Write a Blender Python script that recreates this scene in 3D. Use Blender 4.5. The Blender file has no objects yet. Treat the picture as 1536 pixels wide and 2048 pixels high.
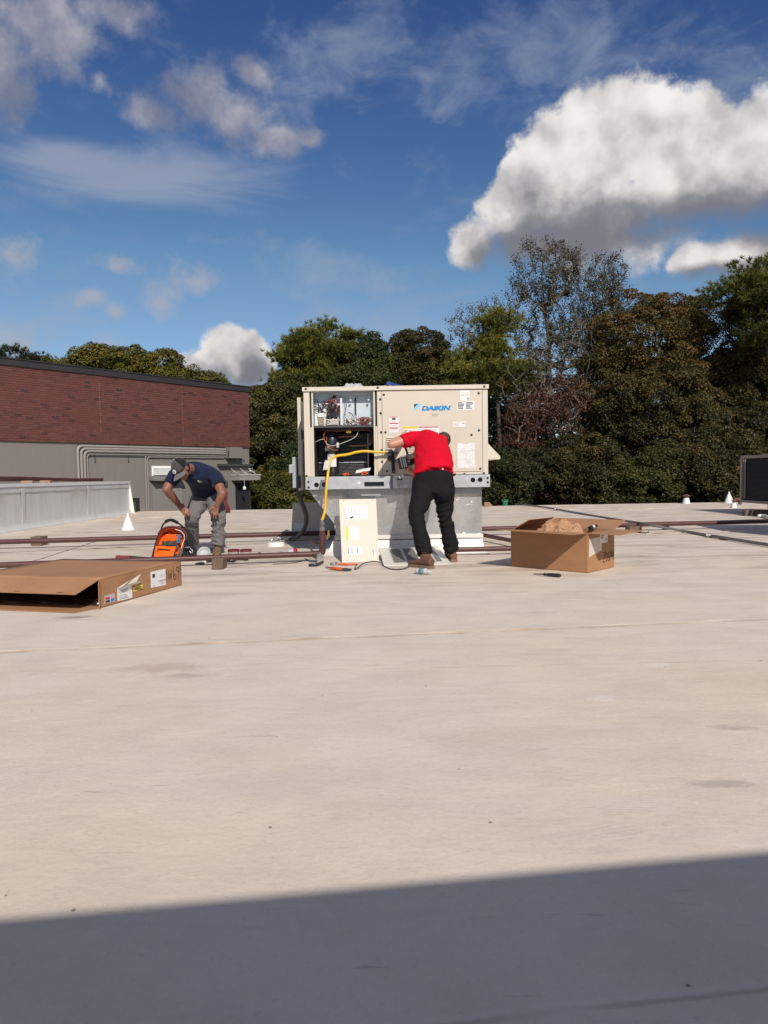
import bpy, bmesh, math, random
import numpy as np
from mathutils import Vector, Matrix
SC = bpy.context.scene
COL = SC.collection
rad = math.radians
# ------------------------------------------------------------------ camera
H, F = 0.92, 1440.0
PITCH, ROLL = math.atan(73 / F), rad(0.9)
cam = bpy.data.objects.new('camera', bpy.data.cameras.new('camera'))
COL.objects.link(cam)
cam.data.sensor_fit = 'VERTICAL'
cam.data.sensor_height = 36.0
cam.data.lens = 36.0 * F / 2048
cam.data.clip_start = 0.05
cam.data.clip_end = 3000
CM = Matrix.Translation((0, 0, H)) @ Matrix.Rotation(rad(90) - PITCH, 4, 'X') @ Matrix.Rotation(-ROLL, 4, 'Z')
cam.matrix_world = CM
SC.camera = cam
# ------------------------------------------------------------------ view
vs = SC.view_settings
SC.display_settings.display_device = 'sRGB'
vs.view_transform = 'Standard'
vs.look = 'None'
vs.exposure = 0.0
vs.gamma = 1.0
vs.use_curve_mapping = False
SC.cycles.max_bounces = 6
SC.cycles.diffuse_bounces = 3
SC.cycles.glossy_bounces = 3
SC.cycles.transmission_bounces = 6
SC.cycles.transparent_max_bounces = 6
SC.cycles.use_denoising = True
SC.cycles.sample_clamp_indirect = 4.0
# ------------------------------------------------------------------ sun
SUN_EL, SUN_AZ = rad(36.5), rad(15.0)          # azimuth to the right of straight behind the camera
SUN = Vector((math.sin(SUN_AZ) * math.cos(SUN_EL), -math.cos(SUN_AZ) * math.cos(SUN_EL), math.sin(SUN_EL)))
sl = bpy.data.lights.new('sun', 'SUN')
sl.energy = 4.2
sl.angle = rad(0.5)
sl.color = (1.0, 0.93, 0.83)
sun = bpy.data.objects.new('sun', sl)
COL.objects.link(sun)
sun.location = SUN * 60
sun.rotation_euler = SUN.to_track_quat('Z', 'Y').to_euler()


# ------------------------------------------------------------------ pixel of the photograph -> place in the world
def ray(px, py):
    return (CM.to_3x3() @ Vector(((px - 768) / F, -(py - 1024) / F, -1.0)))
def PY(px, py, Y):
    d = ray(px, py)
    return Vector((0, 0, H)) + d * (Y / d.y)
def PZ(px, py, z=0.0):
    d = ray(px, py)
    return Vector((0, 0, H)) + d * ((z - H) / d.z)
def PP(px, py, o, n):
    d = ray(px, py)
    c = Vector((0, 0, H))
    return c + d * ((Vector(o) - c).dot(n) / d.dot(n))
# ------------------------------------------------------------------ node helper
class NT:
    def __init__(s, tree):
        s.t = tree
    def n(s, typ, **kw):
        nd = s.t.nodes.new(typ)
        for k, v in kw.items():
            setattr(nd, k, v)
        return nd
    def put(s, sock, v):
        if isinstance(v, bpy.types.NodeSocket):
            s.t.links.new(v, sock)
        elif v is not None:
            if hasattr(sock.default_value, '__len__') and not hasattr(v, '__len__'):
                v = [v] * len(sock.default_value)
            if hasattr(v, '__len__') and len(sock.default_value) == 4 and len(v) == 3:
                v = list(v) + [1]
            sock.default_value = v
    def m(s, op, a, b=None, c=None, clamp=False):
        nd = s.n('ShaderNodeMath', operation=op, use_clamp=clamp)
        for i, v in enumerate((a, b, c)):
            if v is not None:
                s.put(nd.inputs[i], v)
        return nd.outputs[0]
    def v(s, op, a, b=None, scale=None):
        nd = s.n('ShaderNodeVectorMath', operation=op)
        s.put(nd.inputs[0], a)
        if b is not None:
            s.put(nd.inputs[1], b)
        if scale is not None:
            s.put(nd.inputs['Scale'], scale)
        return nd.outputs['Value'] if op in ('LENGTH', 'DOT_PRODUCT', 'DISTANCE') else nd.outputs[0]
    def noise(s, vec, scale, detail=4, rough=0.55, dist=0.0, lac=2.0):
        nd = s.n('ShaderNodeTexNoise')
        if vec is not None:
            s.put(nd.inputs['Vector'], vec)
        for k, val in (('Scale', scale), ('Detail', detail), ('Roughness', rough), ('Distortion', dist), ('Lacunarity', lac)):
            s.put(nd.inputs[k], val)
        return nd.outputs[0]
    def map(s, vec, loc=(0, 0, 0), rot=(0, 0, 0), scale=(1, 1, 1), typ='POINT'):
        nd = s.n('ShaderNodeMapping', vector_type=typ)
        s.put(nd.inputs[0], vec)
        nd.inputs[1].default_value = loc
        nd.inputs[2].default_value = rot
        nd.inputs[3].default_value = scale
        return nd.outputs[0]
    def rng(s, v, a, b, c=0.0, d=1.0, typ='SMOOTHSTEP'):
        nd = s.n('ShaderNodeMapRange', interpolation_type=typ)
        for i, x in enumerate((v, a, b, c, d)):
            s.put(nd.inputs[i], x)
        return nd.outputs[0]
    def mix(s, f, a, b, blend='MIX'):
        nd = s.n('ShaderNodeMix', data_type='RGBA', blend_type=blend)
        s.put(nd.inputs[0], f)
        s.put(nd.inputs[6], a)
        s.put(nd.inputs[7], b)
        return nd.outputs[2]
    def ramp(s, f, stops):
        nd = s.n('ShaderNodeValToRGB')
        s.put(nd.inputs[0], f)
        e = nd.color_ramp.elements
        while len(e) < len(stops):
            e.new(0.5)
        for el, (p, c) in zip(e, stops):
            el.position = p
            el.color = list(c) + [1]
        return nd.outputs[0]


# ------------------------------------------------------------------ sky
world = bpy.data.worlds.new('World')
SC.world = world
world.use_nodes = True
wt = world.node_tree
world.cycles.sampling_method = 'MANUAL'
world.cycles.sample_map_resolution = 256
wt.nodes.clear()
w = NT(wt)
STR = 0.10
sky = w.n('ShaderNodeTexSky', sky_type='NISHITA', sun_disc=False)
sky.sun_elevation = SUN_EL
sky.sun_rotation = math.atan2(SUN.x, SUN.y)
sky.air_density = 1.0
sky.dust_density = 0.25
sky.ozone_density = 2.6
sky.altitude = 100
gen = w.n('ShaderNodeTexCoord').outputs['Generated']
# fields of cloud lobes, each lobe at its own direction of the sky: value > 0 inside
def lobes(t, vec, lst, sm=0.3):
    out = None
    for (px, py, rx, ry, rot) in lst:
        c = ray(px, py).normalized()
        R_ = Vector((c.y, -c.x, 0)).normalized()
        U_ = R_.cross(c)
        cs, sn = math.cos(rad(rot)), math.sin(rad(rot))
        R_, U_ = R_ * cs + U_ * sn, U_ * cs - R_ * sn
        k = 1.0 / (F * (1 + ((px - 768) / F) ** 2 + ((py - 1024) / F) ** 2) ** 0.5)
        R_, U_ = R_ / (rx * k), U_ / (ry * k)
        a_ = t.v('DOT_PRODUCT', vec, R_)
        b_ = t.v('DOT_PRODUCT', vec, U_)
        a_, b_ = t.m('SUBTRACT', a_, c.dot(R_)), t.m('SUBTRACT', b_, c.dot(U_))
        ln = t.m('MULTIPLY_ADD', a_, a_, t.m('MULTIPLY', b_, b_))
        out = ln if out is None else t.m('SMOOTH_MIN', out, ln, sm)
    return t.m('SUBTRACT', 1.0, t.m('SQRT', t.m('MAXIMUM', out, 0.0)))
CUM = [(1232, 268, 130, 105, 0), (1138, 340, 112, 108, 0), (1340, 300, 110, 105, 0), (1450, 350, 140, 110, 0), (1560, 300, 95, 110, 0),
       (1036, 356, 44, 46, 0), (1042, 428, 92, 82, 0), (946, 496, 46, 48, 0), (1180, 450, 200, 92, 0), (1390, 385, 210, 66, 0), (1060, 488, 92, 48, 0), (1150, 488, 130, 46, 0),
       (1490, 512, 105, 48, 0), (1385, 522, 45, 38, 0),
       (466, 712, 66, 58, 0), (410, 738, 64, 42, 0), (500, 745, 55, 48, 0), (905, 745, 48, 28, 0)]
SOFT = [(400, 195, 120, 78, -6), (305, 230, 88, 52, 0), (470, 225, 90, 78, 0), (505, 145, 60, 44, 0), (560, 285, 74, 46, 0), (612, 275, 46, 26, 0),
        (85, 45, 150, 105, 0), (15, 130, 65, 130, 0), (215, 20, 130, 50, 0)]
SMALL = [(378, 558, 70, 42, 0), (238, 532, 48, 27, 0), (182, 593, 50, 26, 0), (227, 623, 28, 24, 0), (325, 604, 60, 46, 0), (15, 505, 62, 58, 0),
         (200, 163, 36, 24, 0), (30, 695, 90, 50, 0), (215, 690, 48, 34, 0), (365, 728, 46, 34, 0)]
VEIL = [(700, 560, 300, 60, -14), (1050, 110, 480, 130, 0), (1450, 200, 260, 130, 0), (120, 640, 230, 60, 10), (660, 110, 260, 120, 30), (760, 650, 240, 80, -8)]
VEIL2 = [(290, 358, 300, 76, 4), (150, 325, 200, 52, 6)]
BIAS = 0.0
def fieldgroup(name, lst, n1, a1, n2, a2):
    g = bpy.data.node_groups.new(name, 'ShaderNodeTree')
    g.interface.new_socket('Vector', in_out='INPUT', socket_type='NodeSocketVector')
    g.interface.new_socket('Value', in_out='OUTPUT', socket_type='NodeSocketFloat')
    t = NT(g)
    gi, go = t.n('NodeGroupInput'), t.n('NodeGroupOutput')
    vec = gi.outputs[0]
    d = lobes(t, vec, lst)
    nz = t.noise(vec, n1, 7, 0.62)
    o = t.m('MULTIPLY_ADD', nz, a1, d)
    if a2:
        nd = t.n('ShaderNodeTexVoronoi', feature='SMOOTH_F1')
        t.put(nd.inputs['Vector'], vec)
        nd.inputs['Scale'].default_value = n2
        nd.inputs['Detail'].default_value = 2
        nd.inputs['Smoothness'].default_value = 0.6
        o = t.m('MULTIPLY_ADD', nd.outputs[0], -a2, o)
    t.put(go.inputs[0], t.m('SUBTRACT', o, 0.5 * a1 - 0.36 * a2 - BIAS))
    return g
def field(g, vec):
    nd = w.n('ShaderNodeGroup')
    nd.node_tree = g
    w.put(nd.inputs[0], vec)
    return nd.outputs[0]
BIAS = 0.26
gc = fieldgroup('cumulus_field', CUM, 18, 1.25, 30, 0.16)
BIAS = 0.05
gs = fieldgroup('soft_field', SOFT, 19, 1.9, 20, 0)
gm = fieldgroup('small_field', SMALL, 30, 2.6, 20, 0)
gsep = w.n('ShaderNodeSeparateXYZ')
w.put(gsep.inputs[0], gen)
gx, gy, gz = gsep.outputs
front = w.m('GREATER_THAN', gy, 0.3)
upv = Vector((0.016, -0.008, 0.034))
dc = field(gc, gen)
ds = field(gs, gen)
dm = field(gm, gen)
as_ = w.m('MULTIPLY', w.m('MULTIPLY', w.rng(ds, 0.05, 0.80), 0.84), front)
am = w.m('MULTIPLY', w.m('MULTIPLY', w.rng(dm, 0.0, 1.25), 0.72), front)
k = 1.0 / STR
BASE = [(1130, 490, 190, 100, -3), (1370, 440, 250, 64, 0), (1000, 525, 90, 60, 0), (1545, 430, 110, 62, 0), (1430, 548, 110, 26, 0),
        (440, 765, 60, 40, 0), (505, 765, 50, 60, 0)]
bs = w.m('MULTIPLY_ADD', w.noise(gen, 19, 4, 0.6), 1.1, w.m('SUBTRACT', lobes(w, gen, BASE, 0.5), 0.55))
ac = w.m('MULTIPLY', w.rng(dc, 0.0, w.rng(bs, -0.3, 0.8, 0.30, 0.95)), front)
nA = w.noise(gen, 15, 4, 0.5)
nB = w.noise(w.v('ADD', gen, (0.012, -0.006, 0.020)), 15, 4, 0.5)
rel = w.m('MULTIPLY', w.m('SUBTRACT', nA, nB), 1.15)
lit_c = w.m('SUBTRACT', w.m('ADD', 0.74, rel), w.m('MULTIPLY', w.rng(bs, -0.35, 0.75), 0.74), None, True)
col_c = w.ramp(lit_c, [(0.0, (0.20, 0.20, 0.235)), (0.25, (0.27, 0.27, 0.30)), (0.55, (0.52, 0.505, 0.51)), (0.8, (0.78, 0.755, 0.74)), (1.0, (0.90, 0.88, 0.86))])
lit_s = w.rng(w.noise(w.v('ADD', gen, (0.02, 0, 0.03)), 14, 4, 0.6), 0.62, 0.36, 0.0, 1.0, 'LINEAR')
col_s = w.ramp(lit_s, [(0.0, (0.20, 0.215, 0.29)), (0.5, (0.28, 0.29, 0.36)), (1.0, (0.44, 0.43, 0.47))])
# thin high streaks
st = w.noise(w.map(gen, (0, 0, 0), (0, rad(-7), 0), (5, 5, 26)), 1.0, 6, 0.62, 0.6)
st2 = w.noise(w.map(gen, (0, 0, 0), (0, rad(20), 0), (9, 9, 15)), 1.6, 6, 0.62, 0.4)
dv = lobes(w, gen, VEIL)
dvh = lobes(w, gen, VEIL2)
av = w.m('MULTIPLY', w.rng(w.m('ADD', dv, w.m('MULTIPLY', w.m('SUBTRACT', st2, 0.5), 2.6)), 0.0, 1.25), w.m('MULTIPLY', front, 0.46))
av0 = w.m('MULTIPLY', w.rng(st2, 0.50, 0.80), 0.20)
av1 = w.m('MULTIPLY', w.rng(w.m('ADD', dvh, w.m('MULTIPLY', w.m('SUBTRACT', st, 0.5), 1.7)), -0.05, 0.95), w.m('MULTIPLY', front, 0.60))
# clear sky: deepen the blue away from the horizon as a polarised autumn sky does
sp = w.n('ShaderNodeSeparateColor')
w.put(sp.inputs[0], sky.outputs[0])
cc = w.n('ShaderNodeCombineColor')
for i, (a_, p_) in enumerate(((2.2, 1.78), (1.58, 1.65), (0.92, 1.15))):
    x_ = w.m('MULTIPLY', sp.outputs[i], STR)
    y_ = w.m('MINIMUM', w.m('MULTIPLY', w.m('POWER', x_, p_), a_), w.m('MULTIPLY', x_, (0.72, 0.81, 0.94)[i]))
    w.put(cc.inputs[i], w.m('MULTIPLY', y_, k))
# unseen broken cumulus around the view, added as neutral fill for the shade
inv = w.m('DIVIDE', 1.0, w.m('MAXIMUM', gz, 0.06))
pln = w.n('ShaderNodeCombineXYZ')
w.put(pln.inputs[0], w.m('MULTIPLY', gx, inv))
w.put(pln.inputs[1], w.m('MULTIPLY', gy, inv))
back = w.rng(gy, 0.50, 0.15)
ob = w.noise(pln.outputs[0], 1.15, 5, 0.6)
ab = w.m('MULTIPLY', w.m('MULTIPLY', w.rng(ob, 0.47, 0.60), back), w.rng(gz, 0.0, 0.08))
def c10(sock):
    return w.v('SCALE', sock, None, k)
res = w.mix(av0, cc.outputs[0], [0.30 * k, 0.35 * k, 0.46 * k])
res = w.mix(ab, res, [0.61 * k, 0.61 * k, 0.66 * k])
res = w.mix(av, res, [0.33 * k, 0.38 * k, 0.48 * k])
res = w.mix(av1, res, [0.38 * k, 0.41 * k, 0.50 * k])
res = w.mix(as_, res, c10(col_s))
res = w.mix(am, res, [0.42 * k, 0.42 * k, 0.47 * k])
res = w.mix(ac, res, c10(col_c))
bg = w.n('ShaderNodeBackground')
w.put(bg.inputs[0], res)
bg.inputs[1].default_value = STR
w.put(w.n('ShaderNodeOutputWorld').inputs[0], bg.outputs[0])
# ------------------------------------------------------------------ materials
def mat(name, color, rough=0.6, metal=0.0, var=0.12, vscale=8.0, bump=0.0, bscale=60.0, spec=None, coat=0.0, trans=0.0, streak=None, ior=None):
    m = bpy.data.materials.new(name)
    m.use_nodes = True
    t = NT(m.node_tree)
    b = m.node_tree.nodes['Principled BSDF']
    co = t.n('ShaderNodeTexCoord').outputs['Object']
    if streak:
        co = t.map(co, scale=streak)
    nz = t.noise(co, vscale, 5, 0.6)
    c = Vector(color)
    lo, hi = c * (1 - var), c * (1 + var)
    t.put(b.inputs['Base Color'], t.ramp(nz, [(0.25, lo), (0.75, hi)]))
    t.put(b.inputs['Roughness'], t.rng(nz, 0.2, 0.8, max(rough - 0.08, 0.02), min(rough + 0.08, 1), 'LINEAR'))
    b.inputs['Metallic'].default_value = metal
    if spec is not None:
        b.inputs['Specular IOR Level'].default_value = spec
    b.inputs['Coat Weight'].default_value = coat
    b.inputs['Transmission Weight'].default_value = trans
    if ior:
        b.inputs['IOR'].default_value = ior
    if bump:
        bp = t.n('ShaderNodeBump')
        bp.inputs['Strength'].default_value = 1.0
        bp.inputs['Distance'].default_value = bump
        t.put(bp.inputs['Height'], t.noise(co, bscale, 5, 0.6))
        t.put(b.inputs['Normal'], bp.outputs[0])
    return m
def tagp(o, label=None, cat=None, group=None, kind=None):
    for k_, v_ in (('label', label), ('category', cat), ('group', group), ('kind', kind)):
        if v_:
            o[k_] = v_
    return o
ORG = {}
def thing(name, label, cat, loc=(0, 0, 0), group=None):
    o = bpy.data.objects.new(name, None)
    o.empty_display_size = 0.1
    COL.objects.link(o)
    o.location = loc
    ORG[o] = Vector(loc)
    return tagp(o, label, cat, group)
def org(o):
    v = Vector((0, 0, 0))
    while o is not None:
        v = v + ORG.get(o, Vector((0, 0, 0)))
        o = o.parent
    return v
def basis(d):
    d = Vector(d).normalized()
    a = Vector((0, 0, 1)) if abs(d.z) < 0.9 else Vector((1, 0, 0))
    x = a.cross(d).normalized()
    return x, d.cross(x).normalized(), d
class MB:
    def __init__(s):
        s.v, s.f = [], []
    def add(s, vs_, fs):
        o = len(s.v)
        s.v += [tuple(p) for p in vs_]
        s.f += [tuple(i + o for i in f) for f in fs]
        return s
    def hexa(s, p):                                   # 8 corners: bottom ring 0-3, top ring 4-7
        return s.add(p, [(3, 2, 1, 0), (4, 5, 6, 7), (0, 1, 5, 4), (1, 2, 6, 5), (2, 3, 7, 6), (3, 0, 4, 7)])
    def box(s, a, b):
        x0, y0, z0 = a
        x1, y1, z1 = b
        return s.hexa([(x0, y0, z0), (x1, y0, z0), (x1, y1, z0), (x0, y1, z0), (x0, y0, z1), (x1, y0, z1), (x1, y1, z1), (x0, y1, z1)])
    def obox(s, c, ax, ay, az):                       # centre and half axes
        c, ax, ay, az = map(Vector, (c, ax, ay, az))
        return s.hexa([c + i * ax + j * ay + k_ * az for k_ in (-1, 1) for (i, j) in ((-1, -1), (1, -1), (1, 1), (-1, 1))])
    def sheet(s, a, b, c, d, th):                     # quad with thickness (behind its normal)
        a, b, c, d = map(Vector, (a, b, c, d))
        n = (b - a).cross(d - a).normalized() * th
        return s.hexa([a - n, b - n, c - n, d - n, a, b, c, d])
    def tube(s, path, r, n=8, cap=True):
        path = [Vector(p) for p in path]
        rs = r if hasattr(r, '__len__') else [r] * len(path)
        o = len(s.v)
        px = None
        for i, p in enumerate(path):
            d = (path[min(i + 1, len(path) - 1)] - path[max(i - 1, 0)])
            if d.length < 1e-9:
                d = Vector((0, 0, 1))
            x, y, z = basis(d)
            if px is not None:
                x = px - z * px.dot(z)
                if x.length < 1e-6:
                    x = basis(d)[0]
                x.normalize()
                y = z.cross(x)
            px = x
            for k_ in range(n):
                a = 2 * math.pi * k_ / n
                s.v.append(tuple(p + (x * math.cos(a) + y * math.sin(a)) * rs[i]))
        for i in range(len(path) - 1):
            for k_ in range(n):
                a, b = o + i * n + k_, o + i * n + (k_ + 1) % n
                s.f.append((a, b, b + n, a + n))
        if cap:
            s.f.append(tuple(o + k_ for k_ in reversed(range(n))))
            s.f.append(tuple(o + (len(path) - 1) * n + k_ for k_ in range(n)))
        return s
    def lathe(s, c, prof, n=20, axis=(0, 0, 1), cap=True):   # prof: (radius, height)
        c = Vector(c)
        x, y, z = basis(axis)
        o = len(s.v)
        for (r, h) in prof:
            for k_ in range(n):
                a = 2 * math.pi * k_ / n
                s.v.append(tuple(c + z * h + (x * math.cos(a) + y * math.sin(a)) * r))
        for i in range(len(prof) - 1):
            for k_ in range(n):
                a, b = o + i * n + k_, o + i * n + (k_ + 1) % n
                s.f.append((a, b, b + n, a + n))
        if cap:
            s.f.append(tuple(o + k_ for k_ in reversed(range(n))))
            s.f.append(tuple(o + (len(prof) - 1) * n + k_ for k_ in range(n)))
        return s
    def ell(s, c, rx, ry, rz, n=12, m_=8, ax=None):
        c = Vector(c)
        X, Y_, Z = (Vector(a) for a in (ax or ((1, 0, 0), (0, 1, 0), (0, 0, 1))))
        vs_, fs = [], []
        for i in range(1, m_):
            t_ = math.pi * i / m_
            for k_ in range(n):
                a = 2 * math.pi * k_ / n
                vs_.append(c + X * (rx * math.sin(t_) * math.cos(a)) + Y_ * (ry * math.sin(t_) * math.sin(a)) + Z * (-rz * math.cos(t_)))
        for i in range(m_ - 2):
            for k_ in range(n):
                a, b = i * n + k_, i * n + (k_ + 1) % n
                fs.append((a, b, b + n, a + n))
        vs_ += [c - Z * rz, c + Z * rz]
        q = (m_ - 1) * n
        for k_ in range(n):
            fs.append((q, (k_ + 1) % n, k_))
            fs.append((q + 1, (m_ - 2) * n + k_, (m_ - 2) * n + (k_ + 1) % n))
        return s.add(vs_, fs)
    def loft(s, secs, n=18):                          # secs: (centre, half-axis u, half-axis v)
        o = len(s.v)
        for (c, u, v_) in secs:
            c, u, v_ = map(Vector, (c, u, v_))
            for k_ in range(n):
                a = 2 * math.pi * k_ / n
                s.v.append(tuple(c + u * math.cos(a) + v_ * math.sin(a)))
        for i in range(len(secs) - 1):
            for k_ in range(n):
                a, b = o + i * n + k_, o + i * n + (k_ + 1) % n
                s.f.append((a, b, b + n, a + n))
        s.f.append(tuple(o + k_ for k_ in reversed(range(n))))
        s.f.append(tuple(o + (len(secs) - 1) * n + k_ for k_ in range(n)))
        return s
    def mesh(s, name, m, origin=(0, 0, 0), smooth=False):
        o = Vector(origin)
        me = bpy.data.meshes.new(name)
        me.from_pydata([(p[0] - o.x, p[1] - o.y, p[2] - o.z) for p in s.v], [], s.f)
        if smooth:
            me.polygons.foreach_set('use_smooth', [True] * len(me.polygons))
            if smooth != 'all':
                try:
                    me.set_sharp_from_angle(angle=rad(40))
                except Exception:
                    pass
        me.materials.append(m)
        return me
    def build(s, name, m, parent=None, smooth=False, label=None, kind=None, bevel=0.0):
        o = bpy.data.objects.new(name, s.mesh(name, m, org(parent), smooth))
        COL.objects.link(o)
        o.parent = parent
        if bevel:
            b = o.modifiers.new('bevel', 'BEVEL')
            b.width = bevel
            b.segments = 2
            b.limit_method = 'ANGLE'
        return tagp(o, label, None, None, kind)
def inst(name, me, parent, loc, label=None, rot=None):
    o = bpy.data.objects.new(name, me)
    COL.objects.link(o)
    o.parent = parent
    o.location = Vector(loc) - org(parent)
    ORG[o] = o.location.copy()
    if rot:
        o.rotation_euler = rot
    return tagp(o, label)
def spline(pts, n=8):                                 # Catmull-Rom through points
    pts = [Vector(p) for p in pts]
    q = [pts[0] * 2 - pts[1]] + pts + [pts[-1] * 2 - pts[-2]]
    out = []
    for i in range(1, len(q) - 2):
        for k_ in range(n):
            t = k_ / n
            a, b, c, d = q[i - 1:i + 3]
            out.append(0.5 * ((2 * b) + (c - a) * t + (2 * a - 5 * b + 4 * c - d) * t * t + (3 * b - a - 3 * c + d) * t ** 3))
    return out + [pts[-1]]
def from_curve(cu):
    ob = bpy.data.objects.new('tmp', cu)
    COL.objects.link(ob)
    dg = bpy.context.evaluated_depsgraph_get()
    me = bpy.data.meshes.new_from_object(ob.evaluated_get(dg))
    vs_ = [v.co.copy() for v in me.vertices]
    fs = [tuple(p.vertices) for p in me.polygons]
    bpy.data.objects.remove(ob)
    bpy.data.curves.remove(cu)
    bpy.data.meshes.remove(me)
    return vs_, fs
def text(s, size=1.0, shear=0.0, bold=0.0, ext=0.0, spacing=1.0, align='LEFT'):
    cu = bpy.data.curves.new('t', 'FONT')
    cu.body = s
    cu.size = size
    cu.shear = shear
    cu.offset = bold
    cu.extrude = ext
    cu.space_character = spacing
    cu.align_x = align
    cu.resolution_u = 3
    return from_curve(cu)
def plate(outer, holes, th):
    """flat plate with real holes: outlines in (x, z), front at y=0, back at y=th"""
    cu = bpy.data.curves.new('p', 'CURVE')
    cu.dimensions = '2D'
    cu.fill_mode = 'BOTH'
    cu.extrude = th / 2
    for loop in [outer] + holes:
        sp = cu.splines.new('POLY')
        sp.points.add(len(loop) - 1)
        for p, q in zip(sp.points, loop):
            p.co = (q[0], q[1], 0, 1)
        sp.use_cyclic_u = True
    vs_, fs = from_curve(cu)
    return [(v.x, -v.z + th / 2, v.y) for v in vs_], fs
def circ(x, z, r, n=14):
    return [(x + r * math.cos(2 * math.pi * i / n), z + r * math.sin(2 * math.pi * i / n)) for i in range(n)]
def rectl(x0, z0, x1, z1):
    return [(x0, z0), (x1, z0), (x1, z1), (x0, z1)]
# ================================================================== SETTING
R0 = random.Random(7)
def roof_material():
    m = bpy.data.materials.new('roof_membrane')
    m.use_nodes = True
    t = NT(m.node_tree)
    b = m.node_tree.nodes['Principled BSDF']
    co = t.n('ShaderNodeTexCoord').outputs['Object']
    sep = t.n('ShaderNodeSeparateXYZ')
    t.put(sep.inputs[0], co)
    x, y = sep.outputs[0], sep.outputs[1]
    big = t.noise(co, 0.55, 4, 0.5, 0.5)
    mid = t.noise(co, 2.4, 5, 0.6)
    c = t.ramp(big, [(0.36, (0.69, 0.59, 0.475)), (0.50, (0.685, 0.593, 0.492)), (0.64, (0.685, 0.595, 0.512))])
    # greyer, dirtier dust where people walk round the machine and beyond
    far = t.rng(y, 4.2, 9.0)
    dst = t.noise(t.map(co, rot=(0, 0, rad(-7)), scale=(0.5, 2.6, 1)), 1.6, 7, 0.66, 0.4)
    dirt = t.m('MULTIPLY', t.rng(dst, 0.46, 0.70), t.m('MULTIPLY', far, 0.85))
    c = t.mix(dirt, c, (0.27, 0.20, 0.15))
    dst2 = t.noise(t.map(co, rot=(0, 0, rad(-9)), scale=(0.35, 4.5, 1)), 3.2, 6, 0.7, 0.3)
    c = t.mix(t.m('MULTIPLY', t.rng(dst2, 0.55, 0.66), t.m('ADD', 0.05, t.m('MULTIPLY', far, 0.78))), c, (0.20, 0.15, 0.115))
    c = t.mix(t.m('MULTIPLY', t.rng(dst2, 0.44, 0.34), t.m('MULTIPLY', far, 0.55)), c, (0.68, 0.58, 0.50))
    # mottling and fine grain
    c = t.mix(t.rng(mid, 0.35, 0.7, 0.0, 0.30), c, (0.50, 0.41, 0.34))
    fine = t.noise(co, 55, 6, 0.7)
    c = t.mix(t.rng(fine, 0.50, 0.78, 0.0, 0.30), c, (0.36, 0.295, 0.245))
    c = t.mix(t.rng(fine, 0.46, 0.28, 0.0, 0.30), c, (0.68, 0.60, 0.53))
    # pale worn veins close to the camera
    def veins(sc, w_, sy):
        vv = t.n('ShaderNodeTexVoronoi', feature='DISTANCE_TO_EDGE')
        t.put(vv.inputs['Vector'], t.v('ADD', t.map(co, rot=(0, 0, rad(12)), scale=(1, sy, 1)),
                                       t.v('SCALE', t.n('ShaderNodeTexNoise').outputs[1], None, 0.0)))
        return vv, w_
    wn = t.n('ShaderNodeTexNoise')
    t.put(wn.inputs['Vector'], co)
    wn.inputs['Scale'].default_value = 6
    wn.inputs['Detail'].default_value = 5
    wv = t.v('ADD', co, t.v('SCALE', t.v('SUBTRACT', wn.outputs[1], (0.5, 0.5, 0.5)), None, 0.30))
    vo = t.n('ShaderNodeTexVoronoi', feature='DISTANCE_TO_EDGE')
    t.put(vo.inputs['Vector'], t.map(wv, scale=(1, 1.5, 1)))
    vo.inputs['Scale'].default_value = 8.5
    vm = t.m('MULTIPLY', t.rng(vo.outputs[0], 0.07, 0.0), t.m('MULTIPLY', t.rng(t.noise(co, 1.1, 3, 0.5), 0.42, 0.60), 0.30))
    c = t.mix(vm, c, (0.70, 0.61, 0.54))
    # scuffs: thin broken dark lines
    sc = t.noise(t.map(co, rot=(0, 0, rad(25)), scale=(2.2, 26, 1)), 1.5, 4, 0.6, 1.2)
    c = t.mix(t.m('MULTIPLY', t.rng(sc, 0.66, 0.74), 0.42), c, (0.25, 0.20, 0.165))
    sc2 = t.noise(t.map(co, rot=(0, 0, rad(-40)), scale=(3.0, 30, 1)), 1.4, 4, 0.6, 1.0)
    c = t.mix(t.m('MULTIPLY', t.rng(sc2, 0.67, 0.76), 0.35), c, (0.70, 0.62, 0.55))
    # stains of their own shape
    def stain(px, py, rx, ry, col, amt, ns=9.0):
        nonlocal c
        p = PZ(px, py)
        mp = t.map(co, p, (0, 0, rad(6)), (rx, ry, 1), 'TEXTURE')
        d = t.m('ADD', t.v('LENGTH', mp), t.m('MULTIPLY', t.m('SUBTRACT', t.noise(co, ns, 5, 0.65), 0.5), 1.5))
        c = t.mix(t.m('MULTIPLY', t.rng(d, 1.0, 0.2), amt), c, col)
    stain(330, 1335, 0.30, 0.13, (0.36, 0.26, 0.19), 0.45)
    stain(365, 1352, 0.24, 0.07, (0.36, 0.27, 0.20), 0.4)
    stain(1060, 1470, 0.55, 0.12, (0.50, 0.42, 0.33), 0.3)
    stain(1440, 1567, 0.13, 0.035, (0.36, 0.31, 0.25), 0.3, 40)
    stain(1210, 1700, 0.06, 0.04, (0.40, 0.35, 0.29), 0.3, 25)
    stain(1465, 1456, 0.09, 0.03, (0.36, 0.31, 0.26), 0.3, 45)
    stain(1316, 1330, 0.07, 0.05, (0.74, 0.68, 0.62), 0.4, 40)
    stain(1200, 1396, 0.07, 0.06, (0.74, 0.68, 0.62), 0.3, 40)
    stain(1265, 1610, 0.16, 0.09, (0.68, 0.60, 0.55), 0.5, 60)
    stain(600, 1560, 0.55, 0.16, (0.52, 0.48, 0.43), 0.3)
    stain(150, 1235, 0.16, 0.06, (0.24, 0.20, 0.17), 0.6, 30)
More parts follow.
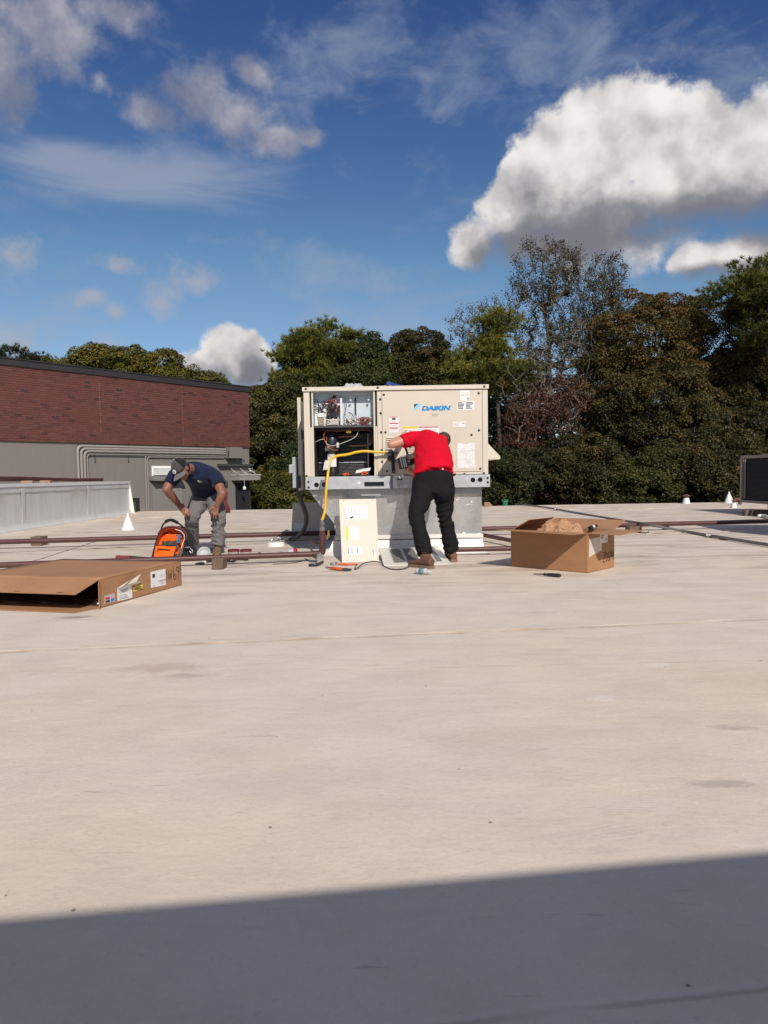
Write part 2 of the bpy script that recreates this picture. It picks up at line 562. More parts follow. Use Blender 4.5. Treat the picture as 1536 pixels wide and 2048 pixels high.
    stain(960, 1130, 0.8, 0.20, (0.42, 0.29, 0.22), 0.55, 5)
    stain(430, 1150, 0.7, 0.25, (0.36, 0.28, 0.22), 0.5, 8)
    stain(560, 1120, 0.6, 0.30, (0.36, 0.29, 0.23), 0.55, 6)
    stain(1300, 1090, 0.9, 0.18, (0.42, 0.30, 0.22), 0.45, 6)
    # lap seams: broken shadow line below and pale line above, painted into the colour
    def seam_shade(a, b, wd, amt):
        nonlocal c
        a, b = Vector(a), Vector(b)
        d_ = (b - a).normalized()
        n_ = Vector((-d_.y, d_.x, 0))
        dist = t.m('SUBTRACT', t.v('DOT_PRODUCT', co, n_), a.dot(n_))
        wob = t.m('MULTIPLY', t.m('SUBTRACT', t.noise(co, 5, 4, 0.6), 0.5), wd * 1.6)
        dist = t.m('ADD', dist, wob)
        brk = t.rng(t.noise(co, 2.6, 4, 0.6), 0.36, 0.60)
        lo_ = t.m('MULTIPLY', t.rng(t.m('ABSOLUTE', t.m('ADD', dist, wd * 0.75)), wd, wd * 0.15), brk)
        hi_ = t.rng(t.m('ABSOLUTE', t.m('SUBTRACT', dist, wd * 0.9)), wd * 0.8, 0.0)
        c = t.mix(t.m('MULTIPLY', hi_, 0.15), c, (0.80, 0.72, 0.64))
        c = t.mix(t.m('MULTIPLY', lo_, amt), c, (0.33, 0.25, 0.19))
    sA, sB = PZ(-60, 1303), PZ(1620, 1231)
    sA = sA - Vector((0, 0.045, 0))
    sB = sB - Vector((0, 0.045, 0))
    seam_shade(sA, sB, 0.028, 0.55)
    seam_shade(sA + Vector((0, 2.95, 0)), sB + Vector((0, 2.95, 0)), 0.05, 0.5)
    seam_shade(sA - Vector((0, 2.95, 0)), sB - Vector((0, 2.95, 0)), 0.010, 0.45)
    # boot prints and scrapes with a tread pattern
    def tread(px, py, rx, ry, rot, col, amt, sc_):
        nonlocal c
        p = PZ(px, py)
        lo = t.map(co, p, (0, 0, rad(rot)), (rx, ry, 1), 'TEXTURE')
        wv_ = t.n('ShaderNodeTexWave', wave_type='BANDS', bands_direction='DIAGONAL')
        t.put(wv_.inputs['Vector'], lo)
        wv_.inputs['Scale'].default_value = sc_
        wv_.inputs['Distortion'].default_value = 2.5
        wv_.inputs['Detail Scale'].default_value = 3
        msk = t.rng(t.m('ADD', t.v('LENGTH', lo), t.m('MULTIPLY', t.m('SUBTRACT', t.noise(co, 22, 4, 0.6), 0.5), 1.3)), 1.0, 0.7)
        c = t.mix(t.m('MULTIPLY', t.m('MULTIPLY', msk, t.rng(wv_.outputs[0], 0.45, 0.8)), amt), c, col)
    tread(1316, 1330, 0.075, 0.05, 10, (0.78, 0.71, 0.64), 0.5, 1.6)
    tread(1352, 1366, 0.06, 0.04, 10, (0.74, 0.67, 0.60), 0.5, 1.6)
    tread(1200, 1397, 0.07, 0.05, 5, (0.78, 0.72, 0.67), 0.7, 1.8)
    tread(1212, 1452, 0.09, 0.03, 5, (0.75, 0.68, 0.62), 0.5, 1.8)
    tread(1465, 1456, 0.10, 0.030, -8, (0.30, 0.26, 0.22), 0.55, 2.2)
    tread(1440, 1568, 0.12, 0.030, -4, (0.28, 0.24, 0.20), 0.6, 2.2)
    tread(1262, 1612, 0.11, 0.055, 20, (0.42, 0.36, 0.31), 0.25, 2.0)
    tread(1240, 1660, 0.06, 0.06, 60, (0.42, 0.38, 0.32), 0.25, 1.5)
    tread(150, 1234, 0.14, 0.06, 12, (0.24, 0.20, 0.17), 0.65, 2.0)
    tread(1085, 1225, 0.12, 0.05, 0, (0.30, 0.26, 0.22), 0.5, 2.0)
    tread(430, 1190, 0.25, 0.09, 10, (0.24, 0.19, 0.16), 0.45, 2.0)
    tread(760, 1165, 0.30, 0.10, -6, (0.26, 0.20, 0.17), 0.45, 2.4)
    # grit
    grit = t.noise(co, 240, 2, 0.6)
    c = t.mix(t.rng(grit, 0.60, 0.80, 0.0, 0.30), c, (0.24, 0.20, 0.17))
    c = t.mix(t.rng(grit, 0.40, 0.24, 0.0, 0.35), c, (0.76, 0.70, 0.63))
    # specks
    vs2 = t.n('ShaderNodeTexVoronoi')
    t.put(vs2.inputs['Vector'], co)
    vs2.inputs['Scale'].default_value = 5.0
    c = t.mix(t.m('MULTIPLY', t.rng(vs2.outputs[0], 0.035, 0.02), 0.7), c, (0.06, 0.05, 0.045))
    t.put(b.inputs['Base Color'], c)
    b.inputs['Roughness'].default_value = 0.75
    b.inputs['Specular IOR Level'].default_value = 0.25
    bp = t.n('ShaderNodeBump')
    bp.inputs['Distance'].default_value = 0.014
    bp.inputs['Strength'].default_value = 1.0
    wr = t.noise(t.map(co, rot=(0, 0, rad(-8)), scale=(0.8, 1.5, 1)), 2.2, 5, 0.5, 0.4)
    h = t.m('ADD', t.m('MULTIPLY', wr, 0.7), t.m('MULTIPLY', fine, 0.10))
    h = t.m('ADD', h, t.m('MULTIPLY', mid, 0.5))
    h = t.m('ADD', h, t.m('MULTIPLY', vm, 0.05))
    t.put(bp.inputs['Height'], h)
    t.put(b.inputs['Normal'], bp.outputs[0])
    return m
M_ROOF = roof_material()
M_WHITE_MEMB = mat('white_membrane', (0.72, 0.69, 0.64), 0.5, var=0.08, vscale=3, bump=0.004, bscale=12)
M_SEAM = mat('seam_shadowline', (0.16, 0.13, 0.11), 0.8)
rb = MB()
EDGE = 20.5
xs = [-7.0 + i * 1.0 for i in range(0, 48)]
ys = [-14 + i * (EDGE + 14) / 40 for i in range(41)]
vsr = [(x_, y_, 0.0) for y_ in ys for x_ in xs]
fsr = [(j * len(xs) + i, j * len(xs) + i + 1, (j + 1) * len(xs) + i + 1, (j + 1) * len(xs) + i) for j in range(len(ys) - 1) for i in range(len(xs) - 1)]
rb.add(vsr, fsr)
roof = rb.build('roof', M_ROOF)
tagp(roof, kind='structure')
# lap seams of the membrane: a raised welded lip with small fish-mouths
def seam(a, b, wd, ht, mouths, seed, m=M_ROOF):
    r = random.Random(seed)
    a, b = Vector(a), Vector(b)
    n = max(20, int((b - a).length * 14))
    d = (b - a).normalized()
    q = Vector((-d.y, d.x, 0))
    if q.y > 0:
        q = -q                                        # q points towards the camera
    vs_, fs = [], []
    mp = [r.random() for _ in range(mouths)]
    for i in range(n + 1):
        t = i / n
        p = a.lerp(b, t) + q * (0.006 * math.sin(t * 37 + seed) + 0.004 * math.sin(t * 91))
        bul = max([0] + [math.exp(-((t - c) * (b - a).length / 0.09) ** 2) for c in mp])
        hh = ht * (0.7 + 0.3 * math.sin(t * 53)) + bul * ht * 1.6
        for (o, z) in ((-0.5 * wd, 0.001), (-0.15 * wd, hh * 0.75), (0.32 * wd + bul * 0.012, hh), (0.5 * wd + bul * 0.022, hh * 0.92), (0.5 * wd + bul * 0.018, 0.0008)):
            v = p + q * o
            vs_.append((v.x, v.y, z))
    for i in range(n):
        for k_ in range(4):
            fs.append((i * 5 + k_, i * 5 + k_ + 1, i * 5 + k_ + 6, i * 5 + k_ + 5))
    mb = MB()
    mb.add(vs_, fs)
    return mb.build('membrane_seam', m, roof, smooth=True)
s0, s1 = PZ(-60, 1303), PZ(1620, 1231)
seam(s0, s1, 0.075, 0.0035, 9, 3)
seam(PZ(640, 1339), PZ(1560, 1318) + Vector((0, 0, 0)), 0.03, 0.0010, 0, 4)
seam(PZ(-40, 1107), PZ(330, 1092), 0.05, 0.006, 2, 5, M_SEAM)
seam(PZ(62, 1124), PZ(192, 1083), 0.02, 0.004, 0, 6, M_SEAM)
seam(PZ(455, 1134), PZ(625, 1118), 0.025, 0.004, 0, 7, M_SEAM)
seam(PZ(1290, 1068), PZ(1560, 1060), 0.06, 0.006, 2, 8)
seam(PZ(150, 1042), PZ(420, 1030), 0.1, 0.008, 2, 10)
seam(PZ(1000, 1022), PZ(1536, 1014), 0.1, 0.008, 2, 11)
seam(PZ(-40, 1180), PZ(1600, 1152), 0.02, 0.0025, 0, 12)
# metal edge strip on the far roof edge
e = MB()
for i in range(16):
    x0 = -7.0 + i * 3.0
    e.box((x0 + 0.004, EDGE - 0.10, -0.12), (x0 + 2.996, EDGE + 0.03, 0.004))
tagp(e.build('roof_edge_strip', M_ROOF, None), kind='structure')
# the storey under the roof, so the roof is not a floating sheet
M_GREYWALL = mat('grey_painted_wall', (0.185, 0.168, 0.150), 0.7, var=0.06, vscale=1.2, bump=0.003, bscale=20, streak=(6, 6, 0.6))
bw = MB()
bw.box((-7.0, -14, -5.5), (40, EDGE - 0.12, -0.05))
tagp(bw.build('building_base', M_GREYWALL), kind='structure')
# ground far below, out to the horizon
def ground_material():
    m = bpy.data.materials.new('woodland_ground')
    m.use_nodes = True
    t = NT(m.node_tree)
    b = m.node_tree.nodes['Principled BSDF']
    co = t.n('ShaderNodeTexCoord').outputs['Object']
    nz = t.noise(co, 0.25, 6, 0.65)
    t.put(b.inputs['Base Color'], t.ramp(nz, [(0.3, (0.03, 0.035, 0.016)), (0.55, (0.06, 0.055, 0.026)), (0.75, (0.085, 0.06, 0.035))]))
    b.inputs['Roughness'].default_value = 0.95
    return m
g = MB()
g.add([(-900, -300, -5.5), (900, -300, -5.5), (900, 1800, -5.5), (-900, 1800, -5.5)], [(0, 1, 2, 3)])
tagp(g.build('ground', ground_material()), kind='structure')

# ------------------------------------------------------------------ tall wall behind the camera whose shade lies on the foreground
M_BLOCK = mat('painted_block', (0.58, 0.55, 0.51), 0.8, var=0.08, vscale=4, bump=0.004, bscale=30)
sa, sb = PZ(0, 1838), PZ(1536, 1702)
sd = (sb - sa).normalized()
HW = 2.1
off = Vector((SUN.x, SUN.y, 0)) * (HW / SUN.z)
wa, wb = sa + off - sd * 7, sa + off + sd * 12
nb = Vector((sd.y, -sd.x, 0))
wl = MB()
pa, pb = wa, wb
wl.hexa([pa + nb * 3.5, pb + nb * 3.5, pb, pa, pa + nb * 3.5 + Vector((0, 0, HW)), pb + nb * 3.5 + Vector((0, 0, HW)), pb + Vector((0, 0, HW)), pa + Vector((0, 0, HW))])
wl.build('penthouse', M_BLOCK)
tagp(bpy.data.objects['penthouse'], 'grey block rooftop penthouse behind the viewpoint whose shade covers the near roof', 'penthouse')

# ------------------------------------------------------------------ brick building on the left
W0 = PY(498, 900, 26.0)
W0.z = 0
WD = Vector((-0.6, -0.8, 0))                           # along the wall, towards the camera
WN = Vector((0.8, -0.6, 0))                            # out of the wall
def WP(px, py, out=0.0):
    return PP(px, py, W0 + WN * out, WN)
def wc(s_, z, out=0.0):
    return W0 + WD * s_ + WN * out + Vector((0, 0, z))
BB, BT, WL = 1.99, 3.98, 12.6
M_MORTAR = mat('mortar', (0.24, 0.165, 0.145), 0.9, var=0.12, vscale=5)
def brick_mat(name, c):
    return mat(name, c, 0.85, var=0.08, vscale=5, bump=0.002, bscale=90)
M_BR = [brick_mat('brick_red', (0.120, 0.037, 0.029)), brick_mat('brick_mid', (0.112, 0.036, 0.029)), brick_mat('brick_warm', (0.130, 0.042, 0.035)),
        brick_mat('brick_dark', (0.060, 0.024, 0.023)), brick_mat('brick_plum', (0.092, 0.031, 0.029))]
M_COPING = mat('dark_coping', (0.028, 0.024, 0.028), 0.5, var=0.15, vscale=2)
bld = thing('brick_building', 'two tone building with red brick above grey painted wall and dark roof edge', 'building', W0)
def wbox(mb, s0_, s1_, z0, z1, o0, o1):
    p = [wc(s0_, z0, o0), wc(s0_, z0, o1), wc(s1_, z0, o1), wc(s1_, z0, o0)]
    q = [wc(s0_, z1, o0), wc(s0_, z1, o1), wc(s1_, z1, o1), wc(s1_, z1, o0)]
    return mb.hexa([p[3], p[2], p[1], p[0], q[3], q[2], q[1], q[0]])
mb = MB()
wbox(mb, 0, WL, -5.5, BB, -9, 0)
grey_wall = mb.build('wall', M_GREYWALL, bld)
mb = MB()
wbox(mb, 0.004, WL, BB + 0.002, BT, -9, 0.045)
brick_core = mb.build('brick_wall', M_MORTAR, bld)
mb = MB()
wbox(mb, -0.06, WL, BT + 0.002, BT + 0.17, -9.05, 0.10)
wbox(mb, -0.085, WL, BT + 0.17, BT + 0.20, -9.1, 0.125)
mb.build('coping', M_COPING, bld)
mb = MB()
for s_ in np.arange(2.9, WL, 2.95):
    wbox(mb, s_, s_ + 0.012, BB + 0.02, BT - 0.01, 0.04, 0.0572)
mb.build('expansion_joint', mat('joint_sealant', (0.22, 0.11, 0.085), 0.8), bld, kind='stuff')
rb_ = random.Random(11)
BLn, BHt, gap = 0.194, 0.0560, 0.0100
unit_me = []
for m_ in M_BR:
    b_ = MB()
    p = []
    for z_ in (0, BHt):
        for (s_, o_) in ((0, 0.0), (0, 0.012), (BLn, 0.012), (BLn, 0.0)):
            v = WD * s_ + WN * o_
            p.append((v.x, v.y, z_))
    b_.hexa(p[3::-1] + p[7:3:-1])
    unit_me.append(b_.mesh('brick', m_))
spots, halves = [], []
rows = int((BT - BB) / (BHt + gap))
for r_ in range(rows):
    z_ = BB + 0.006 + r_ * (BHt + gap)
    s_ = (BLn + gap) * (0.5 if r_ % 2 else 0.0) + 0.006
    if r_ % 2:
        halves.append((0.006, z_))
    while s_ + BLn < WL - 0.01:
        spots.append((s_, z_))
        s_ += BLn + gap
spots.sort(key=lambda a: -a[0])
vis = [a for a in spots if a[0] < 8.55]
ind = set(vis[:300])
rest = [MB() for _ in M_BR]
for (s_, z_) in spots:
    k_ = rb_.choices(range(5), (38, 28, 18, 3, 13))[0]
    pr = rb_.uniform(-0.003, 0.003)
    p0 = wc(s_, z_, 0.045 + pr)
    if (s_, z_) in ind:
        o = inst('brick', unit_me[k_], brick_core, p0)
    else:
        q = []
        for dz in (0, BHt):
            for (a_, o_) in ((0, 0.0), (0, 0.012), (BLn, 0.012), (BLn, 0.0)):
                q.append(p0 + WD * a_ + WN * o_ + Vector((0, 0, dz)))
        rest[k_].hexa(q[3::-1] + q[7:3:-1])
for (s_, z_) in halves:
    p0 = wc(s_, z_, 0.045)
    q = [p0 + WD * a_ + WN * o_ + Vector((0, 0, dz)) for dz in (0, BHt) for (a_, o_) in ((0, 0.0), (0, 0.012), (BLn / 2 - 0.006, 0.012), (BLn / 2 - 0.006, 0.0))]
    rest[rb_.randrange(3)].hexa(q[3::-1] + q[7:3:-1])
allv = MB()
me = bpy.data.meshes.new('brick_courses')
mi = []
for k_, r_ in enumerate(rest):
    allv.add(r_.v, r_.f)
    mi += [k_] * len(r_.f)
o_ = org(brick_core)
me.from_pydata([(v[0] - o_.x, v[1] - o_.y, v[2] - o_.z) for v in allv.v], [], allv.f)
for m_ in M_BR:
    me.materials.append(m_)
me.polygons.foreach_set('material_index', mi)
bo = bpy.data.objects.new('brick_courses', me)
COL.objects.link(bo)
bo.parent = brick_core
bo['kind'] = 'stuff'
# conduits along the wall
M_PIPEGREY = mat('painted_conduit', (0.27, 0.245, 0.225), 0.5, var=0.06)
M_DARK = mat('dark_opening', (0.012, 0.012, 0.015), 0.7)
def corner_path(pts, r=0.09, n=5):
    out = [Vector(pts[0])]
    for i in range(1, len(pts) - 1):
        p, a, b = Vector(pts[i]), Vector(pts[i - 1]), Vector(pts[i + 1])
        u, v = (a - p).normalized(), (b - p).normalized()
        rr = min(r, (a - p).length * 0.48, (b - p).length * 0.48)
        for k_ in range(n + 1):
            t = k_ / n
            out.append((p + u * rr) * (1 - t) ** 2 + p * 2 * t * (1 - t) + (p + v * rr) * t * t)
    return out + [Vector(pts[-1])]
for (yh, xv, r_) in ((891.5, 155, 0.040), (897, 162, 0.040), (902.3, 168.5, 0.038), (908.2, 174.5, 0.018)):
    a, b, c = WP(450, yh + 4, 0.07), WP(xv, yh, 0.07), WP(xv, 985, 0.07)
    a.z = b.z
    c.x, c.y = b.x, b.y
    MB().tube(corner_path([a, b, c], 0.17 if r_ > 0.02 else 0.1, 6), r_, 10).build('conduit', M_PIPEGREY, bld, smooth=True)
for (yh, xv, r_) in ((911.5, 290.5, 0.016), (914.0, 294.5, 0.016)):
    a, b, c = WP(448, yh + 1.5, 0.05), WP(xv, yh, 0.05), WP(xv, 1030, 0.05)
    a.z = b.z
    c.x, c.y = b.x, b.y
    MB().tube(corner_path([a, b, c], 0.08, 5), r_, 8).build('conduit', M_PIPEGREY, bld, smooth=True)
for xh in (190, 257, 340, 427):
    hb = MB()
    a, b = WP(xh, 889, 0.01), WP(xh, 912 if xh != 190 and xh != 257 else 924, 0.01)
    hb.tube([a, b], 0.010, 5)
    hb.ell(b, 0.02, 0.02, 0.02, 6, 4)
    hb.build('pipe_hanger', M_DARK if xh != 427 else M_PIPEGREY, bld)
jb = MB()
p0, p1 = WP(449, 917, 0.0), WP(473, 894, 0.0)
s_of = lambda p: (Vector((p.x, p.y, 0)) - W0).dot(WD)
wbox(jb, s_of(p1), s_of(p0), p0.z, p1.z - 0.03, 0.003, 0.32)
jbo = jb.build('junction_box', M_GREYWALL, bld, bevel=0.01)
hd = MB()
q = WP(457, 905, 0.33)
wbox(hd, s_of(q) - 0.012, s_of(q) + 0.012, q.z - 0.07, q.z + 0.07, 0.32, 0.335)
hd.build('latch', M_DARK, jbo)
cb = MB()
cb.tube(spline([WP(472, 911, 0.28), WP(477, 917, 0.2), WP(484, 919, 0.1), WP(489, 921, 0.04)], 5), 0.014, 6)
cb.build('cable', M_DARK, bld)
# white louvred vent with sloped hood sill
M_WHITEPAINT = mat('white_paint', (0.78, 0.77, 0.74), 0.45, var=0.05)
a, b = WP(303, 951.5, 0), WP(352, 932, 0)
vt = MB()
wbox(vt, s_of(b), s_of(a), a.z, b.z, 0.003, 0.05)
vent = vt.build('wall_vent', M_WHITEPAINT, bld, bevel=0.008)
for i in range(4):
    lv = MB()
    z0 = a.z + 0.03 + i * (b.z - a.z - 0.05) / 4
    s0_, s1_ = s_of(b) + 0.03, s_of(a) - 0.03
    lv.hexa([wc(s0_, z0, 0.052), wc(s1_, z0, 0.052), wc(s1_, z0, 0.10), wc(s0_, z0, 0.10), wc(s0_, z0 + 0.05, 0.052), wc(s1_, z0 + 0.05, 0.052), wc(s1_, z0 + 0.012, 0.10), wc(s0_, z0 + 0.012, 0.10)])
    lv.build('louvre', M_WHITEPAINT, vent)
a, b = WP(298, 962, 0), WP(356, 953, 0)
hd = MB()
s0_, s1_ = s_of(b) - 0.05, s_of(a)
hd.hexa([wc(s0_, a.z + 0.02, 0.003), wc(s1_, a.z + 0.02, 0.003), wc(s1_, a.z, 0.3), wc(s0_, a.z, 0.3), wc(s0_, b.z + 0.04, 0.003), wc(s1_, b.z + 0.04, 0.003), wc(s1_, a.z + 0.05, 0.3), wc(s0_, a.z + 0.05, 0.3)])
hd.build('door_hood', M_GREYWALL, bld)
# grey flush door below the hood and small dark doorway by the parapet
M_DOORGREY = mat('door_grey', (0.225, 0.205, 0.185), 0.5, var=0.04)
a, b = WP(306, 1040, 0), WP(362, 965.5, 0)
dr = MB()
wbox(dr, s_of(b), s_of(a), a.z, b.z, 0.003, 0.03)
dr.build('door', M_DOORGREY, bld, bevel=0.004)
a, b = WP(260, 1040, 0), WP(278.5, 995.5, 0)
dd = MB()
wbox(dd, s_of(b), s_of(a), a.z, b.z, 0.003, 0.012)
dw = dd.build('doorway', M_DARK, bld, label='small dark doorway beside the low white parapet')
dl = MB()
wbox(dl, s_of(b) + 0.16, s_of(a) - 0.02, a.z, b.z - 0.12, 0.014, 0.03)
dl.build('door_leaf', mat('door_olive', (0.07, 0.065, 0.055), 0.5), dw)
# dark ledge, canopy with tie rods, dark doorway panel with painted canopy shade and lantern at the far end
a, b = WP(434, 932.5, 0), WP(499, 926.5, 0)
lg = MB()
wbox(lg, -0.06, s_of(a), a.z, b.z - 0.03, 0.003, 0.16)
lg.build('ledge', mat('ledge_grey', (0.05, 0.048, 0.046), 0.6), bld)
a, b = WP(461, 962, 0), WP(461, 951.5, 0)
cp = MB()
sc0 = s_of(WP(462, 955, 0))
wbox(cp, -0.12, sc0, a.z + 0.02, b.z, 0.003, 0.42)
canopy = cp.build('canopy', M_PIPEGREY, bld)
cp2 = MB()
wbox(cp2, -0.14, sc0 + 0.02, b.z + 0.002, b.z + 0.045, 0.003, 0.44)
cp2.build('canopy_edge', mat('canopy_edge_pale', (0.42, 0.39, 0.36), 0.4), canopy)
for xr in (459.5, 478, 495):
    st_ = WP(xr, 935.5, 0.02)
    en = wc(s_of(st_) - 0.02, b.z + 0.05, 0.41)
    MB().tube([st_, en], 0.012, 6).build('tie_rod', mat('rod_pale', (0.45, 0.42, 0.40), 0.4) if xr == 459.5 else bpy.data.materials['rod_pale'], canopy)
a, b = WP(463, 1045, 0), WP(490, 965, 0)
rc = MB()
wbox(rc, 0.02, s_of(WP(471, 1000, 0)), -1.5, b.z, 0.003, 0.012)
rc.build('doorway', M_DARK, bld, label='dark doorway with painted shade under the canopy')
ln = MB()
pl = PY(489, 976, 25.2)
ln.tube([pl + Vector((0, 0, 0.30)), pl + Vector((0, 0, 0.06))], 0.006, 5)
ln.lathe(pl - Vector((0, 0, 0.07)), [(0.01, 0), (0.055, 0.02), (0.055, 0.09), (0.02, 0.14), (0.01, 0.15)], 10)
ln.build('hanging_lamp', mat('lamp_glass', (0.62, 0.60, 0.52), 0.3), canopy, smooth=True)
sc_ = MB()
pl = WP(452, 966, 0.07)
sc_.lathe(pl - Vector((0, 0, 0.1)), [(0.03, 0), (0.06, 0.04), (0.07, 0.15), (0.02, 0.2)], 10)
sc_.build('wall_lantern', mat('lantern_brown', (0.09, 0.075, 0.06), 0.5), bld, smooth=True)
fl = MB()
pl = wc(-0.10, 3.55, -0.3)
fl.obox(pl, (0.10, 0, 0), (0, 0.08, 0), (0, 0, 0.10))
fl.build('flood_light', mat('flood_light_grey', (0.35, 0.35, 0.36), 0.4), bld, bevel=0.015)

# ------------------------------------------------------------------ low white parapet on the left
M_PARA = mat('parapet_membrane', (0.58, 0.575, 0.56), 0.42, var=0.08, vscale=1.6, bump=0.012, bscale=2.2, streak=(1, 1.6, 0.5))
par = thing('parapet', 'low parapet wrapped in wrinkled white roof membrane along the left roof side', 'parapet', (-6.9, 13, 0))
PX = -6.88
PE = PZ(261, 1027).y
ZT = 0.845
mb = MB()
n = 150
rr = random.Random(5)
sect = []
for i in range(n + 1):
    y_ = -13 + (PE + 13) * i / n
    w1, w2, w3 = (rr.uniform(-0.008, 0.008) for _ in range(3))
    sect.append([(PX + 0.10, y_, 0.004), (PX + 0.045, y_, 0.05 + w1), (PX + 0.012 + w2, y_, 0.13), (PX + w3 * 0.7, y_, 0.45), (PX + w1 * 0.6, y_, 0.70), (PX + 0.018, y_, 0.72), (PX + 0.012, y_, ZT + w2 * .5), (PX - 0.32, y_, ZT + 0.015), (PX - 0.34, y_, -0.4)])
k_ = len(sect[0])
mb.add([p for s_ in sect for p in s_], [(i * k_ + j, i * k_ + j + 1, (i + 1) * k_ + j + 1, (i + 1) * k_ + j) for i in range(n) for j in range(k_ - 1)] + [tuple(n * k_ + j for j in range(k_))])
mb.build('parapet_wall', M_PARA, par, smooth=True)
for px_ in (45, 176):
    q = PP(px_, 1000, (PX, 0, 0), Vector((1, 0, 0)))
    mb = MB()
    mb.sheet((PX + 0.014, q.y - 0.06, 0.03), (PX + 0.014, q.y + 0.06, 0.03), (PX + 0.020, q.y + 0.06, ZT - 0.04), (PX + 0.020, q.y - 0.06, ZT - 0.04), 0.004)
    mb.build('membrane_strip', M_PARA, par)
cap = MB()
cap.box((PX - 0.335, -13, ZT + 0.016), (PX + 0.03, PE + 0.03, ZT + 0.030))
cap.box((PX + 0.012, -13, ZT - 0.03), (PX + 0.03, PE + 0.03, ZT + 0.0155))
cap.build('parapet_cap', mat('parapet_cap_white', (0.74, 0.73, 0.72), 0.35, var=0.06, vscale=3), par)
fl = MB()
fl.hexa([(PX - 0.3, PE + 0.002, 0), (PX + 0.13, PE + 0.002, 0), (PX + 0.06, PE + 0.10, 0), (PX - 0.3, PE + 0.12, 0), (PX - 0.3, PE + 0.002, ZT), (PX + 0.012, PE + 0.002, ZT + 0.01), (PX + 0.012, PE + 0.05, ZT + 0.01), (PX - 0.3, PE + 0.06, ZT)])
fl.build('end_flashing', M_WHITE_MEMB, par)
# brown pipe on blocks beyond the parapet
M_BROWNPIPE = mat('oxide_pipe', (0.085, 0.030, 0.026), 0.5, var=0.25, vscale=10, bump=0.001)
M_WOOD = mat('weathered_wood', (0.15, 0.10, 0.07), 0.85, var=0.4, vscale=9, bump=0.004, bscale=30, streak=(9, 1, 1))
bp_ = thing('gas_pipe', 'dark red pipe on blocks just beyond the white parapet', 'pipe', (-9, 16, 0.8))
xo = -8.3
mb = MB()
mb.tube([(-9.6, 12.0, 1.00), (-9.3, 15.0, 1.01), (-8.7, 17.2, 0.99), (-8.2, 19.3, 0.93), (-8.0, 20.5, 0.93)], 0.045, 10)
mb.tube([(-9.5, 13.5, 0.98), (-8.4, 18.6, 0.93)], 0.03, 8)
mb.build('pipe', M_BROWNPIPE, bp_, smooth=True)
for (px_, yy) in ((56, 15.6), (92, 16.6)):
    q = PY(px_, 965, yy)
    mb = MB()
    mb.box((q.x - 0.12, yy - 0.05, -0.1), (q.x + 0.12, yy + 0.05, 0.93))
    mb.build('wood_block', mat('tan_block', (0.35, 0.22, 0.15), 0.8) if px_ == 56 else bpy.data.materials['tan_block'], bp_)
nr = MB()
nr.box((-16, -13, -0.6), (PX - 0.36, 23, -0.1))
tagp(nr.build('neighbour_roof', M_ROOF), kind='structure')
# ================================================================== ROOFTOP UNIT
YF = 8.25
UD = 1.95
def ux(px):
    return PY(px, 870, YF).x
def uz(py):
    return PY(790, py, YF).z
M_BEIGE = mat('beige_enamel', (0.60, 0.535, 0.445), 0.38, var=0.03, vscale=2.5)
M_BEIGE2 = mat('beige_enamel_panel', (0.588, 0.522, 0.432), 0.40, var=0.03, vscale=2.5)
M_GALV = mat('galvanised', (0.52, 0.54, 0.56), 0.42, metal=0.55, var=0.10, vscale=14)
M_BLACKGAP = mat('black_inside', (0.012, 0.011, 0.011), 0.8)
M_SCREW = mat('dark_screw', (0.025, 0.025, 0.022), 0.5)
M_STICK = mat('sticker_white', (0.72, 0.71, 0.71), 0.45, var=0.02)
M_INK = mat('ink_black', (0.03, 0.03, 0.035), 0.6)
M_GREYINK = mat('ink_grey', (0.36, 0.36, 0.38), 0.6)
M_RED = mat('ink_red', (0.45, 0.02, 0.04), 0.5)
M_YEL = mat('ink_yellow', (0.75, 0.55, 0.04), 0.5)
M_PINK = mat('ink_pink', (0.60, 0.40, 0.44), 0.5)
M_BLUE = mat('logo_blue', (0.0, 0.22, 0.55), 0.45, var=0.02)
M_LBLUE = mat('logo_light_blue', (0.16, 0.55, 0.80), 0.45, var=0.02)
M_COPPER = mat('copper', (0.42, 0.19, 0.11), 0.35, metal=0.7)
M_BLACK = mat('black_paint', (0.018, 0.018, 0.020), 0.35, var=0.1)
M_IVORY = mat('white_plastic', (0.66, 0.66, 0.64), 0.45, var=0.04)
M_PCB = mat('circuit_parts', (0.30, 0.32, 0.33), 0.5, var=0.25, vscale=40)
M_WIRE_B = mat('wire_black', (0.015, 0.015, 0.018), 0.45)
M_WIRE_R = mat('wire_red', (0.22, 0.03, 0.035), 0.45)
M_WIRE_W = mat('wire_white', (0.55, 0.52, 0.48), 0.5)
M_WIRE_P = mat('wire_brown', (0.16, 0.07, 0.06), 0.45)
M_ORNG = mat('orange_grip', (0.62, 0.11, 0.02), 0.45)
M_INBACK = mat('compartment_steel', (0.52, 0.58, 0.63), 0.40, metal=0.10, var=0.05, vscale=3)
unit = thing('rooftop_unit', 'large beige packaged rooftop air conditioning unit with open service compartment and blue logo', 'air conditioner', ((ux(609) + ux(976)) / 2, YF + UD / 2, uz(976)))
xL, xR, zT, zB, zR = ux(608.5), ux(976), uz(773), uz(951), uz(976)
YB = YF + UD
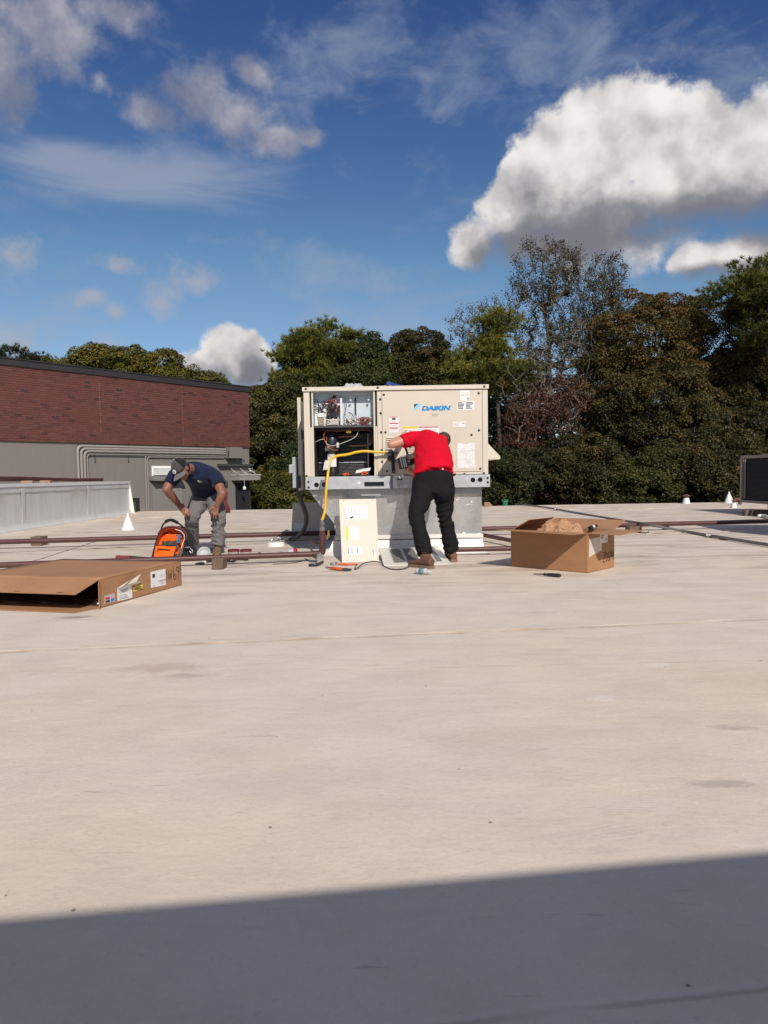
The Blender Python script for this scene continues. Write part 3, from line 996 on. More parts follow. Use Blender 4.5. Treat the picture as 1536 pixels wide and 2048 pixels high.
# outer shell
mb = MB()
mb.box((xL - 0.012, YF - 0.018, uz(780.5)), (xR + 0.012, YF - 0.002, zT + 0.006))
mb.box((xL - 0.012, YF - 0.002, zT - 0.012), (xR + 0.012, YB + 0.015, zT + 0.006))
mb.build('top_cover', M_BEIGE, unit, bevel=0.003)
mb = MB()
mb.box((xL, YF, zB), (ux(620.5), YF + 0.03, uz(781)))
mb.box((xL, YF + 0.031, zB), (xL + 0.02, YF + 0.32, uz(781)))
mb.build('corner_post', M_BEIGE, unit, bevel=0.003)
mb = MB()
mb.box((ux(624), YF + 0.004, zB), (ux(627.3), YF + 0.05, uz(781)))
mb.box((ux(620.7), YF + 0.006, zB), (ux(623.8), YF + 0.03, uz(852)))
mb.build('opening_stile', M_BEIGE, unit, bevel=0.002)
mb = MB()
mb.box((ux(620.7), YF + 0.028, uz(852)), (ux(623.8), YF + 0.032, uz(781)))
mb.box((ux(751.3), YF + 0.028, uz(852)), (ux(754.8), YF + 0.032, uz(781)))
mb.build('slot_shadow_gap', M_BLACKGAP, unit)
mb = MB()
mb.box((ux(747.6), YF + 0.004, zB), (ux(751), YF + 0.05, uz(781)))
mb.box((ux(751.3), YF + 0.006, zB), (ux(754.6), YF + 0.027, uz(852)))
mb.build('opening_stile', M_BEIGE, unit, bevel=0.002)
mb = MB()
mb.box((ux(755), YF + 0.001, zB), (ux(764.2), YF + 0.06, uz(781)))
mb.build('centre_post', M_BEIGE, unit, bevel=0.002)
mb = MB()
mb.box((ux(965.4), YF + 0.001, zB), (xR, YF + 0.04, uz(781)))
mb.box((xR - 0.02, YF + 0.041, zB), (xR, YB, uz(781)))
mb.build('corner_post', M_BEIGE, unit, bevel=0.003)
mb = MB()
mb.box((xL, YB - 0.02, zB), (xR - 0.021, YB, uz(781)))
mb.build('back_panel', M_BEIGE2, unit)
mb = MB()
mb.box((ux(764.4), YF + 0.012, zB), (ux(965.2), YF + 0.016, uz(781)))
mb.build('seam_gap', M_BLACKGAP, unit)
# big front access panel with real louvre slots
slots = []
for (xa, xb, ya, n_) in ((771.5, 786, 875.5, 8), (812, 832, 886, 10)):
    for i in range(n_):
        z_ = uz(ya + i * 3.7)
        slots.append(rectl(ux(xa), z_ - 0.0065, ux(xb), z_ + 0.0015))
PX0, PX1, PZ0, PZ1 = ux(764.9), ux(964.7), zB + 0.004, uz(781.2)
v_, f_ = plate(rectl(PX0, PZ0, PX1, PZ1), slots, 0.010)
mb = MB()
mb.add([(p[0], p[1] + YF, p[2]) for p in v_], f_)
panel = mb.build('access_panel', M_BEIGE2, unit)
mb = MB()
mb.box((PX0 + 0.02, YF + 0.020, zB + 0.01), (PX1 - 0.02, YF + 0.03, uz(785)))
mb.build('slot_shade_sheet', M_BLACKGAP, panel)  # black sheet standing in for the shade inside the louvre slots
for (xa, xb, ya, n_) in ((771.5, 786, 875.5, 8), (812, 832, 886, 10)):
    for i in range(n_):
        z_ = uz(ya + i * 3.7) + 0.002
        lv = MB()
        lv.hexa([(ux(xa), YF + 0.002, z_), (ux(xb), YF + 0.002, z_), (ux(xb), YF + 0.002, z_ + 0.008), (ux(xa), YF + 0.002, z_ + 0.008),
                 (ux(xa), YF - 0.014, z_ - 0.006), (ux(xb), YF - 0.014, z_ - 0.006), (ux(xb), YF - 0.001, z_ + 0.009), (ux(xa), YF - 0.001, z_ + 0.009)])
        lv.build('louvre', M_BEIGE, panel)
sm = MB()
sm.lathe((0, 0, 0), [(0.014, 0), (0.014, 0.004), (0.008, 0.006), (0.008, 0.011), (0.002, 0.012)], 8, axis=(0, -1, 0))
sme = sm.mesh('screw', M_SCREW)
for (a, b) in ((769, 789), (958, 789), (958, 863), (943, 872), (960, 940), (771, 864), (771, 902), (773, 942), (816, 938), (820, 896), (793, 906)):
    inst('screw', sme, panel, (ux(a), YF - 0.0005, uz(b)))
for (a, b) in ((761.5, 798), (762, 826), (762.5, 864), (763, 899.5), (763.5, 923), (611.5, 949), (760, 952.5), (757, 775), (614, 775.5), (969, 776), (967, 949), (928, 950), (810, 951), (777, 951)):
    inst('screw', sme, unit, (ux(a), YF - (0.019 if b < 779 else 0.0005), uz(b)))
# hem line at the bottom of the panel
mb = MB()
mb.box((ux(885), YF - 0.005, uz(945.6)), (ux(962), YF - 0.0005, uz(944.9)))
mb.build('panel_hem', mat('beige_shadow', (0.25, 0.20, 0.14), 0.5), panel)
# ---- stickers and logo
def sticker(px0, py0, px1, py1, bars=(), base=M_STICK, parent=panel, name='sticker', label=None, y=None, bend=0):
    yy = YF - 0.0012 if y is None else y
    x0, x1, z1, z0 = ux(px0), ux(px1), uz(py0), uz(py1)
    mb = MB()
    mb.box((x0, yy - 0.001, z0), (x1, yy, z1))
    st_ = mb.build(name, base, parent, label=label)
    by = {}
    for (u0, v0, u1, v1, mm) in bars:
        by.setdefault(mm, MB()).box((x0 + (x1 - x0) * u0, yy - 0.0018, z1 - (z1 - z0) * v1), (x0 + (x1 - x0) * u1, yy - 0.0011, z1 - (z1 - z0) * v0))
    for mm, q in by.items():
        q.build('print', mm, st_, kind='stuff')
    return st_
def lines(u0, u1, v0, v1, n, h, mm, seed=0):
    r = random.Random(seed)
    return [(u0, v0 + (v1 - v0) * i / n, u0 + (u1 - u0) * r.uniform(0.6, 1.0), v0 + (v1 - v0) * i / n + h, mm) for i in range(n)]
def on_panel(vs_, fs, px, py, mm, name, parent, y=None, sx=1.0):
    yy = YF - 0.0014 if y is None else y
    mb = MB()
    mb.add([(ux(px) + v.x * sx, yy - v.z, uz(py) + v.y) for v in vs_], fs)
    return mb.build(name, mm, parent)
def shape(pts, mm, name, parent):
    mb = MB()
    q = [(ux(a), YF - 0.0016, uz(b)) for a, b in pts]
    q2 = [(p[0], YF - 0.0004, p[2]) for p in q]
    n = len(q)
    mb.add(q + q2, [tuple(range(n))] + [(i, i + n, (i + 1) % n + n, (i + 1) % n) for i in range(n)])
    return mb.build(name, mm, parent)
mb = MB()
logo = shape([(829, 808.5), (829, 816.5), (836.5, 808.5)], M_INK, 'logo_mark', panel)
shape([(837.2, 808.5), (829, 817.3), (829, 823.5), (844.5, 808.5)], M_LBLUE, 'logo_mark', panel)
v_, f_ = text('DAIKIN', 0.066, 0.22, 0.0042, 0.0008, 1.0)
wdt = max(v.x for v in v_) - min(v.x for v in v_)
on_panel(v_, f_, 843.5, 821.5, M_BLUE, 'logo_lettering', panel, sx=(ux(902.5) - ux(843.5)) / wdt)
v_, f_ = text('DELIVERING', 0.014, 0.1, 0.0, 0.0006)
on_panel(v_, f_, 864, 830.5, M_GREYINK, 'small_lettering', panel)
v_, f_ = text('EFFICIENCY', 0.014, 0.1, 0.0, 0.0006)
on_panel(v_, f_, 864, 833.5, M_GREYINK, 'small_lettering', panel)
tg = sticker(920.5, 783, 940, 803.5, [(0.72, 0.68, 0.95, 0.93, M_GREYINK)], label='white tag with STACK HEIGHT lettering')
for (tx, a, b) in (('STACK', 924, 789.5), ('HEIGHT', 923, 794), ('5', 929.5, 798.5)):
    v_, f_ = text(tx, 0.023, 0, 0, 0.0004, 1.15)
    on_panel(v_, f_, a, b, M_GREYINK, 'print', tg, YF - 0.0024)
sticker(914.5, 805, 949, 822.5, lines(0.05, 0.45, 0.10, 0.9, 5, 0.09, M_INK, 1) + lines(0.52, 0.92, 0.10, 0.9, 5, 0.09, M_INK, 2))
sticker(906, 845.5, 931, 856, lines(0.06, 0.6, 0.2, 0.9, 3, 0.12, M_PINK, 3) + [(0.72, 0.22, 0.95, 0.34, M_INK)])
sticker(778.5, 832.5, 797.5, 865, [(0.05, 0.02, 0.95, 0.07, M_RED), (0.3, 0.10, 0.7, 0.22, M_INK), (0.05, 0.40, 0.95, 0.47, M_RED), (0.05, 0.69, 0.95, 0.76, M_RED)]
        + lines(0.08, 0.95, 0.25, 0.38, 2, 0.02, M_PINK, 4) + lines(0.08, 0.95, 0.52, 0.66, 2, 0.02, M_PINK, 5) + lines(0.08, 0.95, 0.80, 0.95, 2, 0.02, M_PINK, 6))
sticker(806.5, 853.5, 836.5, 872, [(0.0, 0.0, 1.0, 0.24, M_YEL)] + lines(0.05, 0.95, 0.4, 0.95, 3, 0.05, M_GREYINK, 7))
sticker(837, 854, 878.5, 870, [(0.03, 0.02, 0.97, 0.14, M_RED), (0.5, 0.75, 0.95, 0.83, M_INK)] + lines(0.05, 0.9, 0.3, 0.7, 3, 0.04, M_PINK, 8))
sticker(809, 884, 836, 915, [(0.05, 0.2 + 0.14 * i, 0.95, 0.225 + 0.14 * i, M_RED) for i in range(6)])
dg_ = sticker(914.5, 888.5, 949, 938, [(0.3, 0.015, 0.65, 0.022, M_INK), (0.0, 0.66, 0.95, 0.665, M_GREYINK), (0.42, 0.66, 0.425, 1.0, M_GREYINK)] + lines(0.48, 0.85, 0.70, 0.85, 5, 0.008, M_GREYINK, 9) + [(0.75, 0.07, 0.98, 0.075, M_INK), (0.85, 0.6, 0.98, 0.605, M_INK)])
iso = MB()
def seg(a, b, r=0.0010):
    p = Vector((ux(a[0]), YF - 0.0026, uz(a[1])))
    q = Vector((ux(b[0]), YF - 0.0026, uz(b[1])))
    d = (q - p).normalized()
    n = Vector((-d.z, 0, d.x)) * r
    iso.add([p - n, q - n, q + n, p + n], [(0, 1, 2, 3)])
I = [(919, 906), (933, 895), (946, 902), (945, 912), (931, 920), (920, 915), (932, 909)]
for a, b in ((0, 1), (1, 2), (2, 3), (3, 4), (4, 5), (5, 0), (0, 6), (6, 2), (6, 4), (0, 2)):
    seg(I[a], I[b])
for a, b in (((924, 904), (930, 899)), ((924, 908), (932, 902)), ((930, 912), (938, 905)), ((935, 914), (943, 908)), ((926, 912), (929, 905)), ((936, 931), (941, 927)), ((941, 927), (946, 932)), ((946, 932), (941, 936)), ((941, 936), (936, 931))):
    seg(a, b)
iso.build('print', M_GREYINK, dg_, kind='stuff')
# ---- base rail with knocked-out holes
r0, r1, rz0, rz1 = ux(609.5), ux(978.5), uz(976.5), uz(951.5)
holes = [circ(ux(631.5), uz(967.5), 0.028), circ(ux(646.8), uz(967), 0.028), circ(ux(944.3), uz(962.5), 0.028), circ(ux(958.8), uz(962), 0.028),
         rectl(ux(727), uz(972.3), ux(766.5), uz(963))]
v_, f_ = plate(rectl(r0, rz0, r1, rz1), holes, 0.006)
mb = MB()
mb.add([(p[0], p[1] + YF - 0.030, p[2]) for p in v_], f_)
mb.box((r0, YF - 0.0235, rz1 - 0.004), (r1, YF + 0.12, rz1))
mb.box((r0, YF - 0.0235, rz0), (r0 + 0.006, YB, rz1 - 0.005))
mb.box((r1 - 0.006, YF - 0.0235, rz0), (r1, YB, rz1 - 0.005))
rail = mb.build('base_rail', M_GALV, unit)
mb = MB()
mb.box((r0 + 0.01, YF + 0.03, rz0 + 0.003), (r1 - 0.01, YF + 0.04, rz1 - 0.006))
mb.build('rail_hole_shade', mat('rail_inside', (0.10, 0.11, 0.12), 0.6), rail)  # dark backing that paints the shade seen through the rail holes
mb = MB()
mb.box((ux(779), YF - 0.0335, uz(976.2)), (ux(784), YF - 0.0305, uz(951.8)))
mb.build('rail_joint', mat('rail_joint_grey', (0.20, 0.21, 0.22), 0.5, metal=0.4), rail)
st_ = sticker(791, 957, 804, 971.5, [(0.08, 0.03, 0.92, 0.20, M_INK)], base=mat('sticker_grey', (0.42, 0.41, 0.40), 0.5), parent=rail, y=YF - 0.031)
sticker(713.5, 961.5, 719.5, 967, [(0.3, 0.2, 0.5, 0.5, M_INK)], parent=rail, y=YF - 0.031)
tp = MB()
for pts in (((786, 955), (790, 954), (793, 976), (784.5, 976)), ((804, 975), (810, 967), (814, 976))):
    q = [(ux(a), YF - 0.0312, uz(b)) for a, b in pts]
    tp.add(q + [(p[0], YF - 0.0325, p[2]) for p in q], [tuple(range(len(q), 2 * len(q))), tuple(range(len(q)))])
tp.build('torn_tape', mat('tape_clear', (0.66, 0.68, 0.70), 0.25, var=0.1), rail)
for (a, b) in ((615.5, 961), (615.5, 972), (974, 958.5), (974, 967)):
    inst('screw', sme, rail, (ux(a), YF - 0.0305, uz(b)))
# ---- upper control compartment
ox0, ox1 = ux(626.5), ux(748.5)
zs = uz(851)
mb = MB()
mb.box((ox0, YF + 0.145, zs), (ox1, YF + 0.155, uz(781)))
mb.box((ox0 - 0.006, YF + 0.051, zs), (ox0, YF + 0.30, uz(781)))
mb.box((ox1, YF + 0.061, zs), (ox1 + 0.006, YF + 0.30, uz(781)))
mb.box((ox0, YF + 0.02, uz(781.5)), (ox1, YF + 0.30, uz(781.5) + 0.006))
ctrl = mb.build('control_compartment', M_INBACK, unit)
mb = MB()
mb.box((ox0, YF + 0.012, uz(853)), (ox1, YF + 0.31, uz(849)))
mb.box((ox0, YF + 0.157, uz(849) + 0.001), (ox1, YF + 0.16, uz(781)))
mb.build('compartment_shelf', mat('shelf_dark', (0.055, 0.05, 0.055), 0.5), unit)
def cbox(px0, py0, px1, py1, y0, y1, m_, name, label=None):
    mb = MB()
    mb.box((ux(px0), YF + 0.02 + y0 * 0.41, uz(py1)), (ux(px1), YF + 0.02 + y1 * 0.41, uz(py0)))
    return mb.build(name, m_, ctrl, bevel=0.003, label=label)
cbox(663, 784.5, 743, 786.5, 0.06, 0.08, mat('shield_grey', (0.42, 0.43, 0.45), 0.4, metal=0.3), 'top_bracket')
cbox(681, 794, 685, 848, 0.05, 0.12, M_IVORY, 'wire_trough')
cbox(628.5, 810, 637.5, 849, 0.22, 0.295, M_IVORY, 'terminal_board')
cbox(641, 802, 660, 848, 0.25, 0.295, M_IVORY, 'terminal_board')
cbox(635.5, 823, 647.5, 831, 0.12, 0.20, M_IVORY, 'disconnect_switch')
cbox(636, 831.5, 647, 848, 0.14, 0.22, mat('fuse_block', (0.30, 0.24, 0.17), 0.5, var=0.4, vscale=60), 'fuse_block')
for i, (a, b) in enumerate(((653, 661.5), (664.5, 675))):
    cbox(a, 822, b, 834, 0.12, 0.22, M_BLACK, 'contactor')
    cbox(a, 835, b, 848, 0.12, 0.22, M_PCB, 'contactor')
cbox(676, 803, 680, 821, 0.15, 0.2, M_BLACK, 'relay')
cbox(676, 803.5, 680, 808, 0.13, 0.149, M_IVORY, 'relay_cap')
cbox(689, 835, 710, 848, 0.15, 0.28, M_IVORY, 'circuit_board')
cbox(713, 832, 742, 849, 0.12, 0.24, M_PCB, 'circuit_board')
cbox(738, 832.5, 742.5, 846, 0.10, 0.118, M_IVORY, 'connector_block')
cbox(713, 832.5, 737, 836, 0.10, 0.118, M_IVORY, 'connector_block')
for i in range(9):
    cbox(714 + i * 2.9, 844.5, 715.8 + i * 2.9, 848.5, 0.09, 0.115, M_IVORY, 'terminal')
cbox(709.5, 792, 712.5, 833, 0.26, 0.29, M_WIRE_B, 'wire_bundle')
for a in (702, 738):
    mb = MB()
    mb.tube([(ux(a), YF + 0.10, uz(787)), (ux(a + 0.3), YF + 0.09, uz(794))], 0.008, 6)
    mb.box((ux(a - 1.6), YF + 0.06, uz(799)), (ux(a + 1.8), YF + 0.09, uz(796.5)))
    mb.build('toggle_hook', M_IVORY, ctrl)
rw = random.Random(21)
def wires(lst, m_, r, name, parent):
    mb = MB()
    for pts in lst:
        mb.tube(spline([(ux(a), YF + (0.02 + d * 0.41 if parent is ctrl else d), uz(b)) for a, b, d in pts], 5), r, 5)
    return mb.build(name, m_, parent, smooth=True, kind='stuff')
wires([[(627, 794 + 5 * i, 0.15), (634, 796 + 5 * i, 0.10), (637 + 2.4 * i * .8, 806 + 3 * i, 0.12), (637 + 2.6 * i, 822, 0.15)] for i in range(5)], M_WIRE_B, 0.0045, 'black_wires', ctrl)
wires([[(667 + i, 787, 0.2), (665 - 2 * i, 800, 0.12), (656 + 3 * i, 812, 0.14), (655 + 3 * i, 823, 0.16)] for i in range(5)] +
      [[(690, 792, 0.2), (693, 808, 0.15), (690, 824, 0.15), (694, 838, 0.12)], [(697, 822, 0.1), (704, 826, 0.07), (709, 838, 0.07), (702, 845, 0.08), (693, 838, 0.1)],
       [(643, 818, .15), (648, 806, .1), (655, 800, .12), (660, 806, .15)]], M_WIRE_B, 0.0042, 'black_wires', ctrl)
wires([[(668 + i, 788, 0.19), (670 + rw.uniform(-5, 5), 800, 0.12), (664 + 3 * i + rw.uniform(-3, 3), 811, 0.1), (664 + 2.4 * i, 824, 0.14)] for i in range(6)] +
      [[(645, 816, .14), (649, 804, .1), (660, 798, .1), (668, 800, .12)], [(654, 818, .14), (655, 808, .1), (664, 799, .1)]], M_WIRE_R, 0.004, 'red_wires', ctrl)
lp = []
for i in range(10):
    cx, cy, rr_ = 729 + rw.uniform(-4, 4), 840 + rw.uniform(-3, 3), rw.uniform(5, 13)
    lp.append([(cx + rr_ * math.cos(t) * 1.1, cy + rr_ * 0.45 * math.sin(t), 0.05 + 0.03 * rw.random()) for t in np.linspace(rw.uniform(0, 2), rw.uniform(5, 7), 9)])
wires(lp[:6], M_WIRE_P, 0.004, 'brown_wires', ctrl)
wires(lp[6:], M_WIRE_R, 0.0035, 'red_wires', ctrl)
wires([[(650 + rw.uniform(0, 28), 836, 0.1), (655 + rw.uniform(0, 25), 840 + rw.uniform(-4, 4), 0.08), (652 + rw.uniform(0, 26), 847, 0.09)] for i in range(12)], M_WIRE_W, 0.0035, 'white_wires', ctrl)
rk = random.Random(77)
for i in range(22):
    a, b = rk.uniform(689, 741), rk.uniform(832, 846)
    cbox(a, b, a + rk.uniform(1.5, 4), b + rk.uniform(1.5, 3), 0.06, 0.12, rk.choice((M_IVORY, M_IVORY, M_BLACK, M_PCB)), 'connector')
for i in range(12):
    a, b = rk.uniform(650, 675), rk.uniform(822, 845)
    cbox(a, b, a + rk.uniform(1.5, 3), b + rk.uniform(1.5, 3), 0.09, 0.118, rk.choice((M_IVORY, M_BLACK, M_COPPER)), 'connector')
wires([[(rk.uniform(640, 676), rk.uniform(790, 806), .16), (rk.uniform(645, 680), rk.uniform(806, 816), .08), (rk.uniform(652, 676), 824, .14)] for i in range(12)], M_WIRE_B, 0.0036, 'black_wires', ctrl)
wires([[(rk.uniform(688, 712), rk.uniform(818, 834), .12), (rk.uniform(690, 725), rk.uniform(830, 842), .05), (rk.uniform(700, 738), 847, .1)] for i in range(9)], M_WIRE_W, 0.0034, 'white_wires', ctrl)
# ---- lower compressor compartment
lx0, lx1, lz0, lz1 = ux(627.5), ux(749), uz(951), uz(853)
mb = MB()
mb.box((lx0 - 0.006, YF + 0.06, lz0), (lx0, YF + 0.9, lz1))
mb.box((lx1, YF + 0.06, lz0), (lx1 + 0.006, YF + 0.9, lz1))
mb.box((lx0, YF + 0.9, lz0), (lx1, YF + 0.91, lz1))
mb.box((lx0, YF + 0.315, lz1 - 0.004), (lx1, YF + 0.9, lz1 + 0.002))
comp = mb.build('compressor_compartment', mat('compartment_dark', (0.05, 0.045, 0.045), 0.6), unit)
mb = MB()
mb.box((lx0 - 0.01, YF - 0.0, lz0 - 0.012), (lx1 + 0.01, YF + 0.9, lz0 - 0.001))
mb.build('drain_pan', M_GALV, comp)
fins = MB()
nf = 30
for i in range(nf):
    z_ = lz0 + 0.02 + (lz1 - lz0 - 0.06) * i / nf
    fins.box((lx0 + 0.01, YF + 0.50, z_), (ux(736), YF + 0.55, z_ + 0.007))
fins.build('coil_fins', mat('coil_fin', (0.13, 0.13, 0.135), 0.45, metal=0.4, var=0.2), comp, kind='stuff')
mb = MB()
mb.box((lx0 + 0.01, YF + 0.56, lz0), (ux(738), YF + 0.58, lz1 - 0.01))
mb.build('coil_backing', M_BLACKGAP, comp)
mb = MB()
mb.box((ux(733), YF + 0.46, lz0), (ux(735), YF + 0.49, uz(862)))
mb.box((ux(629), YF + 0.488, uz(922.5)), (ux(735), YF + 0.495, uz(921.2)))
mb.build('coil_frame', M_GALV, comp)
cx_ = ux(661)
mb = MB()
cr = ux(675) - ux(661)
mb.lathe((cx_, YF + 0.22, lz0 + 0.01), [(cr * .7, 0), (cr, 0.03), (cr, uz(872) - lz0 - 0.06), (cr * .93, uz(868) - lz0 - 0.03), (cr * .6, uz(863) - lz0), (0.02, uz(861) - lz0)], 22)
cpr = mb.build('compressor', M_BLACK, comp, smooth=True)
lb = MB()
for (pa, pb, mm, nm) in (((908, 931), None, M_STICK, 'compressor_label'), ((905, 908), None, M_GREYINK, 'label_header')):
    lb = MB()
    n_ = 8
    for i in range(n_):
        a0, a1 = rad(-128 + 76 * i / n_), rad(-128 + 76 * (i + 1) / n_)
        rr_ = cr + 0.002
        lb.add([(cx_ + rr_ * math.cos(a0), YF + 0.22 + rr_ * math.sin(a0), uz(pa[1])), (cx_ + rr_ * math.cos(a1), YF + 0.22 + rr_ * math.sin(a1), uz(pa[1])),
                (cx_ + rr_ * math.cos(a1), YF + 0.22 + rr_ * math.sin(a1), uz(pa[0])), (cx_ + rr_ * math.cos(a0), YF + 0.22 + rr_ * math.sin(a0), uz(pa[0]))], [(0, 1, 2, 3)])
    lb.build(nm, mm, cpr)
mb = MB()
mb.box((ux(648), YF + 0.10, uz(899)), (ux(657), YF + 0.20, uz(890)))
mb.build('terminal_cover', mat('terminal_grey', (0.16, 0.15, 0.14), 0.5), cpr, bevel=0.004)
mb = MB()
mb.box((ux(672.5), YF + 0.03, uz(893)), (ux(677), YF + 0.06, uz(883)))
mb.build('wire_tag', M_WIRE_W, comp)
cpipes = [[(742, 862, .35), (743, 875, .33), (741, 884, .32), (733, 887, .32), (696, 888, .34)], [(738, 860, .4), (739, 880, .38), (735, 886, .38)],
          [(672, 869, .3), (700, 868, .3), (722, 868.5, .32)], [(650, 860, .3), (690, 856.5, .2), (735, 857, .25), (743, 862, .3)]]
mb = MB()
for pts in cpipes:
    mb.tube(spline([(ux(a), YF + d, uz(b)) for a, b, d in pts], 6), 0.0085, 7)
mb.build('copper_pipe', M_COPPER, comp, smooth=True)
wires([[(628, 881, .1), (640, 876.5, .06), (648, 875.5, .06)], [(718, 857, .12), (710, 872, .06), (690, 882, .04), (668, 889, .03), (655, 887, .05), (648, 878, .08)]], M_WIRE_W, 0.0038, 'white_wires', comp)
wires([[(651, 858, .12), (646.5, 868, .06), (650, 882, .05), (657, 892, .04), (665, 898, .04), (675, 897, .06)], [(652, 870, .1), (652, 884, .06), (660, 892, .05), (667, 893, .06)]], mat('wire_orange', (0.42, 0.13, 0.05), 0.5), 0.0035, 'orange_wires', comp)
wires([[(690 + rw.uniform(0, 12), 856, .1), (692 + rw.uniform(0, 12), 860 + rw.uniform(-3, 4), .06), (690 + rw.uniform(0, 14), 864, .07)] for i in range(5)], mat('wire_yellow', (0.45, 0.33, 0.03), 0.5), 0.0035, 'yellow_wires', comp)
wires([[(640 + rw.uniform(0, 95), 854, .1), (640 + rw.uniform(0, 95), 859, .07), (640 + rw.uniform(0, 95), 856, .1)] for i in range(14)], M_WIRE_P, 0.0035, 'brown_wires', comp)
# small junk lying in the compartment: each rests in it and is its own thing
mb = MB()
a = [(ux(709), YF + 0.06, uz(945)), (ux(738), YF + 0.10, uz(940)), (ux(741), YF + 0.14, uz(933)), (ux(711), YF + 0.12, uz(939))]
mb.sheet(*a, 0.003)
o = mb.build('paper_sheet', M_STICK)
tagp(o, 'folded white paper lying in the bottom of the open compressor compartment', 'paper')
def wiregrip(px, py, name, label, seed):
    r = random.Random(seed)
    mb = MB()
    for i in range(3):
        mb.tube(spline([(ux(px + r.uniform(-6, 6)), YF + 0.05 + r.uniform(0, .05), uz(py + r.uniform(-2.5, 2.5))) for _ in range(5)], 5), 0.008, 6)
    o = mb.build(name, M_ORNG, smooth=True)
    tagp(o, label, 'gloves')
wiregrip(690, 947, 'orange_glove', 'crumpled orange piece on the compartment floor left of the paper', 3)
wiregrip(727, 945, 'orange_glove', 'crumpled orange piece on the compartment floor under the paper', 5)
# ---- left side: coil guard, conduit whips, disconnect box
mb = MB()
gx0, gx1 = PY(595.5, 870, YF + 0.75).x, PY(602.5, 870, YF + 0.75).x
mb.box((gx0, YF + 0.75, PY(598, 951, YF + .75).z), (gx1, YF + 0.79, PY(598, 795, YF + .75).z))
mb.box((gx0, YF + 0.791, PY(598, 951, YF + .75).z), (gx0 + 0.01, YB, PY(598, 795, YF + .75).z))
mb.build('coil_guard', M_BEIGE, unit, bevel=0.004)
mb = MB()
for i in range(26):
    z_ = zB + (zT - zB) * (0.12 + 0.82 * i / 26)
    mb.box((xL - 0.035, YF + 0.36, z_), (xL + 0.0, YF + 1.7, z_ + 0.012))
mb.build('coil_fins', bpy.data.materials['coil_fin'], unit, kind='stuff')
mb = MB()
mb.box((xL + 0.001, YF + 0.33, zB), (xL + 0.012, YB - 0.021, uz(781)))
mb.build('side_coil', mat('coil_grey', (0.16, 0.155, 0.15), 0.6, var=0.2, vscale=60), unit)
M_FLEX = mat('flexible_conduit', (0.055, 0.055, 0.058), 0.55, var=0.15, bump=0.003, bscale=80)
M_EMT = mat('steel_conduit', (0.36, 0.34, 0.34), 0.35, metal=0.6, var=0.1)
def UY(a, b, d):
    return PY(a, b, YF + d)
mb = MB()
mb.tube(corner_path([UY(613, 876, .38), UY(604.5, 883, .36), UY(605, 978, .36), UY(599, 979, .5)], 0.05, 5), 0.016, 10)
cd = mb.build('conduit', M_EMT, unit, smooth=True)
mb = MB()
for yy in (884, 924):
    c_ = UY(604.7, yy, .36)
    mb.lathe(c_ - Vector((0, 0, 0.02)), [(0.016, 0), (0.026, 0.004), (0.026, 0.036), (0.016, 0.04)], 10)
mb.build('conduit_fitting', M_EMT, cd, smooth=True)
bx = MB()
p0, p1 = UY(585.5, 976, .75), UY(593, 914, .75)
bx.box((p0.x, p0.y, p0.z), (p1.x, p0.y + 0.22, p1.z))
dbx = bx.build('disconnect_box', mat('box_grey', (0.40, 0.42, 0.44), 0.45, metal=0.3), unit, bevel=0.004)
bx = MB()
p0 = UY(582.5, 938, .74)
bx.obox(p0, (0.03, 0, 0), (0, 0.01, 0), (0, 0, 0.055))
bx.build('switch_handle', bpy.data.materials['box_grey'], dbx, bevel=0.015)
bx = MB()
p0, p1 = UY(593.4, 985, .74), UY(602.5, 953, .74)
bx.box((p0.x, p0.y, p0.z), (p1.x, p0.y + 0.2, p1.z))
bx.build('junction_box', mat('box_dark', (0.045, 0.045, 0.05), 0.5), unit, bevel=0.004)
# ---- right side: fresh-air hood
mb = MB()
y0, y1 = YF + 0.25, YF + 1.5
pts = [UY(976.5, 880.5, .25), UY(1000.5, 912.5, .25), UY(1000.5, 918.5, .25), UY(976.5, 919.5, .25)]
f3 = [(p.x if i not in (0, 3) else xR + 0.001, y0, p.z) for i, p in enumerate(pts)]
b3 = [(p[0], y1, p[2]) for p in f3]
mb.add(f3 + b3, [(3, 2, 1, 0), (4, 5, 6, 7), (0, 1, 5, 4), (1, 2, 6, 5), (2, 3, 7, 6), (3, 0, 4, 7)])
mb.build('air_hood', M_BEIGE, unit, bevel=0.004)
# ---- gas inlet elbow and valve on the front panel
M_BLKPIPE = mat('black_iron', (0.02, 0.02, 0.021), 0.4, metal=0.3)
mb = MB()
mb.tube(corner_path([UY(774.5, 904, -.06), UY(785.5, 903, -.06), UY(787, 947, -.06)], 0.045, 6), 0.021, 12)
gi_ = mb.build('gas_inlet_pipe', M_BLKPIPE, unit, smooth=True)
mb = MB()
mb.lathe(UY(787, 950.5, -.06), [(0.018, 0), (0.022, 0.005), (0.022, 0.018), (0.018, 0.02)], 8)
mb.build('pipe_cap', M_GALV, gi_)
mb = MB()
mb.lathe(UY(780.5, 916, -.085), [(0.03, 0), (0.034, 0.01), (0.034, 0.05), (0.02, 0.06)], 14, axis=(0, 1, 0))
mb.tube([UY(781, 917, -.08), UY(793, 921, -.09)], 0.008, 6)
mb.build('gas_valve', M_BLKPIPE, gi_, smooth=True)
mb = MB()
mb.tube([UY(771, 904, -.06), UY(776, 904, -.06)], 0.024, 8)
mb.build('hose_fitting', mat('brass_dull', (0.18, 0.15, 0.12), 0.4, metal=0.5), gi_)

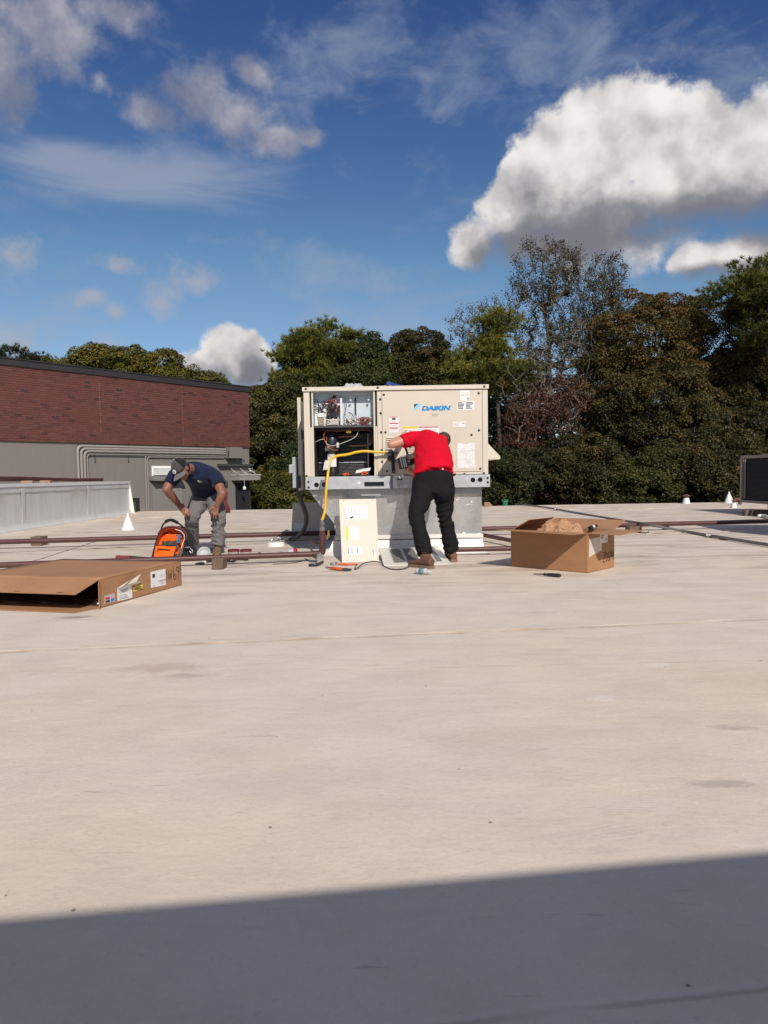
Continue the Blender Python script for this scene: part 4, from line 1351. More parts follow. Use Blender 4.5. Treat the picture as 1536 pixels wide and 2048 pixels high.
# ================================================================== CURB ADAPTER under the unit, wrapped in film
def film_material():
    m = bpy.data.materials.new('film_wrapped_steel')
    m.use_nodes = True
    t = NT(m.node_tree)
    b = m.node_tree.nodes['Principled BSDF']
    co = t.n('ShaderNodeTexCoord').outputs['Object']
    nz = t.noise(t.map(co, scale=(1, 1, 0.5)), 2.6, 4, 0.55)
    t.put(b.inputs['Base Color'], t.ramp(nz, [(0.3, (0.44, 0.45, 0.455)), (0.7, (0.70, 0.695, 0.68))]))
    b.inputs['Metallic'].default_value = 0.6
    t.put(b.inputs['Roughness'], t.rng(nz, 0.3, 0.7, 0.22, 0.36, 'LINEAR'))
    b.inputs['Coat Weight'].default_value = 1.0
    b.inputs['Coat Roughness'].default_value = 0.09
    bp = t.n('ShaderNodeBump')
    bp.inputs['Distance'].default_value = 0.014
    cr_ = t.noise(t.map(co, rot=(0, rad(24), 0), scale=(2.4, 2.0, 15)), 2.2, 4, 0.55, 1.0)
    cr2 = t.noise(t.map(co, rot=(0, rad(-14), 0), scale=(1.6, 2.0, 13)), 1.9, 4, 0.55, 0.8)
    msk = t.rng(t.noise(co, 2.1, 2, 0.5), 0.46, 0.62)
    ridge = t.m('MULTIPLY', t.rng(t.m('ABSOLUTE', t.m('SUBTRACT', cr_, 0.5)), 0.07, 0.0), msk)
    ridge2 = t.m('MULTIPLY', t.rng(t.m('ABSOLUTE', t.m('SUBTRACT', cr2, 0.52)), 0.05, 0.0), t.m('SUBTRACT', 1.0, msk))
    t.put(bp.inputs['Height'], t.m('ADD', ridge, t.m('MULTIPLY', ridge2, 0.5)))
    t.put(b.inputs['Coat Normal'], bp.outputs[0])
    bp2 = t.n('ShaderNodeBump')
    bp2.inputs['Distance'].default_value = 0.03
    bp2.inputs['Strength'].default_value = 1.0
    t.put(bp2.inputs['Height'], t.noise(t.map(co, scale=(1, 1, 0.5)), 2.2, 2, 0.5))
    t.put(b.inputs['Normal'], bp2.outputs[0])
    return m
M_FILM = film_material()
ca = thing('curb_adapter', 'galvanised steel curb adapter wrapped in shiny clear film beneath the rooftop unit', 'curb adapter', (ux(820), YF + 0.9, 0))
zt_, zk, zb_ = rz0 - 0.003, uz(1050), uz(1072)
xa, xb_ = ux(613), ux(965.5)
xk = PY(671, 1047, YF + 0.15).x
y_t, y_b = YF + 0.10, YF + 0.15
yb2 = YB - 0.25
def adapter_quad(z, xl, yf):
    return [(xl, yf, z), (xb_, yf, z), (xb_, yb2, z), (xl, yb2, z)]
q0, q1, q2, q3 = adapter_quad(zb_, xk, y_b), adapter_quad(zk, xk, y_b), adapter_quad(zt_ - 0.075, xa + 0.045, y_t + 0.02), adapter_quad(zt_, xa, y_t + 0.02)
mb = MB()
mb.add(q0 + q1 + q2 + q3, [(r_ * 4 + i, r_ * 4 + (i + 1) % 4, r_ * 4 + 4 + (i + 1) % 4, r_ * 4 + 4 + i) for r_ in range(3) for i in range(4)] + [(12, 13, 14, 15), (3, 2, 1, 0)])
mb.build('adapter_shell', M_FILM, ca)
mb = MB()
p = [Vector((xa + 0.06, y_t + 0.017, zt_ - 0.08)), Vector((xa + 0.10, y_t + 0.017, zt_ - 0.08)), Vector((xk + 0.06, y_b - 0.003, zk - 0.005)), Vector((xk, y_b - 0.003, zk - 0.005))]
mb.add(p + [v + Vector((0, -0.004, 0)) for v in p], [(7, 6, 5, 4), (0, 1, 5, 4), (1, 2, 6, 5), (2, 3, 7, 6), (3, 0, 4, 7)])
mb.build('flange', M_GALV, ca)
mb = MB()
mb.box((xk - 0.01, y_b - 0.03, uz(1080)), (xb_ + 0.012, yb2 + 0.03, zb_ - 0.001))
mb.build('curb_nailer', M_WHITE_MEMB, ca, bevel=0.004)
mb = MB()
zc = uz(1081) - 0.004
def ring(z, o):
    return [(xk - o * 1.6, y_b - o, z), (xb_ + o * 0.35, y_b - o, z), (xb_ + o * 0.35, yb2 + o, z), (xk - o * 1.6, yb2 + o, z)]
rings = [ring(0.003, 0.20), ring(0.012, 0.12), ring(0.035, 0.075), ring(0.08, 0.045), ring(zc, 0.02)]
mb.add([p for r_ in rings for p in r_], [(r_ * 4 + i, r_ * 4 + (i + 1) % 4, r_ * 4 + 4 + (i + 1) % 4, r_ * 4 + 4 + i) for r_ in range(4) for i in range(4)] + [(16, 17, 18, 19)])
mb.build('curb_flashing', M_WHITE_MEMB, ca, smooth=True)
# creases of the clear film: small raised folds whose upper slope catches the sun
M_CREASE = mat('film_crease', (0.50, 0.51, 0.52), 0.14, metal=0.3, var=0.05, spec=0.9, coat=1.0)
rc_ = random.Random(31)
mb = MB()
def crease(px, py, L, ang, wv):
    t_ = (zt_ - uz(py)) / (zt_ - zb_)
    yf_ = y_t + 0.02 + (y_b - y_t - 0.02) * min(1.0, max(0.0, t_) * 1.2) - 0.003
    c = Vector((PY(px, py, yf_).x, yf_, PY(px, py, yf_).z))
    d = Vector((math.cos(ang), 0, math.sin(ang)))
    n_ = max(2, int(L / 0.03))
    up_, cr2, lo2 = [], [], []
    for i in range(n_ + 1):
        k_ = math.sin(math.pi * (i + 0.15) / (n_ + 0.3)) * wv
        p = c + d * (L * (i / n_ - 0.5)) + Vector((0, 0, rc_.uniform(-.3, .3) * wv))
        h_ = k_ * rc_.uniform(0.22, 0.48)
        up_.append(p + Vector((0, 0, k_)))
        cr2.append(p + Vector((0, -h_, 0)))
        lo2.append(p + Vector((0, 0, -k_ * 0.5)))
    m_ = n_ + 1
    mb.add(up_ + cr2 + lo2, [(i, i + 1, i + 1 + m_, i + m_) for i in range(n_)] + [(i + m_, i + 1 + m_, i + 1 + 2 * m_, i + 2 * m_) for i in range(n_)])
for i in range(52):
    t_ = rc_.random()
    crease(912 + 42 * t_ + rc_.uniform(-7, 7), 992 + 36 * t_ + rc_.uniform(-9, 9), rc_.uniform(0.015, 0.05), rc_.uniform(-0.15, 0.7), rc_.uniform(0.0018, 0.0042))
for i in range(22):
    crease(rc_.uniform(687, 712), rc_.uniform(984, 996), rc_.uniform(0.02, 0.08), rc_.uniform(-0.25, 0.25), rc_.uniform(0.002, 0.005))
for (a, b, L) in ((773, 1022, .09), (793, 1018, .07), (765, 1058, .12), (795, 1054, .06), (778, 995, .10), (800, 992, .08), (790, 989, .06), (632, 990, .05), (672, 1034, .06), (671, 1030, .05), (668, 1038, .05)):
    crease(a, b, L, rc_.uniform(0.1, 0.3), rc_.uniform(0.003, 0.006))
for i in range(26):
    crease(rc_.uniform(760, 962), 1067 + rc_.uniform(-1.5, 1), rc_.uniform(0.03, 0.12), rc_.uniform(-0.1, 0.1), rc_.uniform(0.0015, 0.003))
mb.build('film_creases', M_CREASE, ca, kind='stuff')
# ---- items on top of the unit
def crumple(n, m_, f, seed):
    r = random.Random(seed)
    vs_, fs = [], []
    for j in range(m_ + 1):
        for i in range(n + 1):
            vs_.append(f(i / n, j / m_, r))
    for j in range(m_):
        for i in range(n):
            a = j * (n + 1) + i
            fs.append((a, a + 1, a + n + 2, a + n + 1))
    return vs_, fs
M_CLEAR = mat('clear_bag', (0.80, 0.82, 0.84), 0.18, var=0.03, trans=0.45, ior=1.15)
x0, x1 = ux(684), ux(731)
v_, f_ = crumple(22, 8, lambda u, v, r: (x0 + (x1 - x0) * u + r.uniform(-.006, .006), YF + 0.05 + 0.25 * v, zT + 0.008 + (0.052 * min(1, 5 * u, 5 * (1 - u)) * min(1, 3 * v + .15, 4 * (1 - v))) * r.uniform(.5, 1.2)), 4)
mb = MB()
mb.add(v_, f_)
tagp(mb.build('plastic_bag', M_CLEAR), 'crumpled clear plastic parts bag on top of the unit above the open compartment', 'bag')
fr = thing('filter_frame', 'black framed tilted tablet lying on top of the unit beside blue cloth', 'tablet', (ux(770), YF + 0.2, zT + 0.006))
p = [Vector((ux(752), YF + 0.06, zT + 0.008)), Vector((ux(772), YF + 0.03, zT + 0.012)), Vector((ux(784), YF + 0.42, zT + 0.060)), Vector((ux(765), YF + 0.44, zT + 0.056))]
mb = MB()
mb.sheet(*p, 0.012)
fb = mb.build('tablet_body', M_BLACK, fr, bevel=0.003)
mb = MB()
cen = sum(p, Vector()) / 4
n_ = (p[1] - p[0]).cross(p[3] - p[0]).normalized()
mb.sheet(*[cen + (q - cen) * 0.86 + n_ * 0.0015 for q in p], 0.001)
mb.build('screen', mat('screen_dark', (0.02, 0.022, 0.028), 0.12), fr)
mb = MB()
mb.tube([p[0] + n_ * .004, p[3] + n_ * .004, p[2] + n_ * .004, p[1] + n_ * .004], 0.006, 6)
mb.build('bezel', mat('bezel_grey', (0.45, 0.45, 0.46), 0.4), fr)
x0, x1 = ux(774), ux(815)
v_, f_ = crumple(16, 8, lambda u, v, r: (x0 + (x1 - x0) * u + 0.05 * v, YF + 0.03 + 0.3 * v, zT + 0.009 + max(0, 0.062 * min(1, 6 * v + .2) * (1 - u) ** 1.1 * min(1, 4 * u + .8)) + r.uniform(0, .005)), 6)
mb = MB()
mb.add(v_, f_)
tagp(mb.build('blue_cloth', mat('blue_fabric', (0.02, 0.06, 0.20), 0.7, var=0.25, vscale=14), smooth=True), 'dark blue cloth draped on top of the unit beside the tilted tablet', 'cloth')
# ================================================================== PEOPLE
def V3(*a):
    return Vector(a)
class Sdf(MB):
    """overlapping closed pieces that are fused into one skin"""
    def limb(s, pts, rs_, n=14, flat0=False, flat1=False, sub=1):
        pts = [Vector(p) for p in pts]
        s.tube(pts, rs_, n)
        for i, (p, r) in enumerate(zip(pts, rs_)):
            if (i == 0 and flat0) or (i == len(pts) - 1 and flat1):
                continue
            s.ell(p, r, r, r, n, 8)
        return s
def fuse(name, sdf, m, parent, voxel, smooth=6, fac=0.5, wrinkle=None, label=None, cuts=(), dec=None):
    me = sdf.mesh(name + '_tmp', m)
    ob = bpy.data.objects.new(name + '_tmp', me)
    COL.objects.link(ob)
    r = ob.modifiers.new('r', 'REMESH')
    r.mode = 'VOXEL'
    r.voxel_size = voxel
    r.use_smooth_shade = True
    sm_ = ob.modifiers.new('s', 'SMOOTH')
    sm_.factor = fac
    sm_.iterations = smooth
    dg = bpy.context.evaluated_depsgraph_get()
    res = bpy.data.meshes.new_from_object(ob.evaluated_get(dg))
    bpy.data.objects.remove(ob)
    bpy.data.meshes.remove(me)
    n = len(res.vertices)
    co = np.empty(n * 3, np.float32)
    res.vertices.foreach_get('co', co)
    co = co.reshape(-1, 3).astype(float)
    if wrinkle is not None:
        no = np.empty(n * 3, np.float32)
        res.vertices.foreach_get('normal', no)
        co = co + no.reshape(-1, 3) * wrinkle(co)[:, None]
    co -= np.array(org(parent))
    res.vertices.foreach_set('co', co.reshape(-1).astype(np.float32))
    if cuts:
        bm = bmesh.new()
        bm.from_mesh(res)
        for (pt, nv) in cuts:
            bmesh.ops.bisect_plane(bm, geom=bm.verts[:] + bm.edges[:] + bm.faces[:], plane_co=Vector(pt) - org(parent), plane_no=nv, clear_outer=True)
        bm.to_mesh(res)
        bm.free()
    res.name = name
    res.materials.clear()
    res.materials.append(m)
    res.polygons.foreach_set('use_smooth', [True] * len(res.polygons))
    o = bpy.data.objects.new(name, res)
    COL.objects.link(o)
    o.parent = parent
    return tagp(o, label)
def vnoise(p, seed=0):
    rs = np.random.default_rng(seed)
    tab = rs.random(4096)
    i = np.floor(p).astype(np.int64)
    f = p - i
    f = f * f * (3 - 2 * f)
    out = np.zeros(len(p))
    for dx in (0, 1):
        for dy in (0, 1):
            for dz in (0, 1):
                h_ = ((i[:, 0] + dx) * 73856093 ^ (i[:, 1] + dy) * 19349663 ^ (i[:, 2] + dz) * 83492791) & 4095
                wgt = (f[:, 0] if dx else 1 - f[:, 0]) * (f[:, 1] if dy else 1 - f[:, 1]) * (f[:, 2] if dz else 1 - f[:, 2])
                out += tab[h_] * wgt
    return out
def waves(specs, seed=0):
    """cloth folds: (centre, direction across the folds, spacing, height, reach); uneven ridges from stretched noise"""
    def f(co):
        out = np.zeros(len(co))
        for i, (c, d, wl_, amp, reach) in enumerate(specs):
            c, d = np.array(c), np.array(Vector(d).normalized())
            q = co - c
            along = (q @ d)[:, None] * d
            p = (q - along) / (wl_ * 2.8) + along / (wl_ * 0.85)
            p = p + 0.45 * np.stack([vnoise(q / (wl_ * 1.6), seed + 7 * i + k_) for k_ in range(3)], 1)
            rdg = 1 - np.abs(2 * vnoise(p + 50, seed + i) - 1) * 1.3
            rdg2 = 1 - np.abs(2 * vnoise(p * 1.9 + 90, seed + i + 31) - 1) * 1.3
            g_ = np.exp(-(np.linalg.norm(q, axis=1) / reach) ** 2)
            out += amp * 2.3 * g_ * (rdg + 0.4 * rdg2 - 0.55)
        return out
    return f
def cloth_mat(name, color, rough=0.85, var=0.08, bump=0.0015, bscale=240, fold=0.011, fscale=8, sheen=0.2):
    m = mat(name, color, rough, var=var, vscale=5)
    t = NT(m.node_tree)
    b = m.node_tree.nodes['Principled BSDF']
    co = t.n('ShaderNodeTexCoord').outputs['Object']
    bp_ = t.n('ShaderNodeBump')
    bp_.inputs['Distance'].default_value = 1.0
    h = t.m('ADD', t.m('MULTIPLY', t.noise(co, bscale, 2, 0.5), bump), t.m('MULTIPLY', t.noise(t.map(co, scale=(1, 1, 1.8)), fscale, 3, 0.5, 0.6), fold))
    t.put(bp_.inputs['Height'], h)
    t.put(b.inputs['Normal'], bp_.outputs[0])
    b.inputs['Sheen Weight'].default_value = sheen
    b.inputs['Specular IOR Level'].default_value = 0.12
    return m
def skin_mat(name, c):
    m = mat(name, c, 0.5, var=0.10, vscale=14, bump=0.0006, bscale=120)
    b = m.node_tree.nodes['Principled BSDF']
    b.inputs['Subsurface Weight'].default_value = 0.10
    b.inputs['Subsurface Radius'].default_value = (0.02, 0.008, 0.004)
    return m
M_SKIN1 = skin_mat('skin_fair', (0.50, 0.235, 0.155))
M_SKIN2 = skin_mat('skin_brown', (0.235, 0.098, 0.060))
M_REDSHIRT = cloth_mat('red_tshirt', (0.56, 0.004, 0.020), var=0.05, sheen=0.0)
M_BLKPANTS = cloth_mat('black_trousers', (0.0115, 0.0105, 0.0120), var=0.15, fold=0.006, sheen=0.0)
M_NAVY = cloth_mat('navy_tshirt', (0.012, 0.017, 0.045), var=0.1, sheen=0.1)
M_GREYPANTS = cloth_mat('grey_trousers', (0.165, 0.156, 0.153), var=0.08, fold=0.008, sheen=0.05)
M_BOOT = mat('boot_leather', (0.135, 0.062, 0.036), 0.6, var=0.25, vscale=16, bump=0.002, bscale=40)
M_BOOT2 = mat('boot_suede', (0.20, 0.115, 0.06), 0.8, var=0.2, vscale=16, bump=0.002, bscale=60)
M_SOLE = mat('boot_sole', (0.20, 0.125, 0.075), 0.7)
M_HAIR = mat('hair_brown', (0.040, 0.024, 0.014), 0.55, var=0.3, vscale=40, bump=0.004, bscale=90)
M_HAIRB = mat('hair_black', (0.012, 0.010, 0.010), 0.5, var=0.3, vscale=40, bump=0.004, bscale=90)
def hand(s, wrist, knuckle, tips, thumb, pr=0.036, fr=0.0092, back=(0, 0, 0.02)):
    """palm from wrist to knuckle line; tips: 4 fingertip points spread across `across`"""
    wrist, knuckle = Vector(wrist), Vector(knuckle)
    d = (knuckle - wrist).normalized()
    tips = [Vector(t) for t in tips]
    across = (tips[3] - tips[0])
    across = (across - d * across.dot(d)).normalized()
    nrm = d.cross(across).normalized()
    for k_ in range(4):
        o = across * (-0.030 + 0.020 * k_)
        kn = knuckle + o + d * (0.004 if k_ in (1, 2) else -0.004)
        s.limb([wrist + o * 0.55, kn], [0.017, 0.0145], 10)
        mid = kn.lerp(tips[k_], 0.5) + Vector(back)
        s.limb([kn, mid, tips[k_]], [fr * 1.12, fr, fr * 0.82], 10)
    th = Vector(thumb)
    root_ = wrist + d * 0.028 - across * 0.034
    mid = root_.lerp(th, 0.5) - across * 0.008
    s.limb([root_, mid, th], [0.0145, 0.0115, 0.0095], 10)
def boot(parent, heel, toe, ank, m, label=None, ht=0.13):
    heel, toe, ank = Vector(heel), Vector(toe), Vector(ank)
    d = (toe - heel)
    d.z = 0
    L = d.length
    d.normalize()
    x = Vector((d.y, -d.x, 0))
    up_ = Vector((0, 0, 1))
    z0 = 0.024
    b = Sdf()
    prof = [(0.00, 0.036, 0.075), (0.10, 0.043, 0.088), (0.28, 0.043, 0.090), (0.45, 0.043, 0.072), (0.62, 0.049, 0.052), (0.80, 0.051, 0.043), (0.93, 0.043, 0.036), (1.0, 0.026, 0.026)]
    secs = []
    for (t, wd, h) in prof:
        p = heel + d * (L * t)
        secs.append((Vector((p.x, p.y, z0 + h * 0.5)), x * wd, up_ * h * 0.52))
    b.loft(secs, 16)
    b.loft([(Vector((heel.x, heel.y, 0)) + d * L * 0.19 + up_ * 0.05, x * 0.043, d * 0.062), (ank + d * 0.01 + up_ * 0.0, x * 0.049, d * 0.060)], 16)
    o = fuse('boot', b, m, parent, 0.009, 3, label=label)
    so = MB()
    out = []
    for (t, wd, h) in [(0.0, 0.034, 0), (0.08, 0.044, 0), (0.3, 0.043, 0), (0.5, 0.043, 0), (0.68, 0.052, 0), (0.85, 0.051, 0), (0.97, 0.036, 0), (1.03, 0.012, 0)]:
        out.append((t, wd))
    ring_ = [heel + d * L * t + x * wd for t, wd in out] + [heel + d * L * t - x * wd for t, wd in reversed(out)]
    n = len(ring_)
    so.add([(p.x, p.y, 0.001) for p in ring_] + [(p.x, p.y, 0.030) for p in ring_], [tuple(range(n))[::-1], tuple(range(n, 2 * n))] + [(i, (i + 1) % n, (i + 1) % n + n, i + n) for i in range(n)])
    so.build('sole', M_SOLE, o, bevel=0.003)
    return o
def head(s, c, up_, fwd, r=0.098):
    """skull, jaw, nose, ears, brow on one centre; up_ to the crown, fwd out of the face"""
    c, u, f = Vector(c), Vector(up_).normalized(), Vector(fwd)
    f = (f - u * f.dot(u)).normalized()
    sd_ = f.cross(u).normalized()
    s.ell(c + u * 0.022 - f * 0.012, 0.077, 0.096, 0.090, 18, 12, (sd_, f, u))
    s.ell(c - u * 0.035 + f * 0.022, 0.062, 0.070, 0.075, 16, 10, (sd_, f, u))
    s.ell(c - u * 0.092 + f * 0.056, 0.030, 0.026, 0.022, 12, 8, (sd_, f, u))                    # chin
    s.limb([c + u * 0.012 + f * 0.088, c - u * 0.026 + f * 0.104], [0.009, 0.0145], 10)          # nose
    s.limb([c - u * 0.060 + f * 0.083 + sd_ * 0.018, c - u * 0.060 + f * 0.083 - sd_ * 0.018], [0.009, 0.009], 8)   # lips
    s.limb([c + u * 0.022 + f * 0.078 + sd_ * 0.045, c + u * 0.022 + f * 0.078 - sd_ * 0.045], [0.011, 0.011], 8)   # brow
    for k_ in (-1, 1):
        s.ell(c - u * 0.008 - f * 0.008 + sd_ * 0.080 * k_, 0.010, 0.022, 0.034, 10, 8, (sd_, f, u))
    return u, f, sd_

# ------------------------------------------------------------------ the man in red, seen from behind, bent into the unit
rp = thing('person', 'person in red t-shirt and black trousers bending over at the open unit, seen from behind', 'person', PZ(872, 1132))
Q = PY
pel = Q(866, 964, 7.50)
hipL, hipR = Q(847, 978, 7.47), Q(888, 976, 7.52)
knL, knR = Q(832, 1032, 7.25), Q(890, 1032, 7.52)
anL, anR = Q(850, 1106, 7.12), Q(903, 1100, 7.58)
hem, mid_, chest, shl = Q(867, 950, 7.52), Q(866, 920, 7.66), Q(862, 890, 7.82), Q(855, 873, 7.93)
shL, shR = Q(834, 874, 7.90), Q(885, 886, 7.98)
elL = Q(783, 889, 7.82)
wrL = Q(806, 873, 8.10)
elR, wrR = Q(852, 952, 7.88), Q(823, 943, 7.95)
hdc = Q(882, 885, 8.06)
X1 = Vector((1, 0, 0))
tor = (shl - hem).normalized()
TH = tor.cross(X1).normalized()                         # out of the back or belly
b = Sdf()
b.loft([(pel - Vector((0, 0, 0.06)), X1 * 0.15, Vector((0, 0.11, 0))), (hem, X1 * 0.165, TH * 0.105), (mid_, X1 * 0.16, TH * 0.105), (chest, X1 * 0.17, TH * 0.11), (shl, X1 * 0.13, TH * 0.08)], 18)
b.limb([shL, shL.lerp(elL, 0.35), elL], [0.066, 0.056, 0.047])
b.limb([elL, elL.lerp(wrL, 0.35), wrL], [0.047, 0.045, 0.031])
hand(b, wrL, wrL + (wrL - elL).normalized() * 0.085, [Q(812 + i, 862 + 3.2 * i, 8.22) for i in range(4)], Q(812, 884, 8.19))
b.limb([shR, shR.lerp(elR, .4), elR], [0.062, 0.054, 0.045])
b.limb([elR, elR.lerp(wrR, 0.35), wrR], [0.044, 0.042, 0.030])
gk = Q(815, 938, 7.96)
hand(b, wrR, gk, [Q(811, 930 + 3.4 * i, 7.90) for i in range(4)], Q(818, 930, 7.93), back=(-0.012, 0, 0.0))
b.limb([shl, hdc], [0.062, 0.056])
for (h_, k_, a_) in ((hipL, knL, anL), (hipR, knR, anR)):
    b.limb([h_, k_, a_], [0.085, 0.056, 0.042])
u_, f_, s_ = head(b, hdc, (0.45, 0.55, 0.30), (-0.25, 0.75, -0.75))
fuse('body', b, M_SKIN1, rp, 0.0075, 4)
# hair
h = Sdf()
h.ell(hdc + u_ * 0.028 - f_ * 0.020, 0.084, 0.098, 0.090, 20, 12, (s_, f_, u_))
hr = random.Random(3)
hn = np.random.default_rng(3)
fuse('hair', h, M_HAIR, rp, 0.008, 2, wrinkle=lambda co: hn.normal(0, 0.0022, len(co)), cuts=[(hdc + f_ * 0.035 - u_ * 0.02, f_ * 0.8 - u_ * 0.7)])
# t-shirt
s = Sdf()
def hx(px0, px1, py, Y, y2=None):
    a, c = Q(px0, py, Y), Q(px1, y2 or py, Y)
    return (a + c) / 2, (c - a) / 2
secs = []
for (a, c, ya, yc, Y, th) in ((825, 908.5, 957, 947, 7.49, 0.150), (827, 906, 946, 935, 7.54, 0.155), (829.5, 903.5, 926, 917, 7.63, 0.155), (829.5, 900, 904, 900, 7.74, 0.15), (829, 894, 886, 888, 7.84, 0.14), (832, 882, 875, 877, 7.92, 0.115), (838, 870, 869, 872, 7.97, 0.09)):
    cen, hv = hx(a, c, ya, Y, yc)
    secs.append((cen, hv, TH * th))
s.loft(secs, 26)
s.ell(secs[-1][0], 0.085, 0.07, 0.06)
s.limb([Q(846, 878, 7.91), Q(824, 877, 7.89), Q(804, 884, 7.855)], [0.088, 0.083, 0.077], 18, flat1=True)
s.limb([Q(882, 884, 7.97), Q(878, 905, 7.95)], [0.082, 0.076], 16, flat1=True)
hemp = (secs[0][0])
fuse('tshirt', s, M_REDSHIRT, rp, 0.011, 8,
     wrinkle=waves([(Q(880, 945, 7.4), (0.15, 0, 1), 0.060, 0.010, 0.20), (Q(845, 945, 7.4), (-0.25, 0, 1), 0.07, 0.008, 0.17), (Q(832, 905, 7.62), (1, 0, 0.6), 0.08, 0.006, 0.14), (Q(822, 880, 7.8), (1, 0, -0.5), 0.055, 0.006, 0.11), (Q(895, 915, 7.6), (0.6, 0, 1), 0.09, 0.006, 0.16)]))
# trousers
t_ = Sdf()
cen, hv = hx(824, 907.5, 962, 7.50, 957)
c2, h2 = hx(828, 905.5, 950, 7.52, 945)
c3, h3 = hx(822, 910, 985, 7.49, 985)
t_.loft([(c3, h3 * 0.98, Vector((0, 0.155, 0))), (cen, hv, Vector((0, 0.15, -0.02))), (c2, h2 * 0.97, Vector((0, 0.135, -0.04)))], 24)
t_.ell(Q(847, 985, 7.44), 0.115, 0.12, 0.12)
t_.ell(Q(886, 983, 7.46), 0.115, 0.12, 0.12)
t_.limb([hipL, hipL.lerp(knL, 0.5), knL, knL.lerp(anL, 0.45), anL - Vector((0, 0, 0.012))], [0.118, 0.100, 0.078, 0.074, 0.078], 18, flat1=True)
t_.limb([hipR, hipR.lerp(knR, 0.5), knR, knR.lerp(anR, 0.45), anR - Vector((0, 0, 0.012))], [0.118, 0.096, 0.076, 0.073, 0.078], 18, flat1=True)
fuse('trousers', t_, M_BLKPANTS, rp, 0.012, 7,
     wrinkle=waves([(knL, (0.3, 0, 1), 0.06, 0.009, 0.16), (knR, (-0.35, 0, 1), 0.055, 0.010, 0.17), (anL + Vector((0, 0, 0.05)), (0.2, 0, 1), 0.05, 0.012, 0.13), (anR + Vector((0, 0, 0.05)), (-0.1, 0, 1), 0.048, 0.013, 0.13), (Q(866, 1000, 7.4), (1, 0, 0.7), 0.09, 0.006, 0.2)]))
# belt clip and pocket pen
mb = MB()
mb.box(tuple(Q(885.5, 938, 7.36) - Vector((0.008, 0, 0.008))), tuple(Q(885.5, 938, 7.36) + Vector((0.008, 0.01, 0.008))))
mb.build('belt_clip', M_GALV, rp)
mb = MB()
for i in range(2):
    mb.tube([Q(903.5, 953 - i * 2.5, 7.44), Q(911.5, 949.5 - i * 2.5, 7.42)], 0.006, 6)
mb.build('pocket_pen', M_BLACK, rp)
boot(rp, PZ(864.5, 1138), PZ(820, 1132), anL - Vector((0, 0, 0.0)), M_BOOT)
boot(rp, PZ(908, 1124.5), PZ(895, 1113), anR, M_BOOT)
# power tool held in the hand: a thing of its own
dr_ = thing('cordless_drill', 'black cordless drill with large battery held by the person in red', 'drill', Q(818, 928, 7.93))
c_ = Q(806, 925.5, 7.90)
mb = MB()
ax_, az_ = Vector((0.052, 0, 0.012)), Vector((-0.012, 0, 0.064))
mb.obox(c_, ax_, Vector((0.0, 0.04, 0)), az_)
mb.build('battery', mat('drill_black', (0.013, 0.013, 0.015), 0.28, var=0.1), dr_, bevel=0.012)
mb = MB()
mb.obox(c_ + az_ * 1.02 - ax_ * 0.02, ax_ * 0.8, Vector((0, 0.034, 0)), az_ * 0.06)
for k_ in (-0.35, 0.1, 0.5):
    mb.obox(c_ + ax_ * k_ - Vector((0, 0.042, 0)), ax_ * 0.04, Vector((0, 0.003, 0)), az_ * 0.8)
mb.build('battery_rib', M_PCB, dr_)
mb = MB()
mb.tube([Q(814, 926, 7.93), Q(822, 924, 7.95), Q(829, 921, 7.98)], [0.034, 0.040, 0.036], 14)
mb.tube([Q(824, 920, 7.96), Q(818, 938, 7.97)], [0.02, 0.018], 10)
mb.build('drill_body', M_BLACK, dr_, smooth=True, bevel=0.004)
mb = MB()
mb.tube(spline([Q(810, 893, 7.97), Q(814, 905, 7.95), Q(817, 918, 7.95), Q(823, 921, 7.94)], 6), 0.013, 8)
mb.build('wrist_strap', mat('strap_brown', (0.06, 0.045, 0.04), 0.7), dr_, smooth=True)

# ------------------------------------------------------------------ the man in navy, hands on his knees, facing the camera
lp_ = thing('person', 'person in navy t-shirt, grey trousers and cap leaning forward with hands on knees', 'person', PZ(405, 1108))
pel = Q(414, 990, 9.02)
hpR, hpL = Q(402, 996, 8.98), Q(430, 994, 8.98)         # viewer's left / right
knR, knL = Q(384, 1034, 8.74), Q(437, 1036, 8.66)
anR, anL = Q(383, 1090, 9.00), Q(436, 1092, 8.70)
shR, shL = Q(349, 950, 8.50), Q(432, 955, 8.62)
elR, elL = Q(333, 979, 8.42), Q(444.5, 987, 8.50)
wrR, wrL = Q(358, 1010, 8.60), Q(434, 1010, 8.50)
hdc = Q(363, 939, 8.22)
up_h, fw_h = Vector((-0.50, -0.42, 0.72)), Vector((-0.10, -0.60, -0.80))
sec_l = [(Q(411, 979, 8.93), 0.165, 0.125), (Q(408, 966, 8.83), 0.175, 0.130), (Q(402, 953, 8.70), 0.19, 0.13), (Q(394, 945, 8.58), 0.19, 0.125), (Q(385, 940, 8.48), 0.14, 0.105)]
ta = (sec_l[-1][0] - sec_l[0][0]).normalized()
X2 = Vector((1, 0.12, -0.04)).normalized()
T2 = ta.cross(X2).normalized()
b = Sdf()
b.loft([(c - Vector((0, 0, 0)), X2 * (w_ - 0.02), T2 * (t - 0.02)) for c, w_, t in sec_l], 18)
b.ell(pel, 0.15, 0.11, 0.10)
for (a, e_, w_) in ((shR, elR, wrR), (shL, elL, wrL)):
    b.limb([a, a.lerp(e_, 0.4), e_], [0.064, 0.060, 0.052])
    b.limb([e_, e_.lerp(w_, 0.3), w_], [0.052, 0.050, 0.033])
